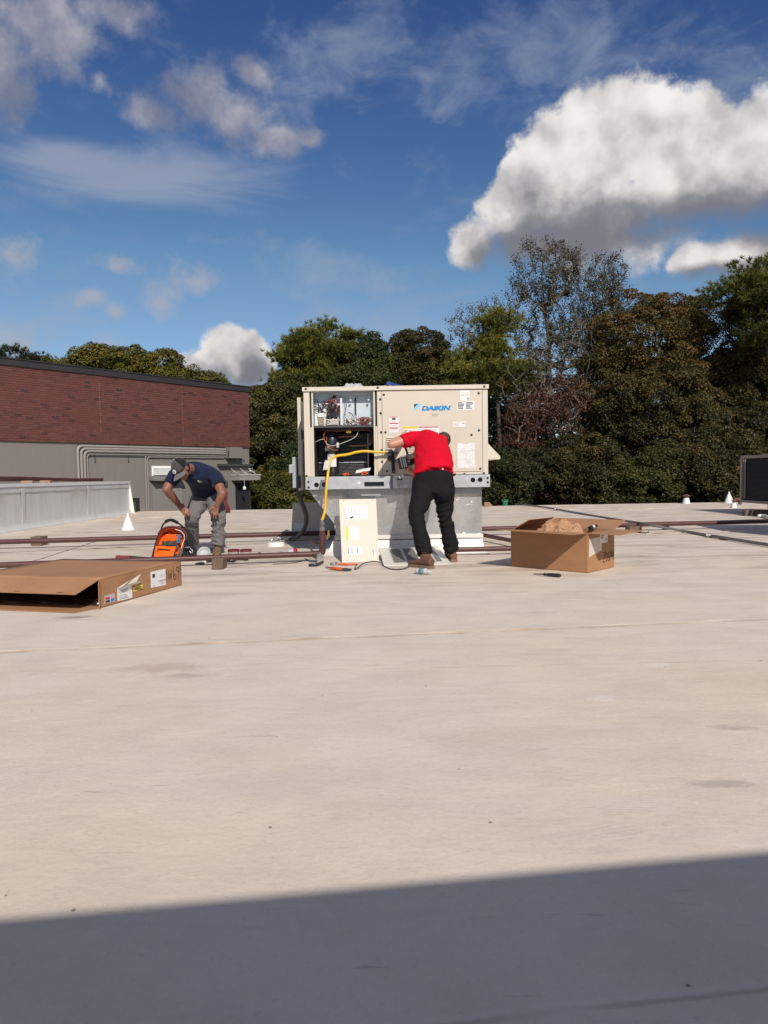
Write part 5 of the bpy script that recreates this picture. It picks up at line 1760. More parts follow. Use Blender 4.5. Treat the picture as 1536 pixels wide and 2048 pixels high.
# hands laid over the knees with fingers spread downward
hand(b, wrR, Q(369, 1021, 8.60), [Q(379.5, 1025.5, 8.61), Q(380, 1029.5, 8.60), Q(377.5, 1033, 8.59), Q(372, 1034.5, 8.59)][::1], Q(366, 1030, 8.54), back=(0.004, -0.008, 0.010), fr=0.0105)
hand(b, wrL, Q(430, 1022, 8.50), [Q(421.5, 1033.5, 8.51), Q(427, 1037.5, 8.50), Q(432, 1038, 8.50), Q(437.5, 1034, 8.51)], Q(417.5, 1023, 8.47), back=(0.0, -0.010, 0.008), fr=0.0105)
b.limb([Q(383, 938, 8.46), hdc], [0.064, 0.058])
for (h_, k_, a_) in ((hpR, knR, anR), (hpL, knL, anL)):
    b.limb([h_, k_, a_], [0.082, 0.055, 0.042])
u_, f_, s_ = head(b, hdc, up_h, fw_h)
fuse('body', b, M_SKIN2, lp_, 0.0072, 3)
# eyes and dark hair below the cap
h = Sdf()
h.ell(hdc + u_ * 0.010 - f_ * 0.028, 0.083, 0.092, 0.088, 18, 12, (s_, f_, u_))
fuse('hair', h, M_HAIRB, lp_, 0.009, 2, wrinkle=lambda co: hn.normal(0, 0.002, len(co)), cuts=[(hdc + f_ * 0.005, f_)])
mb = MB()
for k_ in (-1, 1):
    mb.ell(hdc + u_ * 0.004 + f_ * 0.080 + s_ * 0.031 * k_, 0.012, 0.008, 0.007, 8, 6, (s_, f_, u_))
mb.build('eyes', M_BLACK, lp_)
# cap: front panels grey, mesh back black, curved visor
def cap_part(a0, a1, name, m_, r_add=0.0):
    vs_, fs = [], []
    nu, nv = 16, 10
    cc = hdc + u_ * 0.030 - f_ * 0.010
    for j in range(nv + 1):
        th = rad(96) * j / nv
        for i in range(nu + 1):
            ph = a0 + (a1 - a0) * i / nu
            R_ = 0.101 + r_add
            k_ = math.sin(th)
            p = cc + u_ * (math.cos(th) * 0.110) + (f_ * math.cos(ph) * 1.10 + s_ * math.sin(ph) * 0.92) * (k_ * R_)
            vs_.append(p)
    for j in range(nv):
        for i in range(nu):
            a = j * (nu + 1) + i
            fs.append((a, a + 1, a + nu + 2, a + nu + 1))
    mb = MB()
    mb.add(vs_, fs)
    o = mb.build(name, m_, capo, smooth='all')
    so = o.modifiers.new('thick', 'SOLIDIFY')
    so.thickness = 0.004
    return o
capo = thing('cap', 'grey cap with black mesh back and small white badge on the bending person', 'cap', hdc)
M_CAPG = cloth_mat('cap_grey', (0.060, 0.058, 0.060), fold=0.001)
M_CAPB = cloth_mat('cap_black', (0.012, 0.012, 0.014), fold=0.001)
cap_part(rad(-62), rad(62), 'front_panel', M_CAPG, 0.001)
cap_part(rad(62), rad(298), 'mesh_back', M_CAPB)
vs_, fs = [], []
nu, nv = 14, 5
cc = hdc + u_ * 0.024 - f_ * 0.006
for j in range(nv + 1):
    for i in range(nu + 1):
        ph = rad(-66) + rad(132) * i / nu
        e_ = 0.104 + 0.080 * (j / nv) * math.cos(ph * 1.15) ** 0.5
        p = cc + f_ * (math.cos(ph) * 1.08 * e_) + s_ * (math.sin(ph) * 0.92 * (0.104 + 0.012 * j / nv)) - u_ * (0.010 + 0.030 * (j / nv) + 0.028 * math.sin(ph) ** 2)
        vs_.append(p)
for j in range(nv):
    for i in range(nu):
        a = j * (nu + 1) + i
        fs.append((a, a + 1, a + nu + 2, a + nu + 1))
mb = MB()
mb.add(vs_, fs)
vz = mb.build('visor', cloth_mat('visor_grey', (0.12, 0.115, 0.117), fold=0.001), capo, smooth='all')
vz.modifiers.new('thick', 'SOLIDIFY').thickness = 0.005
mb = MB()
bc = hdc + u_ * 0.050 + f_ * 0.104
bn = (f_ * 0.92 + u_ * 0.40).normalized()
mb.lathe(bc, [(0.002, 0), (0.024, 0.001), (0.024, 0.004), (0.012, 0.006), (0.002, 0.006)], 12, axis=bn)
mb.build('badge', M_STICK, capo)
mb = MB()
mb.lathe(bc + bn * 0.0055, [(0.001, 0), (0.010, 0.001), (0.010, 0.003), (0.001, 0.003)], 10, axis=bn)
mb.build('badge_mark', M_INK, capo)
mb = MB()
mb.ell(hdc + u_ * 0.142 - f_ * 0.01, 0.008, 0.008, 0.005, 8, 6)
mb.build('button', M_IVORY, capo)
# t-shirt
s = Sdf()
s.loft([(c, X2 * (w_ + 0.010), T2 * (t + 0.012)) for c, w_, t in sec_l], 26)
s.ell(Q(384, 940, 8.48), 0.10, 0.09, 0.08)
s.limb([Q(362, 945, 8.52), Q(350, 951, 8.49), Q(339, 968, 8.44)], [0.090, 0.084, 0.076], 18, flat1=True)
s.limb([Q(418, 948, 8.66), Q(431, 955, 8.62), Q(440, 970, 8.56)], [0.098, 0.088, 0.080], 18, flat1=True)
ts = fuse('tshirt', s, M_NAVY, lp_, 0.011, 7, wrinkle=waves([(Q(405, 968, 8.6), (0.5, 0, 1), 0.08, 0.008, 0.2), (Q(385, 955, 8.4), (1, 0, 0.3), 0.09, 0.008, 0.2), (Q(432, 958, 8.5), (0.4, 0, 1), 0.06, 0.006, 0.12)]))
# prints: small chest mark and white lettering band across the upper back
def decal(target, pts, m_, name, lift=0.004):
    """little patches laid on the cloth along the sight line they have in the picture"""
    dg = bpy.context.evaluated_depsgraph_get()
    ev = target.evaluated_get(dg)
    mb = MB()
    O = Vector((0, 0, H)) - org(target)
    for quad in pts:
        q = []
        for (a, c) in quad:
            d = ray(a, c).normalized()
            ok, loc, nrm, _ = ev.ray_cast(O, d)
            if not ok:
                q = None
                break
            q.append(loc + nrm * lift + org(target))
        if q:
            mb.add(q, [tuple(range(len(q)))])
    if mb.f:
        return mb.build(name, m_, target)
bpy.context.view_layer.update()
decal(ts, [[(394.5, 961), (396.5, 960), (398, 961.5), (396, 963)], [(398.5, 960.5), (401, 961), (400.5, 962.5), (398.6, 962.3)], [(397, 963.6), (400, 963.4), (402.5, 964.4), (399, 965)], [(400.8, 962.8), (404.5, 963.2), (404, 964.3), (401.2, 963.9)]], M_STICK, 'chest_print')
# trousers
t_ = Sdf()
t_.loft([(Q(414, 1002, 9.0), X1 * 0.20, Vector((0, 0.14, 0))), (Q(414, 988, 9.02), X1 * 0.190, Vector((0, 0.14, 0.03))), (Q(412, 976, 8.98), X1 * 0.172, Vector((0, 0.125, 0.05)))], 22)
t_.limb([hpR, hpR.lerp(knR, 0.5), knR, knR.lerp(anR, 0.5), anR], [0.118, 0.105, 0.086, 0.082, 0.082], 18, flat1=True)
t_.limb([hpL, hpL.lerp(knL, 0.5), knL, knL.lerp(anL, 0.5), anL], [0.118, 0.102, 0.082, 0.078, 0.076], 18, flat1=True)
fuse('trousers', t_, M_GREYPANTS, lp_, 0.012, 6,
     wrinkle=waves([(knR, (0.3, 0, 1), 0.07, 0.010, 0.18), (knL - Vector((0, 0, .08)), (-0.5, 0, 1), 0.065, 0.012, 0.20), (anL + Vector((0, 0, 0.06)), (0.4, 0, 1), 0.055, 0.014, 0.17), (anR + Vector((0, 0, 0.06)), (-0.3, 0, 1), 0.055, 0.013, 0.16), (Q(408, 1000, 8.85), (0.6, 0, 1), 0.06, 0.009, 0.16), (Q(385, 1015, 8.7), (1, 0, 0.7), 0.06, 0.008, 0.14)]))
boot(lp_, PZ(437, 1104), PZ(433, 1116.5), anL + Vector((0, 0, 0.02)), M_BOOT2)
boot(lp_, PZ(384, 1098), PZ(379, 1108), anR + Vector((0, 0, 0.02)), M_BOOT2)
# red rag hanging from his back pocket
mb = MB()
a, c = Q(449, 977, 8.86), Q(455, 1026, 8.86)
v_, f_ = crumple(4, 14, lambda u, v, r: tuple(a.lerp(c, v) + Vector(((u - 0.5) * (0.030 + 0.035 * v) + 0.012 * math.sin(v * 9), 0.015 * math.sin(u * 6 + v * 5), 0))), 2)
mb.add(v_, f_)
rg = mb.build('rag', cloth_mat('rag_red', (0.16, 0.03, 0.035), var=0.3), smooth='all')
rg.modifiers.new('thick', 'SOLIDIFY').thickness = 0.005
tagp(rg, 'dull red rag hanging from the back pocket of the person in navy', 'rag')
# ================================================================== PROPS ON THE ROOF
# ------------------------------------------------------------------ oxide red gas pipes on wooden blocks
def pipe_thing(label, runs, r, loc):
    t = thing('gas_pipe', label, 'pipe', loc)
    for pts in runs:
        MB().tube(corner_path(pts, 0.08, 5), r, 12).build('pipe', M_BROWNPIPE, t, smooth=True)
    return t
def PH(px, py, z):
    return PZ(px, py, z)
zf = 0.10
fa, fb = PH(-40, 1085, zf), PH(1570, 1041.5, zf)
fp = pipe_thing('long dark red gas pipe running behind the unit across the whole roof', [[fa, fa.lerp(fb, 0.33) + Vector((0, -0.01, 0.004)), fa.lerp(fb, 0.66), fb]], 0.034, (0, 10.4, 0))
def wood_block(px, py0, py1, wpx, Yz, par_, name='wood_block'):
    c = PZ(px, py1, 0)
    w_ = wpx / F * c.y
    h_ = (py1 - py0) / F * c.y
    mb = MB()
    mb.obox((c.x, c.y + 0.10, h_ / 2 + 0.002), (w_ / 2, 0, 0), (0, 0.10, 0), (0, 0, h_ / 2))
    return mb.build(name, M_WOOD, par_, bevel=0.006)
wood_block(1271.5, 1053.5, 1066, 25, 0, fp)
q = PZ(1290, 1063, 0.02)
MB().tube([PZ(1284, 1065, 0.01), PZ(1297, 1065, 0.02), PZ(1297.5, 1062, 0.05)], 0.006, 6).build('strap_nail', M_DARK, fp)
wood_block(72, 1074, 1092, 22, 0, fp)
z2 = 0.085
na, nb_ = PH(-60, 1132.5, z2), PH(645, 1107.5, z2)
npipe = pipe_thing('near dark red gas pipe on one wooden block, ending in a riser for the hose', [[na, na.lerp(nb_, 0.5), nb_ - Vector((0.07, 0, 0))]], 0.030, (-1.5, 7.6, 0))
wood_block(434.5, 1118, 1139.5, 22.5, 0, npipe)
M_IRON = mat('pipe_fitting', (0.065, 0.030, 0.026), 0.45, var=0.3, vscale=20)
el = nb_.copy()
MB().tube(corner_path([el - Vector((0.10, 0, 0)), el, el + Vector((0, 0, 0.12))], 0.06, 6), 0.037, 12).build('elbow', M_IRON, npipe, smooth=True)
rz_ = lambda py: PY(649, py, el.y).z
rx_ = lambda px: PY(px, 1080, el.y).x
mb = MB()
mb.lathe((el.x, el.y, 0), [(0.037, el.z + 0.11), (0.037, rz_(1086)), (0.029, rz_(1085)), (0.029, rz_(1080)), (0.037, rz_(1079.5)), (0.037, rz_(1068)), (0.030, rz_(1067)), (0.030, rz_(1062))], 12)
mb.build('riser', M_BROWNPIPE, npipe, smooth=True)
mb = MB()
mb.lathe((el.x, el.y, 0), [(0.026, rz_(1062)), (0.034, rz_(1061)), (0.034, rz_(1055)), (0.022, rz_(1054)), (0.022, rz_(1051)), (0.030, rz_(1050)), (0.030, rz_(1046)), (0.02, rz_(1045)), (0.018, rz_(1040))], 10)
mb.build('union', mat('union_grey', (0.22, 0.21, 0.20), 0.4, metal=0.6, var=0.2), npipe)
mb = MB()
p = Vector((rx_(657), el.y, rz_(1070)))
mb.tube([p + Vector((-0.02, 0, -0.05)), p, p + Vector((0, 0, 0.05))], [0.008, 0.014, 0.008], 8)
mb.build('brass_valve', mat('brass', (0.55, 0.38, 0.12), 0.35, metal=0.8), npipe, smooth=True)
bp0 = Vector((el.x + 0.02, el.y + 0.06, 0.27))
MB().tube(spline([bp0, PY(640, 1088, 8.2), PY(622, 1082, 8.6)], 5), 0.02, 8).build('branch_pipe', M_BROWNPIPE, npipe, smooth=True)
# branches on the right of the unit
rp1 = [PH(900, 1099.5, 0.07), PH(1040, 1096.5, 0.07), PH(1075, 1092, 0.07)]
pipe_thing('short level red gas pipe from the boots to the right box', [[rp1[0], rp1[1], PH(1060, 1096, 0.07) ]], 0.028, (1.3, 8.1, 0))
pipe_thing('slanting dark red gas pipe between the unit curb and the cardboard box', [[PH(948, 1066.5, 0.08), PH(1022, 1081, 0.08), PH(1050, 1087, 0.08)]], 0.028, (1.5, 9.2, 0))
# ------------------------------------------------------------------ yellow gas hose
hy = thing('gas_hose', 'bright yellow flexible gas hose looping from the riser to the unit inlet', 'hose', (el.x, el.y, 0))
hp = [(el.x, el.y, rz_(1042)), PY(650, 1020, 7.86), PY(652, 985, 7.88), PY(655, 955, 7.92), PY(657.5, 935, 7.96), PY(662, 919, 8.0), PY(674, 912, 8.04), PY(695, 909, 8.08), PY(712, 904.5, 8.12), PY(730, 902.5, 8.15), PY(750, 904, 8.17), PY(772, 904.5, 8.19)]
mb = MB()
mb.tube(spline(hp, 7), 0.0150, 12)
mb.build('hose', mat('yellow_hose', (0.70, 0.40, 0.012), 0.38, var=0.05), hy, smooth=True)
mb = MB()
a, b = PY(656.5, 921, 7.965), PY(652, 940, 7.93)
v_, f_ = crumple(8, 6, lambda u, v, r: tuple(a.lerp(b, v) + Vector(((u - 0.62) * 0.055, -0.028 + 0.02 * (u - .5) ** 2 + r.uniform(-.004, .004), r.uniform(-.004, .004)))), 5)
mb.add(v_, f_)
tagq = mb.build('paper_tag', mat('tag_paper', (0.55, 0.53, 0.49), 0.7), hy, smooth='all')
tagq.modifiers.new('thick', 'SOLIDIFY').thickness = 0.002
# ------------------------------------------------------------------ black flexible conduit whip from the unit's box
wh = [PY(598, 975, 9.1), PY(598.5, 990, 9.1), PY(603, 1005, 9.15), PY(609.5, 1020, 9.2), PY(612.5, 1035, 9.3), PY(610.5, 1052, 9.4), PY(603, 1066, 9.5), PY(590, 1077, 9.7), PY(583, 1079.5, 9.8)]
mb = MB()
mb.tube(spline(wh, 7), 0.030, 12)
tagp(mb.build('conduit_whip', M_FLEX, smooth='all'), 'black flexible electrical conduit hanging from the unit in a curve to the roof', 'conduit')
pf = thing('roof_flashing', 'low round white roof flashing with crinkled foil wrapped cable beside it', 'flashing', PZ(552, 1090))
mb = MB()
c = PZ(552, 1092)
mb.lathe(c, [(0.125, 0), (0.122, 0.01), (0.112, 0.05), (0.108, 0.055), (0.05, 0.055)], 20)
mb.build('base', M_WHITE_MEMB, pf, smooth=True)
mb = MB()
fr_ = random.Random(8)
for i in range(9):
    a = PZ(546 + fr_.uniform(0, 24), 1084 - fr_.uniform(0, 9), 0.06)
    mb.ell(PY(546 + i * 2.8 + fr_.uniform(-2, 2), 1079 + fr_.uniform(-4, 3), c.y + fr_.uniform(-.05, .08)), fr_.uniform(.012, .03), .025, fr_.uniform(.01, .022), 6, 4)
mb.build('foil_wrap', mat('crinkled_foil', (0.50, 0.48, 0.45), 0.25, metal=0.85, bump=0.004, bscale=60), pf)
mb = MB()
mb.tube(spline([PY(566, 1080, 9.75), PY(574, 1078, 9.75), PY(583, 1079.5, 9.8)], 5), 0.022, 8)
mb.build('cable', M_FLEX, pf, smooth='all')
# ------------------------------------------------------------------ removed panels
def tilted_panel(name, label, bl, br, tr, tl, th, m_):
    global_n = (br - bl).cross(tl - bl).normalized()
    d_ = tr - Vector((0, 0, H))
    k_ = (bl - Vector((0, 0, H))).dot(global_n) / d_.dot(global_n)
    tr.xyz = Vector((0, 0, H)) + d_ * k_               # all four corners in one plane
    t = thing(name, label, 'panel', (bl + br) / 2)
    mb = MB()
    mb.sheet(bl, br, tr, tl, th)
    return t, mb.build('sheet', m_, t, bevel=0.004)
def uvp(bl, br, tr, tl, u, v, lift):
    n = (br - bl).cross(tl - bl).normalized()
    return (bl.lerp(br, u)).lerp(tl.lerp(tr, u), v) + n * lift
bl, br = PZ(684, 1125, 0.004), PZ(758, 1122.5, 0.004)
tl, tr = PY(678, 998.5, 8.12), PY(752.5, 997.5, 8.12)
lpn, sh = tilted_panel('removed_panel', 'beige access panel with three white labels leaning upright against the curb', bl, br, tr, tl, 0.018, mat('beige_loose_panel', (0.64, 0.58, 0.50), 0.42, var=0.03, vscale=3))
def pquad(par_, u0, v0, u1, v1, m_, name, lift=0.001, c4=(bl, br, tr, tl)):
    mb = MB()
    q = [uvp(*c4, u, v, lift) for (u, v) in ((u0, v0), (u1, v0), (u1, v1), (u0, v1))]
    mb.sheet(*q, 0.0008)
    return mb.build(name, m_, par_)
l1 = pquad(sh, 0.145, 0.66, 0.75, 0.90, M_STICK, 'label')
for i, u in enumerate((0.155, 0.235, 0.315, 0.395, 0.52, 0.62)):
    pquad(l1, u, 0.675 if i not in (1, 2) else 0.73, u + 0.012, 0.895, M_GREYINK, 'print', 0.002)
for (u, v) in ((0.30, 0.685), (0.34, 0.695), (0.18, 0.68)):
    pquad(l1, u - .025, v - 0.01, u + 0.02, v + 0.018, M_INK if u > .25 else M_GREYINK, 'print', 0.0025)
l2 = pquad(sh, 0.145, 0.345, 0.49, 0.545, M_STICK, 'label')
pquad(l2, 0.145, 0.345, 0.21, 0.545, M_YEL, 'yellow_band', 0.002)
for i in range(5):
    pquad(l2, 0.24 + i * 0.05, 0.36, 0.248 + i * 0.05, 0.53, M_PINK, 'print', 0.002)
l3 = pquad(sh, 0.16, 0.115, 0.56, 0.235, M_STICK, 'label')
for u in (0.18, 0.275, 0.42):
    pquad(l3, u, 0.125, u + 0.016, 0.225, M_INK, 'print', 0.002)
for (u, v) in ((0.115, 0.965), (0.885, 0.965), (0.13, 0.028)):
    pquad(sh, u - 0.010, v - 0.005, u + 0.010, v + 0.005, M_SCREW, 'screw_hole', 0.001)
mb = MB()
c = uvp(bl, br, tr, tl, 0.895, 0.11, 0.012)
mb.obox(c, (0.018, 0, 0), (0, 0.008, 0), (0, 0.045 * 0.3, 0.06))
mb.build('handle', M_IVORY, sh, bevel=0.008)
# second panel standing in the shade behind
bl, br = PZ(582, 1081, 0.004), PZ(668, 1078, 0.004)
tl, tr = bl + (PY(586, 1006, bl.y + 0.12) - bl), PY(672, 1003, br.y + 0.12)
sp_, sh2 = tilted_panel('removed_panel', 'beige panel with paper sheet standing in shade behind the left of the curb', bl, br, tr, tl, 0.02, M_BEIGE2)
pquad(sh2, 0.06, 0.08, 0.36, 0.46, M_STICK, 'paper_sheet', 0.001, (bl, br, tr, tl))
mb = MB()
c = (tl + tr) / 2
mb.tube([c + Vector((0.1, 0.03, -0.05)), Vector((c.x + 0.1, c.y + 0.35, 0.0))], 0.012, 6)
mb.build('prop_leg', M_GALV, sp_)
# louvred filter panel lying against the flashing
bl, br = PZ(768, 1131, 0.004), PZ(903.5, 1127.5, 0.004)
tl, tr = PY(757.5, 1096, 8.14), PY(875, 1091.5, 8.16)
fl_, sh3 = tilted_panel('grille_panel', 'white framed panel with four grey mesh openings propped flat below the unit', bl, br, tr, tl, 0.014, mat('panel_white', (0.66, 0.63, 0.57), 0.45, var=0.03))
M_MESH = mat('grille_mesh', (0.15, 0.147, 0.135), 0.6, var=0.15, vscale=60)
c4 = (bl, br, tr, tl)
for (a, b) in ((0.16, 0.335), (0.375, 0.555), (0.60, 0.775), (0.80, 0.885)):
    g_ = pquad(sh3, a, 0.13, b, 0.90, M_MESH, 'mesh_opening', 0.001, c4)
    for (p0, p1, p2, p3) in ((a - .008, 0.11, a, 0.92), (b, 0.11, b + .008, 0.92)):
        pquad(g_, p0, p1, p2, p3, bpy.data.materials['panel_white'], 'rim', 0.006, c4)
    for i in range(7):
        u = a + (b - a) * (i + 0.5) / 7
        pquad(g_, u - 0.003, 0.14, u + 0.003, 0.89, mat('mesh_wire', (0.24, 0.235, 0.215), 0.5) if 'mesh_wire' not in bpy.data.materials else bpy.data.materials['mesh_wire'], 'mesh_bar', 0.003, c4)
# ------------------------------------------------------------------ tools in front of the leaning panel
def on_ground(px, py, z=0.0):
    return PZ(px, py, z)
M_STEELT = mat('tool_steel', (0.12, 0.12, 0.12), 0.35, metal=0.8, var=0.2)
k1 = thing('screwdriver', 'orange handled tool with dark steel tip lying in front of the leaning panel', 'tool', on_ground(680, 1137))
mb = MB()
a, b = on_ground(661, 1136, 0.02), on_ground(684, 1138.5, 0.02)
mb.tube([a, a.lerp(b, 0.1), a.lerp(b, 0.5), a.lerp(b, 0.9), b], [0.010, 0.017, 0.015, 0.018, 0.012], 10)
mb.build('handle', M_ORNG, k1, smooth=True)
mb = MB()
mb.tube([on_ground(651, 1134, 0.012), a], [0.005, 0.008], 8)
mb.tube([b, on_ground(693, 1139, 0.018), on_ground(703, 1139, 0.014)], [0.012, 0.016, 0.008], 8)
mb.build('blade', M_STEELT, k1, smooth=True)
k2 = thing('channel_pliers', 'long orange gripped pliers with looped jaw touching the foot of the leaning panel', 'pliers', on_ground(695, 1128))
mb = MB()
mb.tube([on_ground(676, 1128, 0.014), on_ground(695, 1128.5, 0.015), on_ground(714, 1127.5, 0.015)], [0.008, 0.013, 0.011], 8)
mb.build('grip', M_ORNG, k2, smooth=True)
mb = MB()
ring_c = on_ground(668, 1127, 0.012)
mb.tube([ring_c + Vector((0.034 * math.cos(t), 0.06 * math.sin(t), 0)) for t in np.linspace(0, 6.28, 15)], 0.007, 6)
mb.build('jaw', mat('jaw_steel', (0.45, 0.42, 0.40), 0.35, metal=0.8), k2, smooth=True)
cb_ = MB()
cb_.tube(spline([on_ground(714, 1128, 0.012), on_ground(709, 1138, 0.006), on_ground(716, 1135, 0.02), on_ground(727, 1127, 0.03), on_ground(745, 1122.5, 0.03), on_ground(760, 1125, 0.02), on_ground(768, 1132, 0.01), on_ground(785, 1138.5, 0.008), on_ground(805, 1138, 0.008), on_ground(818, 1133, 0.008)], 8), 0.0055, 6)
tagp(cb_.build('test_lead', M_WIRE_B, smooth='all'), 'thin black test lead trailing along the roof from pliers to the boot', 'cable')
jr = thing('jar', 'clear jar with grey lid and short black hose beside the riser pipe', 'jar', on_ground(640, 1127))
c = on_ground(640, 1127.5)
mb = MB()
mb.lathe(c, [(0.028, 0.003), (0.036, 0.008), (0.036, 0.075), (0.03, 0.085)], 16)
mb.build('glass', mat('jar_clear', (0.55, 0.52, 0.50), 0.12, trans=0.6, ior=1.2), jr, smooth=True)
mb = MB()
mb.lathe(c, [(0.034, 0.084), (0.036, 0.088), (0.036, 0.100), (0.012, 0.104), (0.012, 0.116), (0.004, 0.118)], 16)
mb.build('lid', mat('lid_grey', (0.33, 0.32, 0.31), 0.4, metal=0.4), jr, smooth=True)
mb = MB()
mb.tube(spline([c + Vector((0.03, -0.01, 0.02)), on_ground(634, 1129, 0.02), on_ground(626, 1130, 0.018), on_ground(618, 1130.5, 0.015)], 5), 0.014, 8)
mb.tube(spline([c + Vector((-0.03, 0, 0.03)), on_ground(625, 1124, 0.02), on_ground(612, 1118, 0.006), on_ground(610, 1117.5, 0.006)], 5), 0.006, 6)
mb.tube(spline([on_ground(612, 1121, 0.006), on_ground(585, 1125.5, 0.006), on_ground(545, 1128.5, 0.005)], 5), 0.004, 5)
mb.build('hose', M_WIRE_B, jr, smooth=True)
# water bottle
wb = thing('water_bottle', 'crushed clear plastic water bottle with blue label lying by the left boot', 'bottle', on_ground(846, 1142))
a, b = on_ground(831, 1141.5, 0.032), on_ground(858, 1143.5, 0.030)
d = (b - a)
br_ = random.Random(4)
mb = MB()
path = [a + d * t for t in (0, .05, .16, .3, .45, .6, .74, .84, .9, 1.0)]
mb.tube(path, [r_ * br_.uniform(.85, 1.1) for r_ in (.020, .030, .032, .027, .032, .028, .031, .026, .014, .012)], 12)
mb.build('bottle', mat('bottle_plastic', (0.80, 0.84, 0.86), 0.10, trans=0.7, ior=1.12, bump=0.004, bscale=50), wb, smooth=True)
mb = MB()
mb.tube([a + d * 0.33, a + d * 0.52], 0.0325, 12, cap=False)
mb.build('label', mat('bottle_label', (0.10, 0.20, 0.23), 0.4, var=0.5, vscale=60), wb, smooth=True)
mb = MB()
mb.tube([b, b + d * 0.09], 0.015, 10)
mb.build('cap', M_IVORY, wb)
# screwdriver in front of the right box
sd = thing('screwdriver', 'black handled screwdriver lying alone in front of the right cardboard box', 'screwdriver', on_ground(1095, 1150))
a, b = on_ground(1086, 1148.5, 0.018), on_ground(1122, 1151, 0.018)
mb = MB()
d = b - a
mb.tube([a, a + d * .06, a + d * .18, a + d * .3, a + d * .9, b], [0.006, 0.013, 0.010, 0.015, 0.017, 0.010], 10)
mb.build('handle', M_BLACK, sd, smooth=True)
mb = MB()
mb.tube([on_ground(1067.5, 1148, 0.010), a], [0.005, 0.006], 8)
mb.build('shaft', M_STEELT, sd, smooth=True)
# ------------------------------------------------------------------ clutter at the crouched worker's feet
M_CLR = mat('clear_plastic', (0.62, 0.60, 0.58), 0.2, trans=0.6, ior=1.15)
M_DKRED = mat('dark_red_lid', (0.16, 0.012, 0.02), 0.4)
for (px, lab) in ((467.5, 'left of two clear tubs with dark red lids beside the boot'), (492, 'right of two clear tubs with dark red lids beside the boot')):
    t = thing('fastener_tub', lab, 'tub', on_ground(px, 1110), 'clear tubs with red lids')
    c = on_ground(px, 1110.5)
    mb = MB()
    mb.lathe(c, [(0.058, 0.002), (0.062, 0.006), (0.066, 0.045)], 18)
    mb.build('tub', M_CLR, t, smooth=True)
    mb = MB()
    mb.lathe(c, [(0.066, 0.046), (0.070, 0.048), (0.070, 0.068), (0.062, 0.072), (0.01, 0.072)], 18)
    mb.build('lid', M_DKRED, t, smooth=True)
t = thing('sealant_tub', 'clear tub with red lid lying on its side with white nozzle beside shaded curb', 'tub', on_ground(588, 1106))
c = on_ground(583, 1105.5, 0.05)
mb = MB()
mb.lathe(c + Vector((-0.03, 0, 0)), [(0.045, 0), (0.048, 0.01), (0.048, 0.055)], 16, axis=(1, 0, 0))
mb.build('tub', mat('tub_bluegrey', (0.40, 0.43, 0.50), 0.3), t, smooth=True)
mb = MB()
mb.lathe(c + Vector((0.026, 0, 0)), [(0.05, 0), (0.056, 0.003), (0.056, 0.028), (0.035, 0.04), (0.01, 0.042)], 16, axis=(1, 0, 0))
mb.build('lid', mat('red_lid', (0.33, 0.015, 0.03), 0.35), t, smooth=True)
mb = MB()
mb.tube([c + Vector((-0.03, 0, -0.01)), on_ground(558, 1101.5, 0.025)], [0.016, 0.010], 8)
mb.build('nozzle', M_IVORY, t, smooth=True)
t = thing('bowl', 'round white bowl tilted on edge between backpack and boot', 'bowl', on_ground(408, 1124))
c = PZ(408, 1105, 0.065)
axb = Vector((0.05, -0.72, 0.55)).normalized()
mb = MB()
mb.lathe(c, [(0.015, -0.03), (0.05, -0.022), (0.068, 0.0), (0.074, 0.004), (0.072, 0.012), (0.062, 0.010), (0.045, -0.012), (0.01, -0.018)], 22, axis=axb)
mb.build('shell', mat('enamel_white', (0.40, 0.42, 0.42), 0.3), t, smooth=True)
mb = MB()
a = on_ground(404, 1119, 0.03)
mb.sheet(on_ground(402, 1126, 0.004), on_ground(412, 1126, 0.004), on_ground(411, 1118, 0.04), on_ground(400, 1120, 0.04), 0.004)
mb.build('foot', M_IVORY, t)
tr_ = random.Random(15)
tl_ = thing('tool_roll', 'untidy heap of black hand tools spread behind and beside the wooden block', 'tools', on_ground(450, 1124))
for i, (px, py) in enumerate(((404, 1127), (412, 1120), (420, 1123), (447, 1119), (455, 1121), (463, 1123), (468, 1121), (481, 1119), (492, 1119.5), (398, 1126.5), (497, 1116))):
    mb = MB()
    p0 = on_ground(px, py, 0.012)
    a_ = tr_.uniform(-0.6, 0.6)
    L_ = tr_.uniform(0.05, 0.10)
    d = Vector((math.cos(a_), math.sin(a_) * 1.2, tr_.uniform(-.05, .15))) * L_
    mb.tube([p0 - d * .6, p0 - d * .1, p0 + d * .5], [0.005, 0.012, 0.010], 7)
    mb.build('hand_tool', M_BLACK if i % 3 else M_STEELT, tl_, smooth=True)
mb = MB()
mb.sheet(on_ground(399, 1100, 0.01), on_ground(424, 1100, 0.01), on_ground(426, 1096, 0.02), on_ground(398, 1096, 0.02), 0.006)
mb.build('tool_pouch', M_BLACK, tl_)
lp2 = MB()
lp2.tube(spline([on_ground(515, 1110, 0.01), on_ground(517, 1106, 0.05), on_ground(521, 1106, 0.05), on_ground(523, 1110, 0.01)], 5), 0.006, 6)
tagp(lp2.build('wire_loop', M_WIRE_B, smooth='all'), 'small black wire loop standing on the roof behind the near pipe', 'wire')
rgl = thing('work_glove', 'maroon ribbed work glove lying left of the orange backpack', 'glove', on_ground(246, 1117))
mb = MB()
for i in range(9):
    c = on_ground(234 + i * 2.9, 1116.5, 0.035)
    mb.lathe(c, [(0.030, -0.010), (0.037 - 0.0008 * i, 0.0), (0.030, 0.010)], 12, axis=(1, 0.1, 0))
mb.build('ribbed_cuff', mat('glove_maroon', (0.17, 0.028, 0.035), 0.7, var=0.3), rgl, smooth='all')
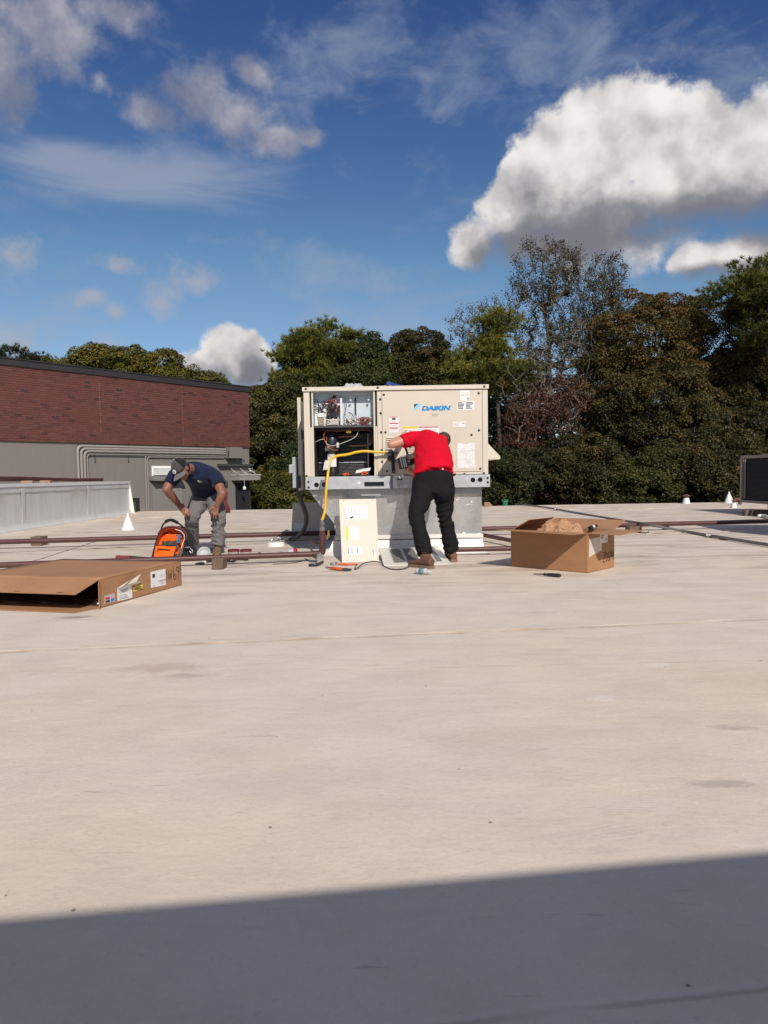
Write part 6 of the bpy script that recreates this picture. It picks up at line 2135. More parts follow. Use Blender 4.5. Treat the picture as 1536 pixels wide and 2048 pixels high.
mb = MB()
mb.tube(spline([on_ground(258, 1116.5, 0.03), on_ground(272, 1116.5, 0.025), on_ground(296, 1117, 0.02)], 5), [0.03 - 0.0012 * i for i in range(11)], 10)
mb.build('palm', mat('glove_dark', (0.035, 0.028, 0.028), 0.8), rgl, smooth=True)
# ------------------------------------------------------------------ tool backpack
M_BAGBLK = cloth_mat('bag_black', (0.016, 0.016, 0.018), fold=0.006, bump=0.002)
M_BAGORG = cloth_mat('bag_orange', (0.80, 0.125, 0.012), fold=0.012, fscale=7, bump=0.001)
bk = thing('backpack', 'black tool backpack standing open with bright orange lining showing', 'backpack', on_ground(345, 1119))
YB0 = on_ground(345, 1119).y
def BKP(px, py, d):
    return PY(px, py, YB0 + d)
# body: arched shell, leaning back
outl = [(302, 1117), (306, 1100), (311, 1082), (316, 1068), (322, 1059.5), (332, 1054.5), (345, 1053), (358, 1055), (367, 1060), (373, 1068), (374, 1080), (370, 1092), (366, 1104), (362, 1117)]
fr0, bk0 = [BKP(a, b, 0.04) for a, b in outl], [BKP(a + 14, b - 1 if b < 1110 else b - 6, 0.26) for a, b in outl]
n = len(outl)
mb = MB()
mb.add(fr0 + bk0, [(i, i + 1, i + 1 + n, i + n) for i in range(n - 1)] + [(n - 1, 0, n, 2 * n - 1), tuple(range(2 * n - 1, n - 1, -1))])
sh_ = mb.build('shell', M_BAGBLK, bk, smooth=True)
sh_.modifiers.new('thick', 'SOLIDIFY').thickness = 0.012
inn = [(a + (340 - a) * 0.09, b + (1085 - b) * 0.07) for a, b in outl]
fi, bi = [BKP(a, b, 0.035) for a, b in inn], [BKP(a + (345 - a) * 0.10 + 4, b + (1085 - b) * 0.16, 0.17) for a, b in inn]
mb = MB()
mb.add(fi + bi, [(i, i + 1, i + 1 + n, i + n) for i in range(n - 1)] + [(n - 1, 0, n, 2 * n - 1), tuple(range(2 * n - 1, n - 1, -1))])
mb.build('lining', M_BAGORG, bk, smooth=True)
mb = MB()
mb.tube([BKP(a, b, 0.028) for a, b in outl[3:11]], 0.010, 8)
mb.build('zip_edge', mat('zip_maroon', (0.11, 0.02, 0.015), 0.6), bk, smooth=True)
mb = MB()
mb.tube([BKP(a, b, 0.022) for a, b in [(351, 1058.5), (361, 1062), (368, 1069), (369, 1078), (365, 1088), (362.5, 1096)]], 0.004, 6)
mb.build('piping', M_STICK, bk, smooth=True)
# inner pocket panel and front flap panel folded down
mb = MB()
v_, f_ = crumple(10, 6, lambda u, v, r: tuple(BKP(316 + 46 * u + 3 * v, 1091 - 20 * v - 3 * math.sin(u * 3.1) * v, 0.13 + 0.012 * math.sin(u * 14) * v)), 3)
mb.add(v_, f_)
mb.build('inner_pocket', M_BAGORG, bk, smooth='all').modifiers.new('thick', 'SOLIDIFY').thickness = 0.004
v_, f_ = crumple(12, 10, lambda u, v, r: tuple(BKP(306 + (346 - 306) * u + (310 - 306 + 6 * u) * v * 1.0, 1117.5 - 26.5 * v + 0.8 * (1 - u), -0.06 + 0.07 * v + 0.010 * math.sin(u * 7 + v * 3))), 3)
mb = MB()
mb.add(v_, f_)
fp_ = mb.build('front_flap', M_BAGORG, bk, smooth='all')
fp_.modifiers.new('thick', 'SOLIDIFY').thickness = 0.006
mb = MB()
mb.tube([BKP(314.5, 1102, -0.04), BKP(316, 1097.5, -0.035), BKP(328, 1098.5, -0.035), BKP(341, 1099.5, -0.035)], 0.0058, 6)
mb.build('zip', M_BLACK, fp_)
mb = MB()
mb.tube([BKP(305, 1117.5, -0.062), BKP(309.5, 1091, 0.012), BKP(330, 1091, 0.012), BKP(353.5, 1091.5, 0.012), BKP(346.5, 1117, -0.062)], 0.009, 6)
mb.build('flap_edge', M_BAGBLK, fp_, smooth=True)
# row of tools in the pocket and blue level
mb = MB()
for i in range(11):
    a = 325 + i * 2.8
    mb.tube([BKP(a, 1090.5, 0.06), BKP(a + tr_.uniform(-1.2, 1.2), 1083.5 - tr_.uniform(0, 3), 0.07)], 0.011, 7)
mb.build('tool_row', mat('tool_dark_mix', (0.035, 0.03, 0.02), 0.5, var=0.6, vscale=40), bk, kind='stuff')
lv = thing('torpedo_level', 'bright blue torpedo level standing in the open orange backpack', 'level', BKP(357, 1084, 0.06))
mb = MB()
a, b = BKP(356.5, 1086, 0.055), BKP(358.5, 1069, 0.06)
mb.obox((a + b) / 2, (0.017, 0, 0), (0, 0.01, 0), (b - a) / 2)
mb.build('body', mat('level_blue', (0.02, 0.20, 0.42), 0.4), lv, bevel=0.006)
mb = MB()
for t in (0.25, 0.6):
    mb.lathe(a.lerp(b, t) + Vector((0, -0.010, 0)), [(0.007, 0), (0.007, 0.003), (0.001, 0.003)], 8, axis=(0, -1, 0))
mb.build('vial', M_INK, lv)
mb = MB()
mb.tube(spline([BKP(322.5, 1061, 0.12), BKP(325, 1051, 0.13), BKP(331, 1044, 0.13)], 4), 0.010, 8)
mb.tube(spline([BKP(354.5, 1045.5, 0.13), BKP(361, 1049.5, 0.13), BKP(369, 1057, 0.14), BKP(374, 1066, 0.14)], 4), 0.010, 8)
mb.build('handle_strap', M_BAGBLK, bk, smooth=True)
mb = MB()
mb.tube(spline([BKP(330.5, 1044, 0.13), BKP(337, 1040.5, 0.13), BKP(345, 1040.5, 0.13), BKP(355.5, 1045.5, 0.13)], 5), 0.019, 10)
mb.build('handle_grip', M_BAGBLK, bk, smooth=True)
mb = Sdf()
mb.ell(BKP(380, 1092, 0.20), 0.075, 0.10, 0.16)
mb.ell(BKP(377, 1108, 0.17), 0.062, 0.08, 0.065)
mb.ell(BKP(387, 1100, 0.22), 0.045, 0.08, 0.075)
mb.limb([BKP(384, 1062, 0.3), BKP(388, 1080, 0.3), BKP(388, 1096, 0.25)], [0.02, 0.024, 0.02])
fuse('side_pouch', mb, M_BAGBLK, bk, 0.012, 3, wrinkle=waves([(tuple(BKP(380, 1095, .2)), (0.3, 0, 1), 0.06, 0.007, 0.2)]))
mb = MB()
mb.tube(spline([BKP(368, 1094.5, 0.06), BKP(374, 1095, 0.05), BKP(380, 1094, 0.07)], 4), 0.009, 6)
mb.build('pouch_trim', mat('trim_grey', (0.16, 0.16, 0.15), 0.6), bk, smooth=True)
mb = MB()
mb.tube(spline([BKP(381, 1097, 0.06), BKP(385, 1101, 0.05), BKP(383, 1106, 0.05), BKP(379, 1102, 0.06)], 4), 0.005, 6)
mb.build('snap_hook', M_GALV, bk, smooth=True)
mb = MB()
mb.tube(spline([BKP(355, 1093, 0.0), BKP(359, 1100, -0.03), BKP(356, 1110, -0.04), BKP(351, 1116, -0.05)], 5), 0.012, 8)
mb.tube(spline([BKP(364, 1097, 0.02), BKP(363, 1106, 0.0), BKP(357, 1115, -0.03)], 5), 0.013, 8)
mb.build('side_gusset', mat('gusset_grey', (0.085, 0.078, 0.075), 0.7), bk, smooth=True)
# ------------------------------------------------------------------ cardboard boxes
def cardboard(name, c):
    return mat(name, c, 0.8, var=0.10, vscale=4, bump=0.003, bscale=18, streak=(1, 1, 3))
M_CARD = cardboard('cardboard', (0.36, 0.185, 0.090))
M_CARDIN = cardboard('cardboard_inside', (0.33, 0.175, 0.095))
M_MARK = mat('marker_ink', (0.020, 0.015, 0.014), 0.6)
T = 0.006
# right box, open on top
P1, P2, P3 = PZ(1022, 1133), PZ(1175, 1146.5), PZ(1219, 1133.5)
e1, e2 = (P2 - P1), (P3 - P2)
e2 = e2 - e1.normalized() * e2.dot(e1.normalized())
BH = 0.362
rbx = thing('cardboard_box', 'open brown cardboard box with flaps spread and crumpled paper on top', 'box', (P1 + P2) / 2 + e2 / 2)
L1, L2, n1, n2 = e1.length, e2.length, e1.normalized(), e2.normalized()
ZU = Vector((0, 0, 1))
def wall(a, b, nin, z0=0.003, z1=BH, name='side'):
    mb = MB()
    mb.hexa([a + ZU * z0, b + ZU * z0, b + nin * T + ZU * z0, a + nin * T + ZU * z0, a + ZU * z1, b + ZU * z1, b + nin * T + ZU * z1, a + nin * T + ZU * z1])
    return mb.build(name, M_CARD, rbx)
P4 = P1 + e2
front = wall(P1, P2, n2)
right = wall(P2 + n2 * (T + .001), P2 + e2, -n1)
wall(P2 + e2 - n1 * (T + .001), P4, -n2)
wall(P4 - n2 * (T + .001), P1 + n2 * (T + .001), n1)
mb = MB()
mb.hexa([P1 + ZU * .002, P2 + ZU * .002, P2 + e2 + ZU * .002, P4 + ZU * .002, P1 + ZU * .006, P2 + ZU * .006, P2 + e2 + ZU * .006, P4 + ZU * .006])
mb.build('bottom', M_CARDIN, rbx)
def flap(a, b, out, w_, tilt, inset=0.0, m_=None, twist=0.0):
    d = (out * math.cos(tilt) + ZU * math.sin(tilt)) * w_
    dd = (b - a).normalized()
    a, b = a + dd * inset, b - dd * inset
    p = [a + ZU * (BH + .001), b + ZU * (BH + .001), b + d - dd * 0.02 + ZU * (BH + twist), a + d + dd * 0.02 + ZU * BH]
    th_ = ZU * T * math.cos(tilt) - out * T * math.sin(tilt)
    mb = MB()
    mb.hexa(p + [q_ + th_ for q_ in p])
    return mb.build('flap', m_ or M_CARD, rbx)
W = 0.27
flap(P1, P2, -n2, W, rad(4), 0.0, twist=-0.012)
flap(P2, P2 + e2, n1, 0.30, rad(-1), 0.0, twist=0.01)
flap(P2 + e2, P4, n2, 0.30, rad(14), 0.0)
flap(P4, P1, -n1, 0.22, rad(150), 0.012)
# crumpled kraft paper on top
kp = np.random.default_rng(6)
v_ = []
N_ = 26
cpk = P1.lerp(P2, 0.50) + e2 * 0.42
hts = kp.random((N_ + 1, N_ + 1))
hs = (hts[:-1, :-1] + hts[1:, :-1] + hts[:-1, 1:] + hts[1:, 1:]) / 4
mb = MB()
vs_, fs = [], []
for j in range(N_):
    for i in range(N_):
        u, v = i / (N_ - 1) - 0.5, j / (N_ - 1) - 0.5
        fall = max(0, 1 - (u * u + v * v) * 4.2)
        p = cpk + n1 * u * 0.52 + n2 * v * 0.42 + Vector((kp.uniform(-.012, .012), kp.uniform(-.012, .012), 0))
        p.z = BH - 0.06 + fall ** 0.6 * (0.085 + 0.105 * hs[j, i] + 0.025 * math.sin(u * 23 + 5 * v))
        vs_.append(p)
for j in range(N_ - 1):
    for i in range(N_ - 1):
        a = j * N_ + i
        fs.append((a, a + 1, a + N_ + 1, a + N_))
mb.add(vs_, fs)
tagp(mb.build('packing_paper', mat('kraft_paper', (0.42, 0.235, 0.125), 0.85, var=0.12)), 'crumpled brown packing paper heaped inside the open cardboard box', 'paper')
rl = thing('tape_gun', 'small black and white tape roll lying on the raised flap of the open box', 'tape', PY(1186, 1053, 6.95))
a, b = PY(1179, 1056.5, 6.98), PY(1193, 1051.5, 7.05)
mb = MB()
mb.tube([a, a.lerp(b, .35)], 0.020, 10)
mb.tube([a.lerp(b, .65), b], 0.016, 10)
mb.build('handle', M_BLACK, rl, smooth=True)
mb = MB()
mb.tube([a.lerp(b, .36), a.lerp(b, .64)], 0.0175, 10)
mb.build('band', M_IVORY, rl, smooth=True)
# stickers and marker writing on the right face, drawn as strokes in the face plane
def face_pt(o, du, dz, u, v, nrm, lift):
    return o + du * u + dz * v + nrm * lift
def patch(par_, o, du, dz, nrm, uvs, m_, name, lift=0.002):
    mb = MB()
    q = [face_pt(o, du, dz, u, v, nrm, lift) for u, v in uvs]
    q2 = [p - nrm * (lift - 0.0006) for p in q]
    n = len(q)
    mb.add(q + q2, [tuple(range(n))] + [(i, i + n, (i + 1) % n + n, (i + 1) % n) for i in range(n)])
    return mb.build(name, m_, par_)
def strokes(par_, o, du, dz, nrm, lst, wdt, m_, name='marker_writing', lift=0.0015):
    mb = MB()
    for st_ in lst:
        pts = [face_pt(o, du, dz, u, v, nrm, lift) for u, v in st_]
        pts = spline(pts, 5) if len(pts) > 2 else pts
        for a, b in zip(pts[:-1], pts[1:]):
            d = (b - a)
            if d.length < 1e-6:
                continue
            d.normalize()
            s_ = nrm.cross(d).normalized() * wdt / 2
            e_ = d * wdt * 0.3
            mb.add([a - s_ - e_, b - s_ + e_, b + s_ + e_, a + s_ - e_], [(0, 1, 2, 3)])
    return mb.build(name, m_, par_)
o, du, dz = P2.copy(), e2, ZU * BH
nr = n1
pk = patch(right, o, du, dz, nr, ((0.05, 0.40), (0.06, 0.86), (0.50, 0.88), (0.52, 0.52)), mat('pouch_clear', (0.58, 0.53, 0.48), 0.25, var=0.05), 'packing_slip_pouch')
pk2 = patch(right, o, du, dz, nr, ((0.44, 0.70), (0.44, 0.99), (0.73, 0.99), (0.73, 0.70)), M_STICK, 'label', 0.0034)
for (u, v, w_) in ((0.47, 0.93, .07), (0.47, 0.88, .12), (0.47, 0.83, .1)):
    patch(pk2, o, du, dz, nr, ((u, v), (u, v + .02), (u + w_, v + .02), (u + w_, v)), M_INK, 'print', 0.0040)
patch(pk2, o, du, dz, nr, ((.65, .74), (.65, .82), (.70, .82), (.70, .74)), M_GREYINK, 'print', 0.0040)
patch(right, o, du, dz, nr, ((.93, .90), (.93, .97), (1.0, .98), (1.0, .91)), M_STICK, 'label_scrap')
strokes(right, o, du, dz, nr, [[(.80, .78), (.92, .85)], [(.80, .74), (.92, .81)], [(.80, .78), (.80, .74)], [(.92, .85), (.92, .81)]], 0.005, mat('print_pale', (0.55, 0.42, 0.30), 0.7), 'printed_mark')
# handwritten 7 0 8 9 M 0
strokes(right, o, du, dz, nr, [[(.56, .44), (.66, .45), (.60, .30), (.57, .20), (.66, .20)],
        [(.70, .43), (.665, .33), (.70, .21), (.735, .32), (.70, .43)],
        [(.79, .44), (.75, .40), (.80, .31), (.76, .22), (.81, .21), (.80, .32), (.75, .38)],
        [(.84, .22), (.855, .46), (.89, .30), (.915, .47), (.93, .24)],
        [(1.0, .46), (.955, .36), (.965, .24), (1.0, .22)]], 0.007, M_MARK)
# ---- long flat box on the left
A_, B_ = PZ(200, 1217), PZ(363.5, 1170.5)
C_ = PZ(165, 1117, 0.20)
C_.z = 0
ea = (B_ - A_)
ed = Vector((-ea.y, ea.x, 0)).normalized()
if ed.x > 0:
    ed = -ed
LW = 1.20
FH = 0.205
D_ = A_ + ed * LW
C2 = B_ + ed * LW
fbx = thing('cardboard_box', 'long flat brown cardboard carton with its open end drooping toward the viewer', 'box', (A_ + C2) / 2)
na_ = ea.normalized()
def wall2(a, b, nin, z0, z1, name, m_=M_CARD):
    mb = MB()
    mb.hexa([a + ZU * z0, b + ZU * z0, b + nin * T + ZU * z0, a + nin * T + ZU * z0, a + ZU * z1, b + ZU * z1, b + nin * T + ZU * z1, a + nin * T + ZU * z1])
    return mb.build(name, m_, fbx)
lab = wall2(A_, B_, ed, 0.004, FH, 'end_panel')
wall2(B_ + ed * (T + .001), C2, -na_, 0.004, FH, 'back_panel')
wall2(C2 - na_ * (T + .001), D_, -ed, 0.004, FH, 'end_panel')
mb = MB()
sag = -0.012
gx = 10
tv = []
for j in range(gx + 1):
    for i in range(gx + 1):
        p = A_ + ea * (i / gx) + ed * (LW * j / gx)
        e_ = math.sin(math.pi * i / gx) * math.sin(math.pi * min(1, j / gx))
        tv.append(p + ZU * (FH + 0.001 + sag * e_))
mb.add(tv, [(j * (gx + 1) + i, j * (gx + 1) + i + 1, (j + 1) * (gx + 1) + i + 1, (j + 1) * (gx + 1) + i) for j in range(gx) for i in range(gx)])
tpn = mb.build('top_panel', M_CARD, fbx, smooth=True)
sm_ = tpn.modifiers.new('thick', 'SOLIDIFY')
sm_.thickness, sm_.offset = T, 1
mb = MB()
mb.hexa([A_ + ZU * .003, B_ + ZU * .003, C2 + ZU * .003, D_ + ZU * .003, A_ + ZU * .008, B_ + ZU * .008, C2 + ZU * .008, D_ + ZU * .008])
mb.build('bottom_panel', M_CARDIN, fbx)
# opening on side A-D: top flap hangs outward, bottom flap lies on the roof
og = -na_
def flap2(a, b, d, z, name, cutl=0.0):
    dd = (b - a).normalized()
    p = [a + ZU * z, b + ZU * z, b + d - dd * 0.03 + ZU * z, a + d + dd * cutl + ZU * z]
    nrm = (p[1] - p[0]).cross(p[3] - p[0]).normalized() * T
    if nrm.z < 0:
        nrm = -nrm
    mb = MB()
    mb.hexa(p + [q_ + nrm for q_ in p])
    return mb.build(name, M_CARD, fbx)
ttop = flap2(A_ + ed * 0.0, D_, og * 0.205 - ZU * 0.075 + ed * 0.01, FH, 'top_flap', 0.03)
flap2(A_ + ed * 0.0, D_, og * 0.20 + ed * 0.01, 0.003, 'bottom_flap', 0.05)
mb = MB()
p = [A_ + ZU * .004, A_ + og * 0.06 - ed * 0.035 + ZU * 0.002, A_ + og * 0.05 - ed * 0.030 + ZU * 0.19, A_ + ZU * FH]
nrm = (p[1] - p[0]).cross(p[3] - p[0]).normalized() * T
mb.hexa(p + [q_ - nrm for q_ in p])
mb.build('side_flap', M_CARD, fbx)
# tears on the lower edge of the hanging flap
tp_ = MB()
for t in (0.12, 0.42, 0.62, 0.85):
    a = A_ + ed * (LW * t) + og * 0.19 - ZU * 0.068 + ZU * (FH + T + 0.001)
    tp_.add([a, a + ed * 0.05 + ZU * .001, a + ed * 0.055 + og * 0.008, a + ed * 0.01 + og * 0.010], [(0, 1, 2, 3)])
tp_.build('torn_edge', mat('torn_card', (0.22, 0.10, 0.055), 0.9), ttop)
# black shrink wrapped contents
ins = thing('wrapped_part', 'black plastic wrapped part lying inside the open end of the flat carton', 'part', (A_ + C2) / 2 + ZU * 0.01)
ic = np.random.default_rng(2)
mb = MB()
v_, f_ = crumple(24, 8, lambda u, v, r: tuple(A_ + na_ * 0.05 + ed * (0.05 + (LW - 0.1) * u) + na_ * 0.5 * v + ZU * (0.012 + 0.10 * min(1, v * 2.6 + 0.05 * math.sin(u * 17)) + r.uniform(-.006, .006))), 9)
mb.add(v_, f_)
mb.build('wrap', mat('black_plastic', (0.010, 0.010, 0.013), 0.25), ins, smooth='all').modifiers.new('thick', 'SOLIDIFY').thickness = 0.004
# labels on the long side
o, du, dz, nr = A_.copy(), ea, ZU * FH, -ed
patch(lab, o, du, dz, nr, ((0.045, 0.12), (0.05, 0.40), (0.155, 0.40), (0.155, 0.10)), mat('label_pinkish', (0.50, 0.42, 0.46), 0.5, var=0.1), 'label')
for (u0, v0, u1, v1, mm) in ((.055, .14, .10, .22, M_INK), (.055, .25, .10, .33, M_RED), (.11, .14, .15, .24, M_BLUE), (.11, .26, .15, .33, M_PINK)):
    patch(lab, o, du, dz, nr, ((u0, v0), (u0, v1), (u1, v1), (u1, v0)), mm, 'print', 0.0028)
l2 = patch(lab, o, du, dz, nr, ((0.185, 0.08), (0.185, 0.56), (0.35, 0.58), (0.35, 0.06)), M_STICK, 'torn_label')
for v in (.42, .36, .24, .17, .12):
    patch(l2, o, du, dz, nr, ((.20, v), (.20, v + .03), (.33 - .02 * (v * 10 % 3), v + .03), (.33 - .02 * (v * 10 % 3), v)), M_GREYINK, 'print', 0.0028)
mb = MB()
q = [face_pt(o, du, dz, *uv, nr, lf) for uv, lf in (((.185, .56), .003), ((.35, .57), .003), ((.42, .60), .05), ((.33, .70), .06), ((.40, .94), .05), ((.30, .80), .05), ((.24, .76), .05), ((.19, .60), .04))]
mb.add(q, [(0, 1, 2, 3), (0, 3, 5, 6), (3, 4, 5), (0, 6, 7)])
cr_ = mb.build('label_curl', mat('paper_curl', (0.62, 0.57, 0.48), 0.6), l2)
cr_.modifiers.new('thick', 'SOLIDIFY').thickness = 0.002
yl = patch(lab, o, du, dz, nr, ((0.365, 0.27), (0.365, 0.44), (0.475, 0.47), (0.475, 0.31)), M_YEL, 'yellow_label')
for v in (.33, .38):
    patch(yl, o, du, dz, nr, ((.38, v), (.38, v + .025), (.46, v + .035), (.46, v + .01)), M_INK, 'print', 0.0028)
wl2 = patch(lab, o, du, dz, nr, ((0.58, 0.24), (0.58, 0.86), (0.775, 0.86), (0.775, 0.20)), M_STICK, 'label')
patch(wl2, o, du, dz, nr, ((.60, .62), (.60, .76), (.635, .76), (.635, .61)), M_INK, 'print', 0.0028)
for (u0, v, u1) in ((.70, .62, .76), (.70, .56, .76), (.685, .42, .768), (.685, .38, .76), (.70, .32, .76), (.60, .28, .63), (.70, .27, .75)):
    patch(wl2, o, du, dz, nr, ((u0, v), (u0, v + .022), (u1, v + .02), (u1, v)), M_GREYINK if v != .42 else M_INK, 'print', 0.0028)
strokes(lab, o, du, dz, nr, [[(.778, .78), (.795, .62), (.79, .42), (.776, .32)],
        [(.815, .74), (.818, .40), (.838, .62), (.848, .38), (.862, .74)],
        [(.885, .86), (.886, .40), (.905, .33), (.918, .46), (.905, .54), (.888, .46)],
        [(.962, .62), (.940, .66), (.928, .76), (.942, .82), (.958, .76), (.960, .60), (.945, .32)],
        [(.990, .66), (.978, .70), (.972, .80), (.982, .86), (.992, .78), (.994, .60), (.988, .40)]], 0.0065, M_MARK)
# ------------------------------------------------------------------ roof vents
def cone_vent(label, px, py, h_, r0_, group=None):
    c = PZ(px, py)
    t = thing('vent_cone', label, 'roof vent', c, group)
    mb = MB()
    mb.lathe(c, [(r0_ * 1.03, 0.001), (r0_, 0.012), (r0_ * 0.62, h_ * 0.45), (r0_ * 0.30, h_ * 0.76)], 20)
    mb.build('cone', M_WHITE_MEMB if False else M_CONE, t, smooth=True)
    mb = MB()
    mb.lathe(c, [(r0_ * 0.29, h_ * 0.75), (r0_ * 0.29, h_ * 0.80), (r0_ * 0.20, h_ * 0.81), (r0_ * 0.19, h_ * 0.93), (r0_ * 0.14, h_ * 0.94), (r0_ * 0.13, h_), (r0_ * .04, h_)], 12)
    mb.build('pipe', M_CONE, t, smooth=True)
    return t
M_CONE = mat('vent_white', (0.74, 0.73, 0.70), 0.45, var=0.03)
cone_vent('white conical pipe boot on the roof left of the crouched worker', 256.5, 1060, 0.31, 0.118)
cone_vent('tall white conical pipe boot near the condenser at the far roof edge', 1458, 1006, 0.32, 0.125)
def capped(label, px, py, h_, r0_, capw):
    c = PZ(px, py)
    t = thing('capped_vent', label, 'roof vent', c)
    mb = MB()
    mb.lathe(c, [(r0_, 0.001), (r0_ * 0.96, 0.02), (r0_ * 0.72, h_ * 0.5), (r0_ * 0.66, h_ * 0.62)], 18)
    mb.build('boot', M_CONE, t, smooth=True)
    mb = MB()
    mb.lathe(c, [(r0_ * 0.4, h_ * 0.62), (r0_ * 0.4, h_ * 0.74), (capw, h_ * 0.80), (capw * 0.96, h_ * 0.84), (capw * 0.3, h_ * 0.98), (0.005, h_)], 16)
    mb.build('rain_cap', mat('rust_cap', (0.12, 0.052, 0.035), 0.7, var=0.4, vscale=20) if 'rust_cap' not in bpy.data.materials else bpy.data.materials['rust_cap'], t, smooth=True)
capped('white roof vent with wide rusty rain cap at the far roof edge', 1372.5, 1007, 0.26, 0.105, 0.125)
capped('small white roof vent with flat brown cap in front of the tall white cone', 1467.5, 1015.5, 0.20, 0.075, 0.06)
# brown elbow pipe beside the condenser
t = thing('rusty_pipe', 'short rusty elbow pipe standing beside the condenser', 'pipe', PZ(1477, 1008))
c = PZ(1480, 1009)
mb = MB()
mb.tube(corner_path([c, c + ZU * 0.14, c + ZU * 0.14 + Vector((-0.16, 0, -0.0))], 0.07, 5), 0.045, 10)
mb.build('pipe', bpy.data.materials['rust_cap'], t, smooth=True)
# green bucket and scrap at the roof edge
gb = thing('bucket', 'small bright green bucket at the far roof edge right of the unit', 'bucket', PZ(1010, 1011.5))
c = PZ(1010, 1011.5)
mb = MB()
mb.lathe(c, [(0.075, 0.002), (0.078, 0.01), (0.090, 0.165), (0.094, 0.17), (0.094, 0.18), (0.084, 0.18), (0.07, 0.03)], 18)
mb.build('pail', mat('bucket_green', (0.01, 0.17, 0.055), 0.45), gb, smooth=True)
mb = MB()
mb.tube(spline([c + Vector((-0.093, 0, 0.17)), c + Vector((-0.06, -0.09, 0.12)), c + Vector((0.06, -0.09, 0.12)), c + Vector((0.093, 0, 0.17))], 6), 0.004, 5)
mb.build('bail', M_GALV, gb)
mb = MB()
a = PZ(970, 1015)
mb.sheet(a, PZ(985, 1011), PZ(979, 1007.5) + ZU * 0.05, PZ(968, 1009) + ZU * 0.07, 0.01)
tagp(mb.build('board_scrap', mat('scrap_tan', (0.40, 0.24, 0.14), 0.8)), 'small tan board scrap lying just right of the unit curb at the roof edge', 'scrap')
# grey conduit crossing the right of the roof
gcb = thing('conduit', 'long grey conduit lying diagonally across the roof on the right', 'conduit', PZ(1290, 1047))
cpts = [PZ(1040, 1008.5, 0.03), PZ(1090, 1014.5, 0.03), PZ(1150, 1025, 0.025), PZ(1230, 1038.5, 0.025), PZ(1292, 1048.5, 0.14), PZ(1370, 1062.5, 0.03), PZ(1450, 1076, 0.03), PZ(1560, 1093, 0.03)]
mb = MB()
mb.tube(spline(cpts, 8), 0.020, 8)
mb.build('tube', mat('conduit_grey', (0.20, 0.18, 0.17), 0.45, metal=0.4, var=0.15), gcb, smooth=True)
mb = MB()
for (a, b) in ((1112, 1018), (1330, 1055.5), (1416, 1070.5)):
    c = PZ(a, b, 0.03)
    mb.tube([c - Vector((0.05, 0.03, 0)), c + Vector((0.05, -0.03, 0))], 0.028, 8)
mb.build('coupling', bpy.data.materials['conduit_grey'], gcb)
mb = MB()
for (a, b) in ((1455, 1078.5),):
    mb.box(tuple(PZ(a - 10, b + 2) + Vector((0, 0, 0.001))), tuple(PZ(a + 8, b + 2) + Vector((0, 0.12, 0.02))))
mb.build('pad', M_WOOD, gcb)
# ------------------------------------------------------------------ condenser at the right frame edge
cu = thing('condenser', 'dark finned condenser with tan metal frame at the right frame edge', 'condenser', PZ(1500, 1030))
Yc, Yn = 15.5, 12.2
x0, zt0, zb0 = PY(1480, 950, Yc).x, PY(1480, 912, Yc).z, PY(1480, 1004.5, Yc).z
M_FRAME = mat('frame_tan', (0.30, 0.26, 0.22), 0.5, var=0.1)
fw = 0.07
x1 = x0 + 1.4
for (a, b) in (((x0, Yc - fw, zb0), (x0 + 0.05, Yc, zt0)), ((x0, Yn, zb0), (x0 + 0.05, Yn + fw, zt0)), ((x0, Yn + fw + .001, zt0 - 0.06), (x0 + 0.05, Yc - fw - .001, zt0 + 0.002)), ((x0, Yn + fw + .001, zb0), (x0 + 0.05, Yc - fw - .001, zb0 + 0.055)),
               ((x1, Yn, zb0), (x1 + 0.05, Yn + fw, zt0)), ((x1, Yc - fw, zb0), (x1 + 0.05, Yc, zt0)), ((x0 + 0.051, Yn, zt0 - 0.05), (x1 - .001, Yn + .05, zt0)), ((x0 + 0.051, Yn, zb0), (x1 - .001, Yn + .05, zb0 + 0.055))):
    MB().box(a, b).build('frame', M_FRAME, cu, bevel=0.004)
mb = MB()
n = 34
for i in range(n):
    z = zb0 + 0.07 + (zt0 - zb0 - 0.15) * i / n
    mb.box((x0 + 0.06, Yn + fw + 0.03, z), (x0 + 0.075, Yc - fw - 0.10, z + 0.011))
mb.build('coil_fins', mat('fin_blue_black', (0.016, 0.020, 0.026), 0.5, var=0.2), cu, kind='stuff')
mb = MB()
mb.box((x0 + 0.08, Yn + 0.06, zb0 + 0.02), (x1 - 0.03, Yc - 0.06, zt0 - 0.01))
mb.build('coil_core', M_BLACKGAP, cu)
mb = MB()
mb.box((x0 + 0.03, Yc - fw - 0.08, zb0 + 0.09), (x0 + 0.05, Yc - fw - 0.055, zt0 - 0.08))
mb.build('header_pipe', M_FRAME, cu)
mb = MB()
mb.box((x0 + 0.12, Yn + 0.3, 0.12), (x1 - 0.1, Yc - 0.9, zb0 - 0.002))
mb.build('curb', mat('curb_tan', (0.40, 0.36, 0.31), 0.6), cu)
p0 = PZ(1491, 1032)
mb = MB()
mb.box((p0.x, p0.y, 0.002), (x1 + 0.1, p0.y + 0.14, 0.118))
mb.build('timber_sleeper', M_WOOD, cu, bevel=0.006)
mb = MB()
mb.tube(spline([PZ(1516, 1032, 0.03), PZ(1526, 1031, 0.04), PZ(1534, 1033, 0.04), PZ(1550, 1037, 0.03)], 5), 0.028, 10)
tagp(mb.build('drain_pipe', M_CONE, smooth=True), 'short white drain pipe on the roof in front of the condenser sleeper', 'pipe')
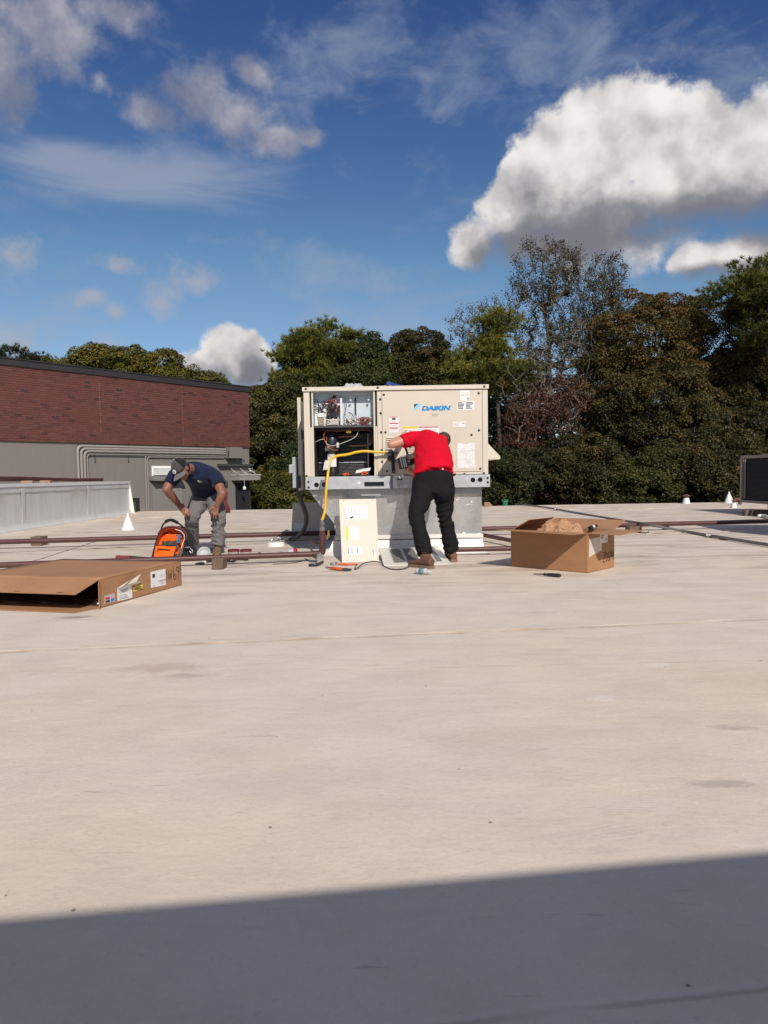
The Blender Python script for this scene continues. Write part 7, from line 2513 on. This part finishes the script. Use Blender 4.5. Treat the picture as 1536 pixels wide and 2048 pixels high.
# second unit just outside the frame whose shade crosses the right edge
ou = thing('rooftop_unit', 'beige rooftop unit just past the right frame edge, known by its shade', 'air conditioner', (7.6, 10.3, 0))
sx_, sy_ = PZ(1388, 1050).x, PZ(1388, 1050).y
shv = Vector((SUN.x, SUN.y, 0)) * (1.35 / SUN.z)
cx0, cy1 = sx_ + shv.x, sy_ + shv.y
rot_ = rad(6)
ux_, uy_ = Vector((math.cos(rot_), -math.sin(rot_) * 1.6, 0)).normalized(), Vector((math.sin(rot_), math.cos(rot_), 0))
c0 = Vector((cx0, cy1, 0))
mb = MB()
q = [c0 - uy_ * 1.3, c0 - uy_ * 1.3 + ux_ * 2.2, c0 + ux_ * 2.2, c0]
mb.hexa([p + ZU * 0.35 for p in q] + [p + ZU * 1.35 for p in q])
mb.build('cabinet', M_BEIGE, ou, bevel=0.01)
mb = MB()
ins_ = [p.lerp(sum(q, Vector()) / 4, 0.08) for p in q]
mb.hexa([p + ZU * 0.003 for p in ins_] + [p + ZU * 0.348 for p in ins_])
mb.build('curb', M_WHITE_MEMB, ou)
# ================================================================== TREES beyond the roof
GZ = -5.5
def leaf_material(name, stops, trans=0.25, rough=0.55):
    m = bpy.data.materials.new(name)
    m.use_nodes = True
    t = NT(m.node_tree)
    b = m.node_tree.nodes['Principled BSDF']
    at = t.n('ShaderNodeAttribute', attribute_name='tint')
    c = t.ramp(at.outputs['Fac'], stops)
    t.put(b.inputs['Base Color'], c)
    b.inputs['Roughness'].default_value = rough
    b.inputs['Specular IOR Level'].default_value = 0.25
    tr = t.n('ShaderNodeBsdfTranslucent')
    t.put(tr.inputs[0], c)
    mx = t.n('ShaderNodeMixShader')
    mx.inputs[0].default_value = trans
    out = [n for n in m.node_tree.nodes if n.type == 'OUTPUT_MATERIAL'][0]
    m.node_tree.links.new(b.outputs[0], mx.inputs[1])
    m.node_tree.links.new(tr.outputs[0], mx.inputs[2])
    m.node_tree.links.new(mx.outputs[0], out.inputs[0])
    return m
LM = {
    'olive': leaf_material('leaf_olive', [(0.0, (0.030, 0.036, 0.012)), (0.5, (0.078, 0.078, 0.022)), (0.85, (0.14, 0.108, 0.027)), (1.0, (0.18, 0.12, 0.035))]),
    'brown': leaf_material('leaf_brown_green', [(0.0, (0.030, 0.031, 0.013)), (0.35, (0.068, 0.060, 0.020)), (0.65, (0.110, 0.078, 0.024)), (1.0, (0.15, 0.088, 0.028))]),
    'green': leaf_material('leaf_green', [(0.0, (0.022, 0.034, 0.012)), (0.5, (0.056, 0.070, 0.021)), (1.0, (0.115, 0.115, 0.032))]),
    'dark': leaf_material('leaf_dark', [(0.0, (0.016, 0.020, 0.011)), (0.5, (0.040, 0.042, 0.017)), (1.0, (0.085, 0.064, 0.027))]),
    'russet': leaf_material('leaf_russet', [(0.0, (0.045, 0.022, 0.014)), (0.5, (0.105, 0.044, 0.028)), (1.0, (0.17, 0.075, 0.04))]),
    'maple': leaf_material('leaf_yellow_green', [(0.0, (0.055, 0.060, 0.014)), (0.5, (0.13, 0.12, 0.022)), (1.0, (0.23, 0.165, 0.030))]),
    'sparse': leaf_material('leaf_faded', [(0.0, (0.040, 0.040, 0.024)), (0.5, (0.082, 0.074, 0.042)), (1.0, (0.13, 0.10, 0.058))]),
    'pine': leaf_material('needles', [(0.0, (0.026, 0.038, 0.010)), (0.5, (0.10, 0.108, 0.020)), (1.0, (0.21, 0.190, 0.032))], 0.15),
    'pine_dark': leaf_material('needles_dark', [(0.0, (0.012, 0.020, 0.009)), (0.5, (0.028, 0.040, 0.016)), (1.0, (0.055, 0.065, 0.024))], 0.15),
}
M_BARK = mat('bark', (0.085, 0.066, 0.052), 0.9, var=0.3, vscale=6, bump=0.01, bscale=20)
M_BARKG = mat('bark_grey', (0.135, 0.110, 0.088), 0.9, var=0.3, vscale=6, bump=0.01, bscale=20)
def np_mesh(name, verts, nper, tint, m):
    """verts (N, nper, 3): one flat polygon per row"""
    N = len(verts)
    me = bpy.data.meshes.new(name)
    me.vertices.add(N * nper)
    me.vertices.foreach_set('co', verts.reshape(-1).astype(np.float32))
    me.loops.add(N * nper)
    me.loops.foreach_set('vertex_index', np.arange(N * nper, dtype=np.int32))
    me.polygons.add(N)
    me.polygons.foreach_set('loop_start', np.arange(0, N * nper, nper, dtype=np.int32))
    me.polygons.foreach_set('loop_total', np.full(N, nper, dtype=np.int32))
    a = me.attributes.new('tint', 'FLOAT', 'FACE')
    a.data.foreach_set('value', np.clip(tint, 0, 1).astype(np.float32))
    me.update()
    me.materials.append(m)
    return me
def unit_rows(a):
    return a / np.maximum(np.linalg.norm(a, axis=1, keepdims=True), 1e-9)
def leaf_polys(pos, nrm, size, rs):
    """diamond leaves with a fold-free pointed outline"""
    N = len(pos)
    r = unit_rows(rs.normal(size=(N, 3)))
    a = unit_rows(np.cross(nrm, r))
    b = np.cross(nrm, a)
    L = (size * rs.uniform(0.65, 1.25, N))[:, None]
    W = L * 0.62
    return np.stack([pos - a * L * 0.5, pos + b * W * 0.5 - a * L * 0.05, pos + a * L * 0.5, pos - b * W * 0.5 - a * L * 0.05], 1)
def in_ell(E, n, rs, shell=0.0):
    vol = np.array([e[1][0] * e[1][1] * e[1][2] for e in E]) ** 0.75
    k = rs.choice(len(E), n, p=vol / vol.sum())
    C = np.array([e[0] for e in E])[k]
    Rr = np.array([e[1] for e in E])[k]
    d = unit_rows(rs.normal(size=(n, 3)))
    r = (shell ** 3 + (1 - shell ** 3) * rs.random(n)) ** (1 / 3)
    return C + d * Rr * r[:, None], d
def depth_in(E, p):
    out = np.full(len(p), -9.0)
    for c, r in E:
        out = np.maximum(out, 1 - np.linalg.norm((p - np.array(c)) / np.array(r), axis=1))
    return out
def skeleton(base, fork, top, pts, rs, wig=0.06):
    """trunk from base through fork to top, then every crown point joined to the nearest wood"""
    base, fork, top = (np.array(v, float) for v in (base, fork, top))
    nodes, par = [base], [-1]
    for i in range(1, 9):
        t = i / 8
        p = base * (1 - t) + fork * t + rs.normal(size=3) * 0.03 * t * np.array([1, 1, 0])
        nodes.append(p)
        par.append(len(nodes) - 2)
    for i in range(1, 7):
        t = i / 6
        nodes.append(fork * (1 - t) + top * t + rs.normal(size=3) * 0.08)
        par.append(len(nodes) - 2)
    order = np.argsort(np.linalg.norm(pts - fork, axis=1))
    for q in pts[order]:
        N = np.array(nodes)
        d = np.linalg.norm(N - q, axis=1) + np.maximum(0, N[:, 2] - q[2] + 0.15) * 1.4
        d[:5] += 3
        j = int(np.argmin(d))
        n0 = N[j]
        k = max(2, int(np.linalg.norm(q - n0) / 0.55))
        for i in range(1, k + 1):
            t = i / k
            p = n0 * (1 - t) + q * t + rs.normal(size=3) * wig * (1 if i < k else 0) + np.array([0, 0, 0.10 * math.sin(math.pi * t) * np.linalg.norm(q - n0) * -0.5])
            nodes.append(p)
            par.append(j if i == 1 else len(nodes) - 2)
    return np.array(nodes), np.array(par)
def wood(nodes, par, r_tip, expo, rmax, name, m, parent, sides=5):
    n = len(nodes)
    cnt = np.zeros(n)
    kids = [[] for _ in range(n)]
    for i in range(n):
        if par[i] >= 0:
            kids[par[i]].append(i)
    for i in range(n - 1, -1, -1):
        if not kids[i]:
            cnt[i] = 1
        if par[i] >= 0:
            cnt[par[i]] += cnt[i]
    R = np.minimum(r_tip * cnt ** expo, rmax)
    mb = MB()
    for i in range(n):
        for j_, j in enumerate(kids[i]):
            # follow chains as one tube
            if par[i] >= 0 and kids[i][0] == j and len(kids[i]) >= 1 and i != 0:
                continue
            path, rr_ = [nodes[i]], [min(R[i], R[j] * 1.25)]
            c = j
            while True:
                path.append(nodes[c])
                rr_.append(R[c])
                if not kids[c]:
                    break
                c = kids[c][0]
            mb.tube(path, rr_, sides if rr_[0] > 0.03 else 4, cap=False)
    return mb.build(name, m, parent, smooth='all')
def E_of(lst, Y, dy=0.8):
    out = []
    for (cx, cy, rx, ry) in lst:
        c = PY(cx, cy, Y)
        s_ = Y / F
        out.append((tuple(c), (rx * s_, max(rx, ry) * s_ * dy, ry * s_)))
    return out
def root_thing(label, px, Y, cat='tree', group=None, name='broadleaf_tree'):
    p = PY(px, 950, Y)
    return thing(name, label, cat, (p.x, Y, GZ), group), (p.x, Y, GZ)
def finish_crown(me, root, name='crown'):
    o = bpy.data.objects.new(name, me)
    COL.objects.link(o)
    o.parent = root
    o.location = -ORG[root]
    ORG[o] = -ORG[root]
    return o
def broadleaf(label, px, Y, lst, col, seed, n_cl, per, cl_r, size, name='broadleaf_tree', cat='tree', limbs=45, bark=M_BARK, tint=(0.45, 0.2), shell=0.55, trunk_r=0.22, group=None, warm_top=0.0):
    rs = np.random.default_rng(seed)
    E = E_of(lst, Y)
    root, base = root_thing(label, px, Y, cat, group, name)
    zc = np.mean([e[0][2] for e in E])
    xc = np.mean([e[0][0] for e in E])
    ztop = max(e[0][2] + 0.6 * e[1][2] for e in E)
    pts, _ = in_ell(E, limbs, rs, 0.3)
    nodes, par = skeleton(base, ((base[0] + xc) / 2, Y, GZ + (zc - GZ) * 0.55), (xc, Y, ztop), pts, rs)
    wood(nodes, par, 0.014, 0.5, trunk_r, 'trunk', bark, root)
    C, d = in_ell(E, n_cl, rs, shell)
    keep = depth_in(E, C) < 0.62
    C, d = C[keep], d[keep]
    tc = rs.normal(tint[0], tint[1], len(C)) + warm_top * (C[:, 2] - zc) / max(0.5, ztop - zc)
    rad_ = cl_r * rs.uniform(0.6, 1.3, len(C))
    k = np.repeat(np.arange(len(C)), per)
    # leaves sit on the upper, outer dome of their clump, so undersides stay open and dark
    v = unit_rows(rs.normal(size=(len(k), 3)) + d[k] * 0.55 + np.array([0, 0, 0.55]))
    rr_ = rad_[k] * rs.uniform(0.35, 1.0, len(k)) ** 0.5
    P = C[k] + v * rr_[:, None] * np.array([1, 1, 0.72])
    nrm = unit_rows(v * 0.7 + np.array([0, 0, 0.45]) + rs.normal(size=(len(k), 3)) * 0.55)
    # loose twigs reaching past the outline
    polys = leaf_polys(P, nrm, size, rs)
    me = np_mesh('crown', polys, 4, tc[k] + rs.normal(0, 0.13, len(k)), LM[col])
    finish_crown(me, root)
    return root
def pine(label, px, Y, lst, col, seed, n_tuft, limbs=60, L=0.26, tint=(0.45, 0.2), shell=0.45, bark=M_BARK, trunk_r=0.24, top=None, nd=22):
    rs = np.random.default_rng(seed)
    E = E_of(lst, Y)
    root, base = root_thing(label, px, Y, 'tree', None, 'pine_tree')
    zc = np.mean([e[0][2] for e in E])
    xc = np.mean([e[0][0] for e in E])
    ztop = max(e[0][2] + 0.75 * e[1][2] for e in E)
    pts, d0 = in_ell(E, limbs, rs, 0.72)
    nodes, par = skeleton(base, ((base[0] * 2 + xc) / 3, Y, GZ + (zc - GZ) * 0.7), (xc, Y, ztop), pts, rs, 0.10)
    wood(nodes, par, 0.016, 0.52, trunk_r, 'trunk', bark, root)
    # flat plates of tufts gathered round branch ends
    kk = rs.integers(0, len(pts), n_tuft)
    off = rs.normal(size=(n_tuft, 3)) * np.array([0.36, 0.36, 0.13])
    C = pts[kk] + off
    out = unit_rows(off * np.array([1, 1, 0.8]) + d0[kk] * 0.4 + np.array([0, 0, 0.75]))
    tp = rs.normal(tint[0], tint[1] * 0.6, len(pts))[kk] + rs.normal(0, 0.08, n_tuft) + off[:, 2] * 1.1  # higher tufts of a plate tinted lighter, imitating sunlit tops over dark undersides
    k = np.repeat(np.arange(n_tuft), nd)
    v = unit_rows(rs.normal(size=(len(k), 3)) * 0.75 + out[k])
    side = unit_rows(np.cross(v, rs.normal(size=v.shape)))
    ln = (L * rs.uniform(0.6, 1.15, len(k)))[:, None]
    b0 = C[k]
    wd = 0.034
    polys = np.stack([b0 - side * wd * 0.5, b0 + side * wd * 0.5, b0 + v * ln], 1)
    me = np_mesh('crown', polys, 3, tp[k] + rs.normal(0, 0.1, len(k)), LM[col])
    finish_crown(me, root)
    return root
def sparse_tree(label, px, Y, lst, col, seed, twigs, leaves, size, bark=M_BARKG, fork=0.45, trunk_r=0.16, name='bare_tree', tint=(0.45, 0.22), top_i=0):
    rs = np.random.default_rng(seed)
    E = E_of(lst, Y)
    root, base = root_thing(label, px, Y, 'tree', None, name)
    zc = np.mean([e[0][2] for e in E])
    c0 = E[top_i][0]
    pts, _ = in_ell(E, twigs, rs, 0.0)
    nodes, par = skeleton(base, (base[0] * 0.6 + c0[0] * 0.4, Y, GZ + (zc - GZ) * fork), (c0[0], Y, c0[2] + E[top_i][1][2] * 0.7), pts, rs, 0.07)
    wood(nodes, par, 0.011, 0.52, trunk_r, 'trunk', bark, root, 5)
    j = rs.integers(16, len(nodes), leaves)
    j2 = par[j]
    t = rs.random(leaves)[:, None]
    P = nodes[j] * t + nodes[j2] * (1 - t) + rs.normal(size=(leaves, 3)) * 0.13
    polys = leaf_polys(P, unit_rows(rs.normal(size=(leaves, 3)) + np.array([0, 0, 0.5])), size, rs)
    me = np_mesh('crown', polys, 4, rs.normal(tint[0], tint[1], leaves), LM[col])
    finish_crown(me, root)
    return root
# ---- back row, mostly seen through gaps
broadleaf('dark tree filling the gap right behind the unit hood', 900, 47, [(900, 880, 150, 120), (1000, 870, 90, 110)], 'dark', 101, 260, 90, 0.75, 0.26, shell=0.6, tint=(0.3, 0.15))
broadleaf('dark tree behind the russet shrub', 1120, 46, [(1120, 880, 130, 120)], 'dark', 102, 260, 90, 0.75, 0.26, shell=0.6, tint=(0.3, 0.15))
broadleaf('dark tree between the two tall brown crowns at their base', 1350, 46, [(1330, 900, 140, 110), (1480, 880, 120, 130)], 'dark', 103, 330, 90, 0.75, 0.26, shell=0.6, tint=(0.3, 0.15))
broadleaf('dark tree low behind the left side of the unit', 620, 46, [(600, 890, 110, 110), (700, 870, 90, 100)], 'dark', 104, 260, 90, 0.7, 0.24, shell=0.6, tint=(0.3, 0.15))
# ---- pines
pine('large rounded pine with dense green crown rising behind the left of the unit', 668, 36, [(652, 696, 70, 46), (612, 735, 62, 40), (690, 732, 62, 44), (580, 764, 42, 18), (650, 764, 84, 20)], 'pine', 1, 6500, 105, tint=(0.62, 0.25))
pine('small yellow green pine just above the right corner of the unit', 1010, 34, [(990, 648, 34, 26), (1000, 690, 42, 30), (965, 728, 66, 28), (1010, 755, 52, 36), (945, 770, 48, 24)], 'pine', 2, 2600, 62, tint=(0.68, 0.22), trunk_r=0.16)
pine('pine at the far right frame edge above the brown trees', 1560, 31, [(1530, 545, 48, 34), (1490, 588, 66, 24), (1535, 610, 50, 28), (1450, 578, 26, 14), (1530, 660, 36, 30), (1580, 560, 60, 60)], 'pine', 3, 3000, 64, tint=(0.35, 0.2))
pine('dark spiky pine top above the left end of the brick wall', 28, 47, [(30, 712, 40, 16), (60, 722, 24, 10)], 'pine_dark', 4, 420, 22, tint=(0.4, 0.2), trunk_r=0.15)
pine('pale green pine tips low over the brick wall between darker pine and yellow trees', 105, 48, [(100, 728, 42, 12), (130, 730, 40, 10)], 'pine', 5, 420, 22, tint=(0.75, 0.2), trunk_r=0.15)
# ---- yellow-green maples behind the brick building
broadleaf('first yellow green maple above the brick wall, left of the taller maple gap', 205, 47, [(190, 722, 42, 26), (170, 740, 30, 22)], 'maple', 11, 110, 130, 0.50, 0.15, tint=(0.5, 0.2), limbs=60)
broadleaf('second yellow green maple above the middle of the brick wall', 255, 47, [(253, 720, 36, 26), (270, 745, 40, 25)], 'maple', 12, 110, 130, 0.50, 0.15, tint=(0.42, 0.2), limbs=60)
broadleaf('third yellow green maple standing above the right half of the brick wall', 330, 47, [(328, 732, 40, 30), (345, 755, 45, 22)], 'maple', 13, 115, 130, 0.48, 0.15, tint=(0.52, 0.2), limbs=60)
broadleaf('low olive maple showing over the brick wall near its right corner', 400, 47, [(395, 762, 46, 22), (430, 770, 25, 14)], 'maple', 14, 75, 120, 0.46, 0.15, tint=(0.35, 0.2), limbs=50)
# ---- broadleaf trees, left and centre
broadleaf('olive green tree between the brick building corner and the unit', 560, 33, [(545, 870, 62, 95), (596, 810, 52, 58), (515, 860, 36, 80)], 'olive', 21, 420, 230, 0.46, 0.115, tint=(0.42, 0.2))
broadleaf('yellow green bush below the olive tree at the roof edge left of the unit', 545, 28, [(545, 985, 56, 42), (590, 990, 40, 40)], 'maple', 22, 150, 210, 0.36, 0.098, name='bush', cat='bush', tint=(0.30, 0.2), limbs=25, trunk_r=0.08)
broadleaf('dark green tree with browned top just right of the rounded pine', 745, 34, [(745, 722, 34, 44), (725, 765, 60, 36)], 'green', 23, 190, 230, 0.42, 0.112, tint=(0.45, 0.2))
broadleaf('dark brownish tree with upright crown above the middle of the unit', 838, 35, [(838, 708, 54, 48), (815, 745, 42, 40), (868, 752, 48, 36)], 'brown', 24, 240, 230, 0.45, 0.112, tint=(0.30, 0.18))
# ---- thin trees
sparse_tree('thin sparse grey tree behind the small yellow green pine', 930, 43, [(945, 640, 55, 42), (915, 700, 38, 46), (985, 620, 26, 30)], 'sparse', 31, 260, 3200, 0.10)
sparse_tree('tallest tree with sparse fading leaves and bare limbs against the cloud', 1115, 38, [(1085, 540, 72, 66), (1130, 520, 44, 40), (1060, 600, 50, 56), (1140, 610, 70, 80), (1120, 690, 100, 60)], 'sparse', 32, 760, 16500, 0.105, trunk_r=0.15, fork=0.5)
sparse_tree('second sparse tree leaning right beside the tallest bare one', 1165, 38.5, [(1210, 545, 46, 42), (1200, 600, 46, 56), (1240, 590, 26, 30), (1180, 670, 60, 60)], 'sparse', 33, 460, 9800, 0.10, trunk_r=0.12, fork=0.45)
sparse_tree('bare twiggy tree with pale stems in front of the brown trees', 1150, 33, [(1130, 720, 90, 90), (1060, 760, 70, 70)], 'sparse', 34, 420, 2600, 0.085, trunk_r=0.12, fork=0.5)
sparse_tree('russet leaved tree with bare branches right of the unit', 1075, 31, [(1075, 850, 85, 70), (1120, 790, 70, 50), (1040, 910, 60, 50)], 'russet', 35, 300, 8000, 0.105, trunk_r=0.09, name='russet_tree')
# ---- big brown crowns on the right
broadleaf('broad brown green tree in the middle of the right hand tree mass', 1300, 33, [(1285, 690, 100, 100), (1230, 800, 84, 110), (1330, 830, 110, 120), (1350, 660, 60, 60)], 'brown', 41, 720, 250, 0.50, 0.112, tint=(0.50, 0.18), warm_top=0.22)
broadleaf('tall brown tree under the pine at the right frame edge', 1440, 34.5, [(1430, 690, 84, 96), (1490, 800, 90, 130), (1410, 850, 80, 120), (1530, 730, 50, 90)], 'brown', 42, 700, 250, 0.50, 0.112, tint=(0.46, 0.18), warm_top=0.15)
broadleaf('brown tree past the condenser, just outside the right of the view', 1650, 34, [(1650, 720, 110, 120), (1640, 880, 120, 120)], 'brown', 43, 420, 150, 0.55, 0.15, tint=(0.45, 0.18), warm_top=0.15)
# ---- undergrowth along the roof edge, each bush its own
for i, (lab, px, Y, lst, col, tint, n) in enumerate((
    ('green bush just right of the unit curb above the green bucket', 1015, 27, [(1010, 950, 56, 52)], 'olive', 0.15, 150),
    ('dark red shrub at the roof edge behind the cardboard box', 1120, 29, [(1125, 978, 52, 26)], 'russet', 0.05, 80),
    ('dark olive bush behind the far end of the grey conduit', 1060, 29.5, [(1070, 940, 60, 60)], 'dark', 0.5, 130),
    ('olive bush right of the dark red shrub at the roof edge', 1200, 28, [(1195, 940, 66, 74)], 'brown', 0.30, 170),
    ('yellowish bush behind the brown capped white vent, on its left', 1290, 27.5, [(1285, 955, 62, 60)], 'olive', 0.34, 160),
    ('olive bush directly behind the brown capped white vent', 1375, 28.5, [(1375, 940, 62, 76)], 'brown', 0.34, 170),
    ('green bush behind the tall white cone vent beside the condenser', 1455, 27.5, [(1455, 950, 58, 66)], 'brown', 0.25, 160),
    ('dark bush behind the condenser at the right frame edge', 1540, 29, [(1540, 930, 56, 90)], 'dark', 0.5, 170),
    ('dark green bush against the left side of the unit at the roof edge', 600, 30, [(598, 940, 36, 66)], 'green', 0.3, 110),
)):
    rj = random.Random(60 + i)
    cx_, cy_, rx__, ry__ = lst[0]
    lst = [(cx_, cy_ + 14, rx__ * 1.05, ry__ * 0.9)] + [(cx_ + rj.uniform(-1, 1) * rx__ * 1.1, cy_ + rj.uniform(-0.9, 0.5) * ry__, rx__ * rj.uniform(0.35, 0.6), ry__ * rj.uniform(0.35, 0.6)) for _ in range(4)]
    n = int(n * 1.5)
    broadleaf(lab, px, Y, lst, col, 60 + i, n, 190, 0.38, 0.100, name='bush', cat='bush', tint=(tint, 0.18), limbs=25, trunk_r=0.07)
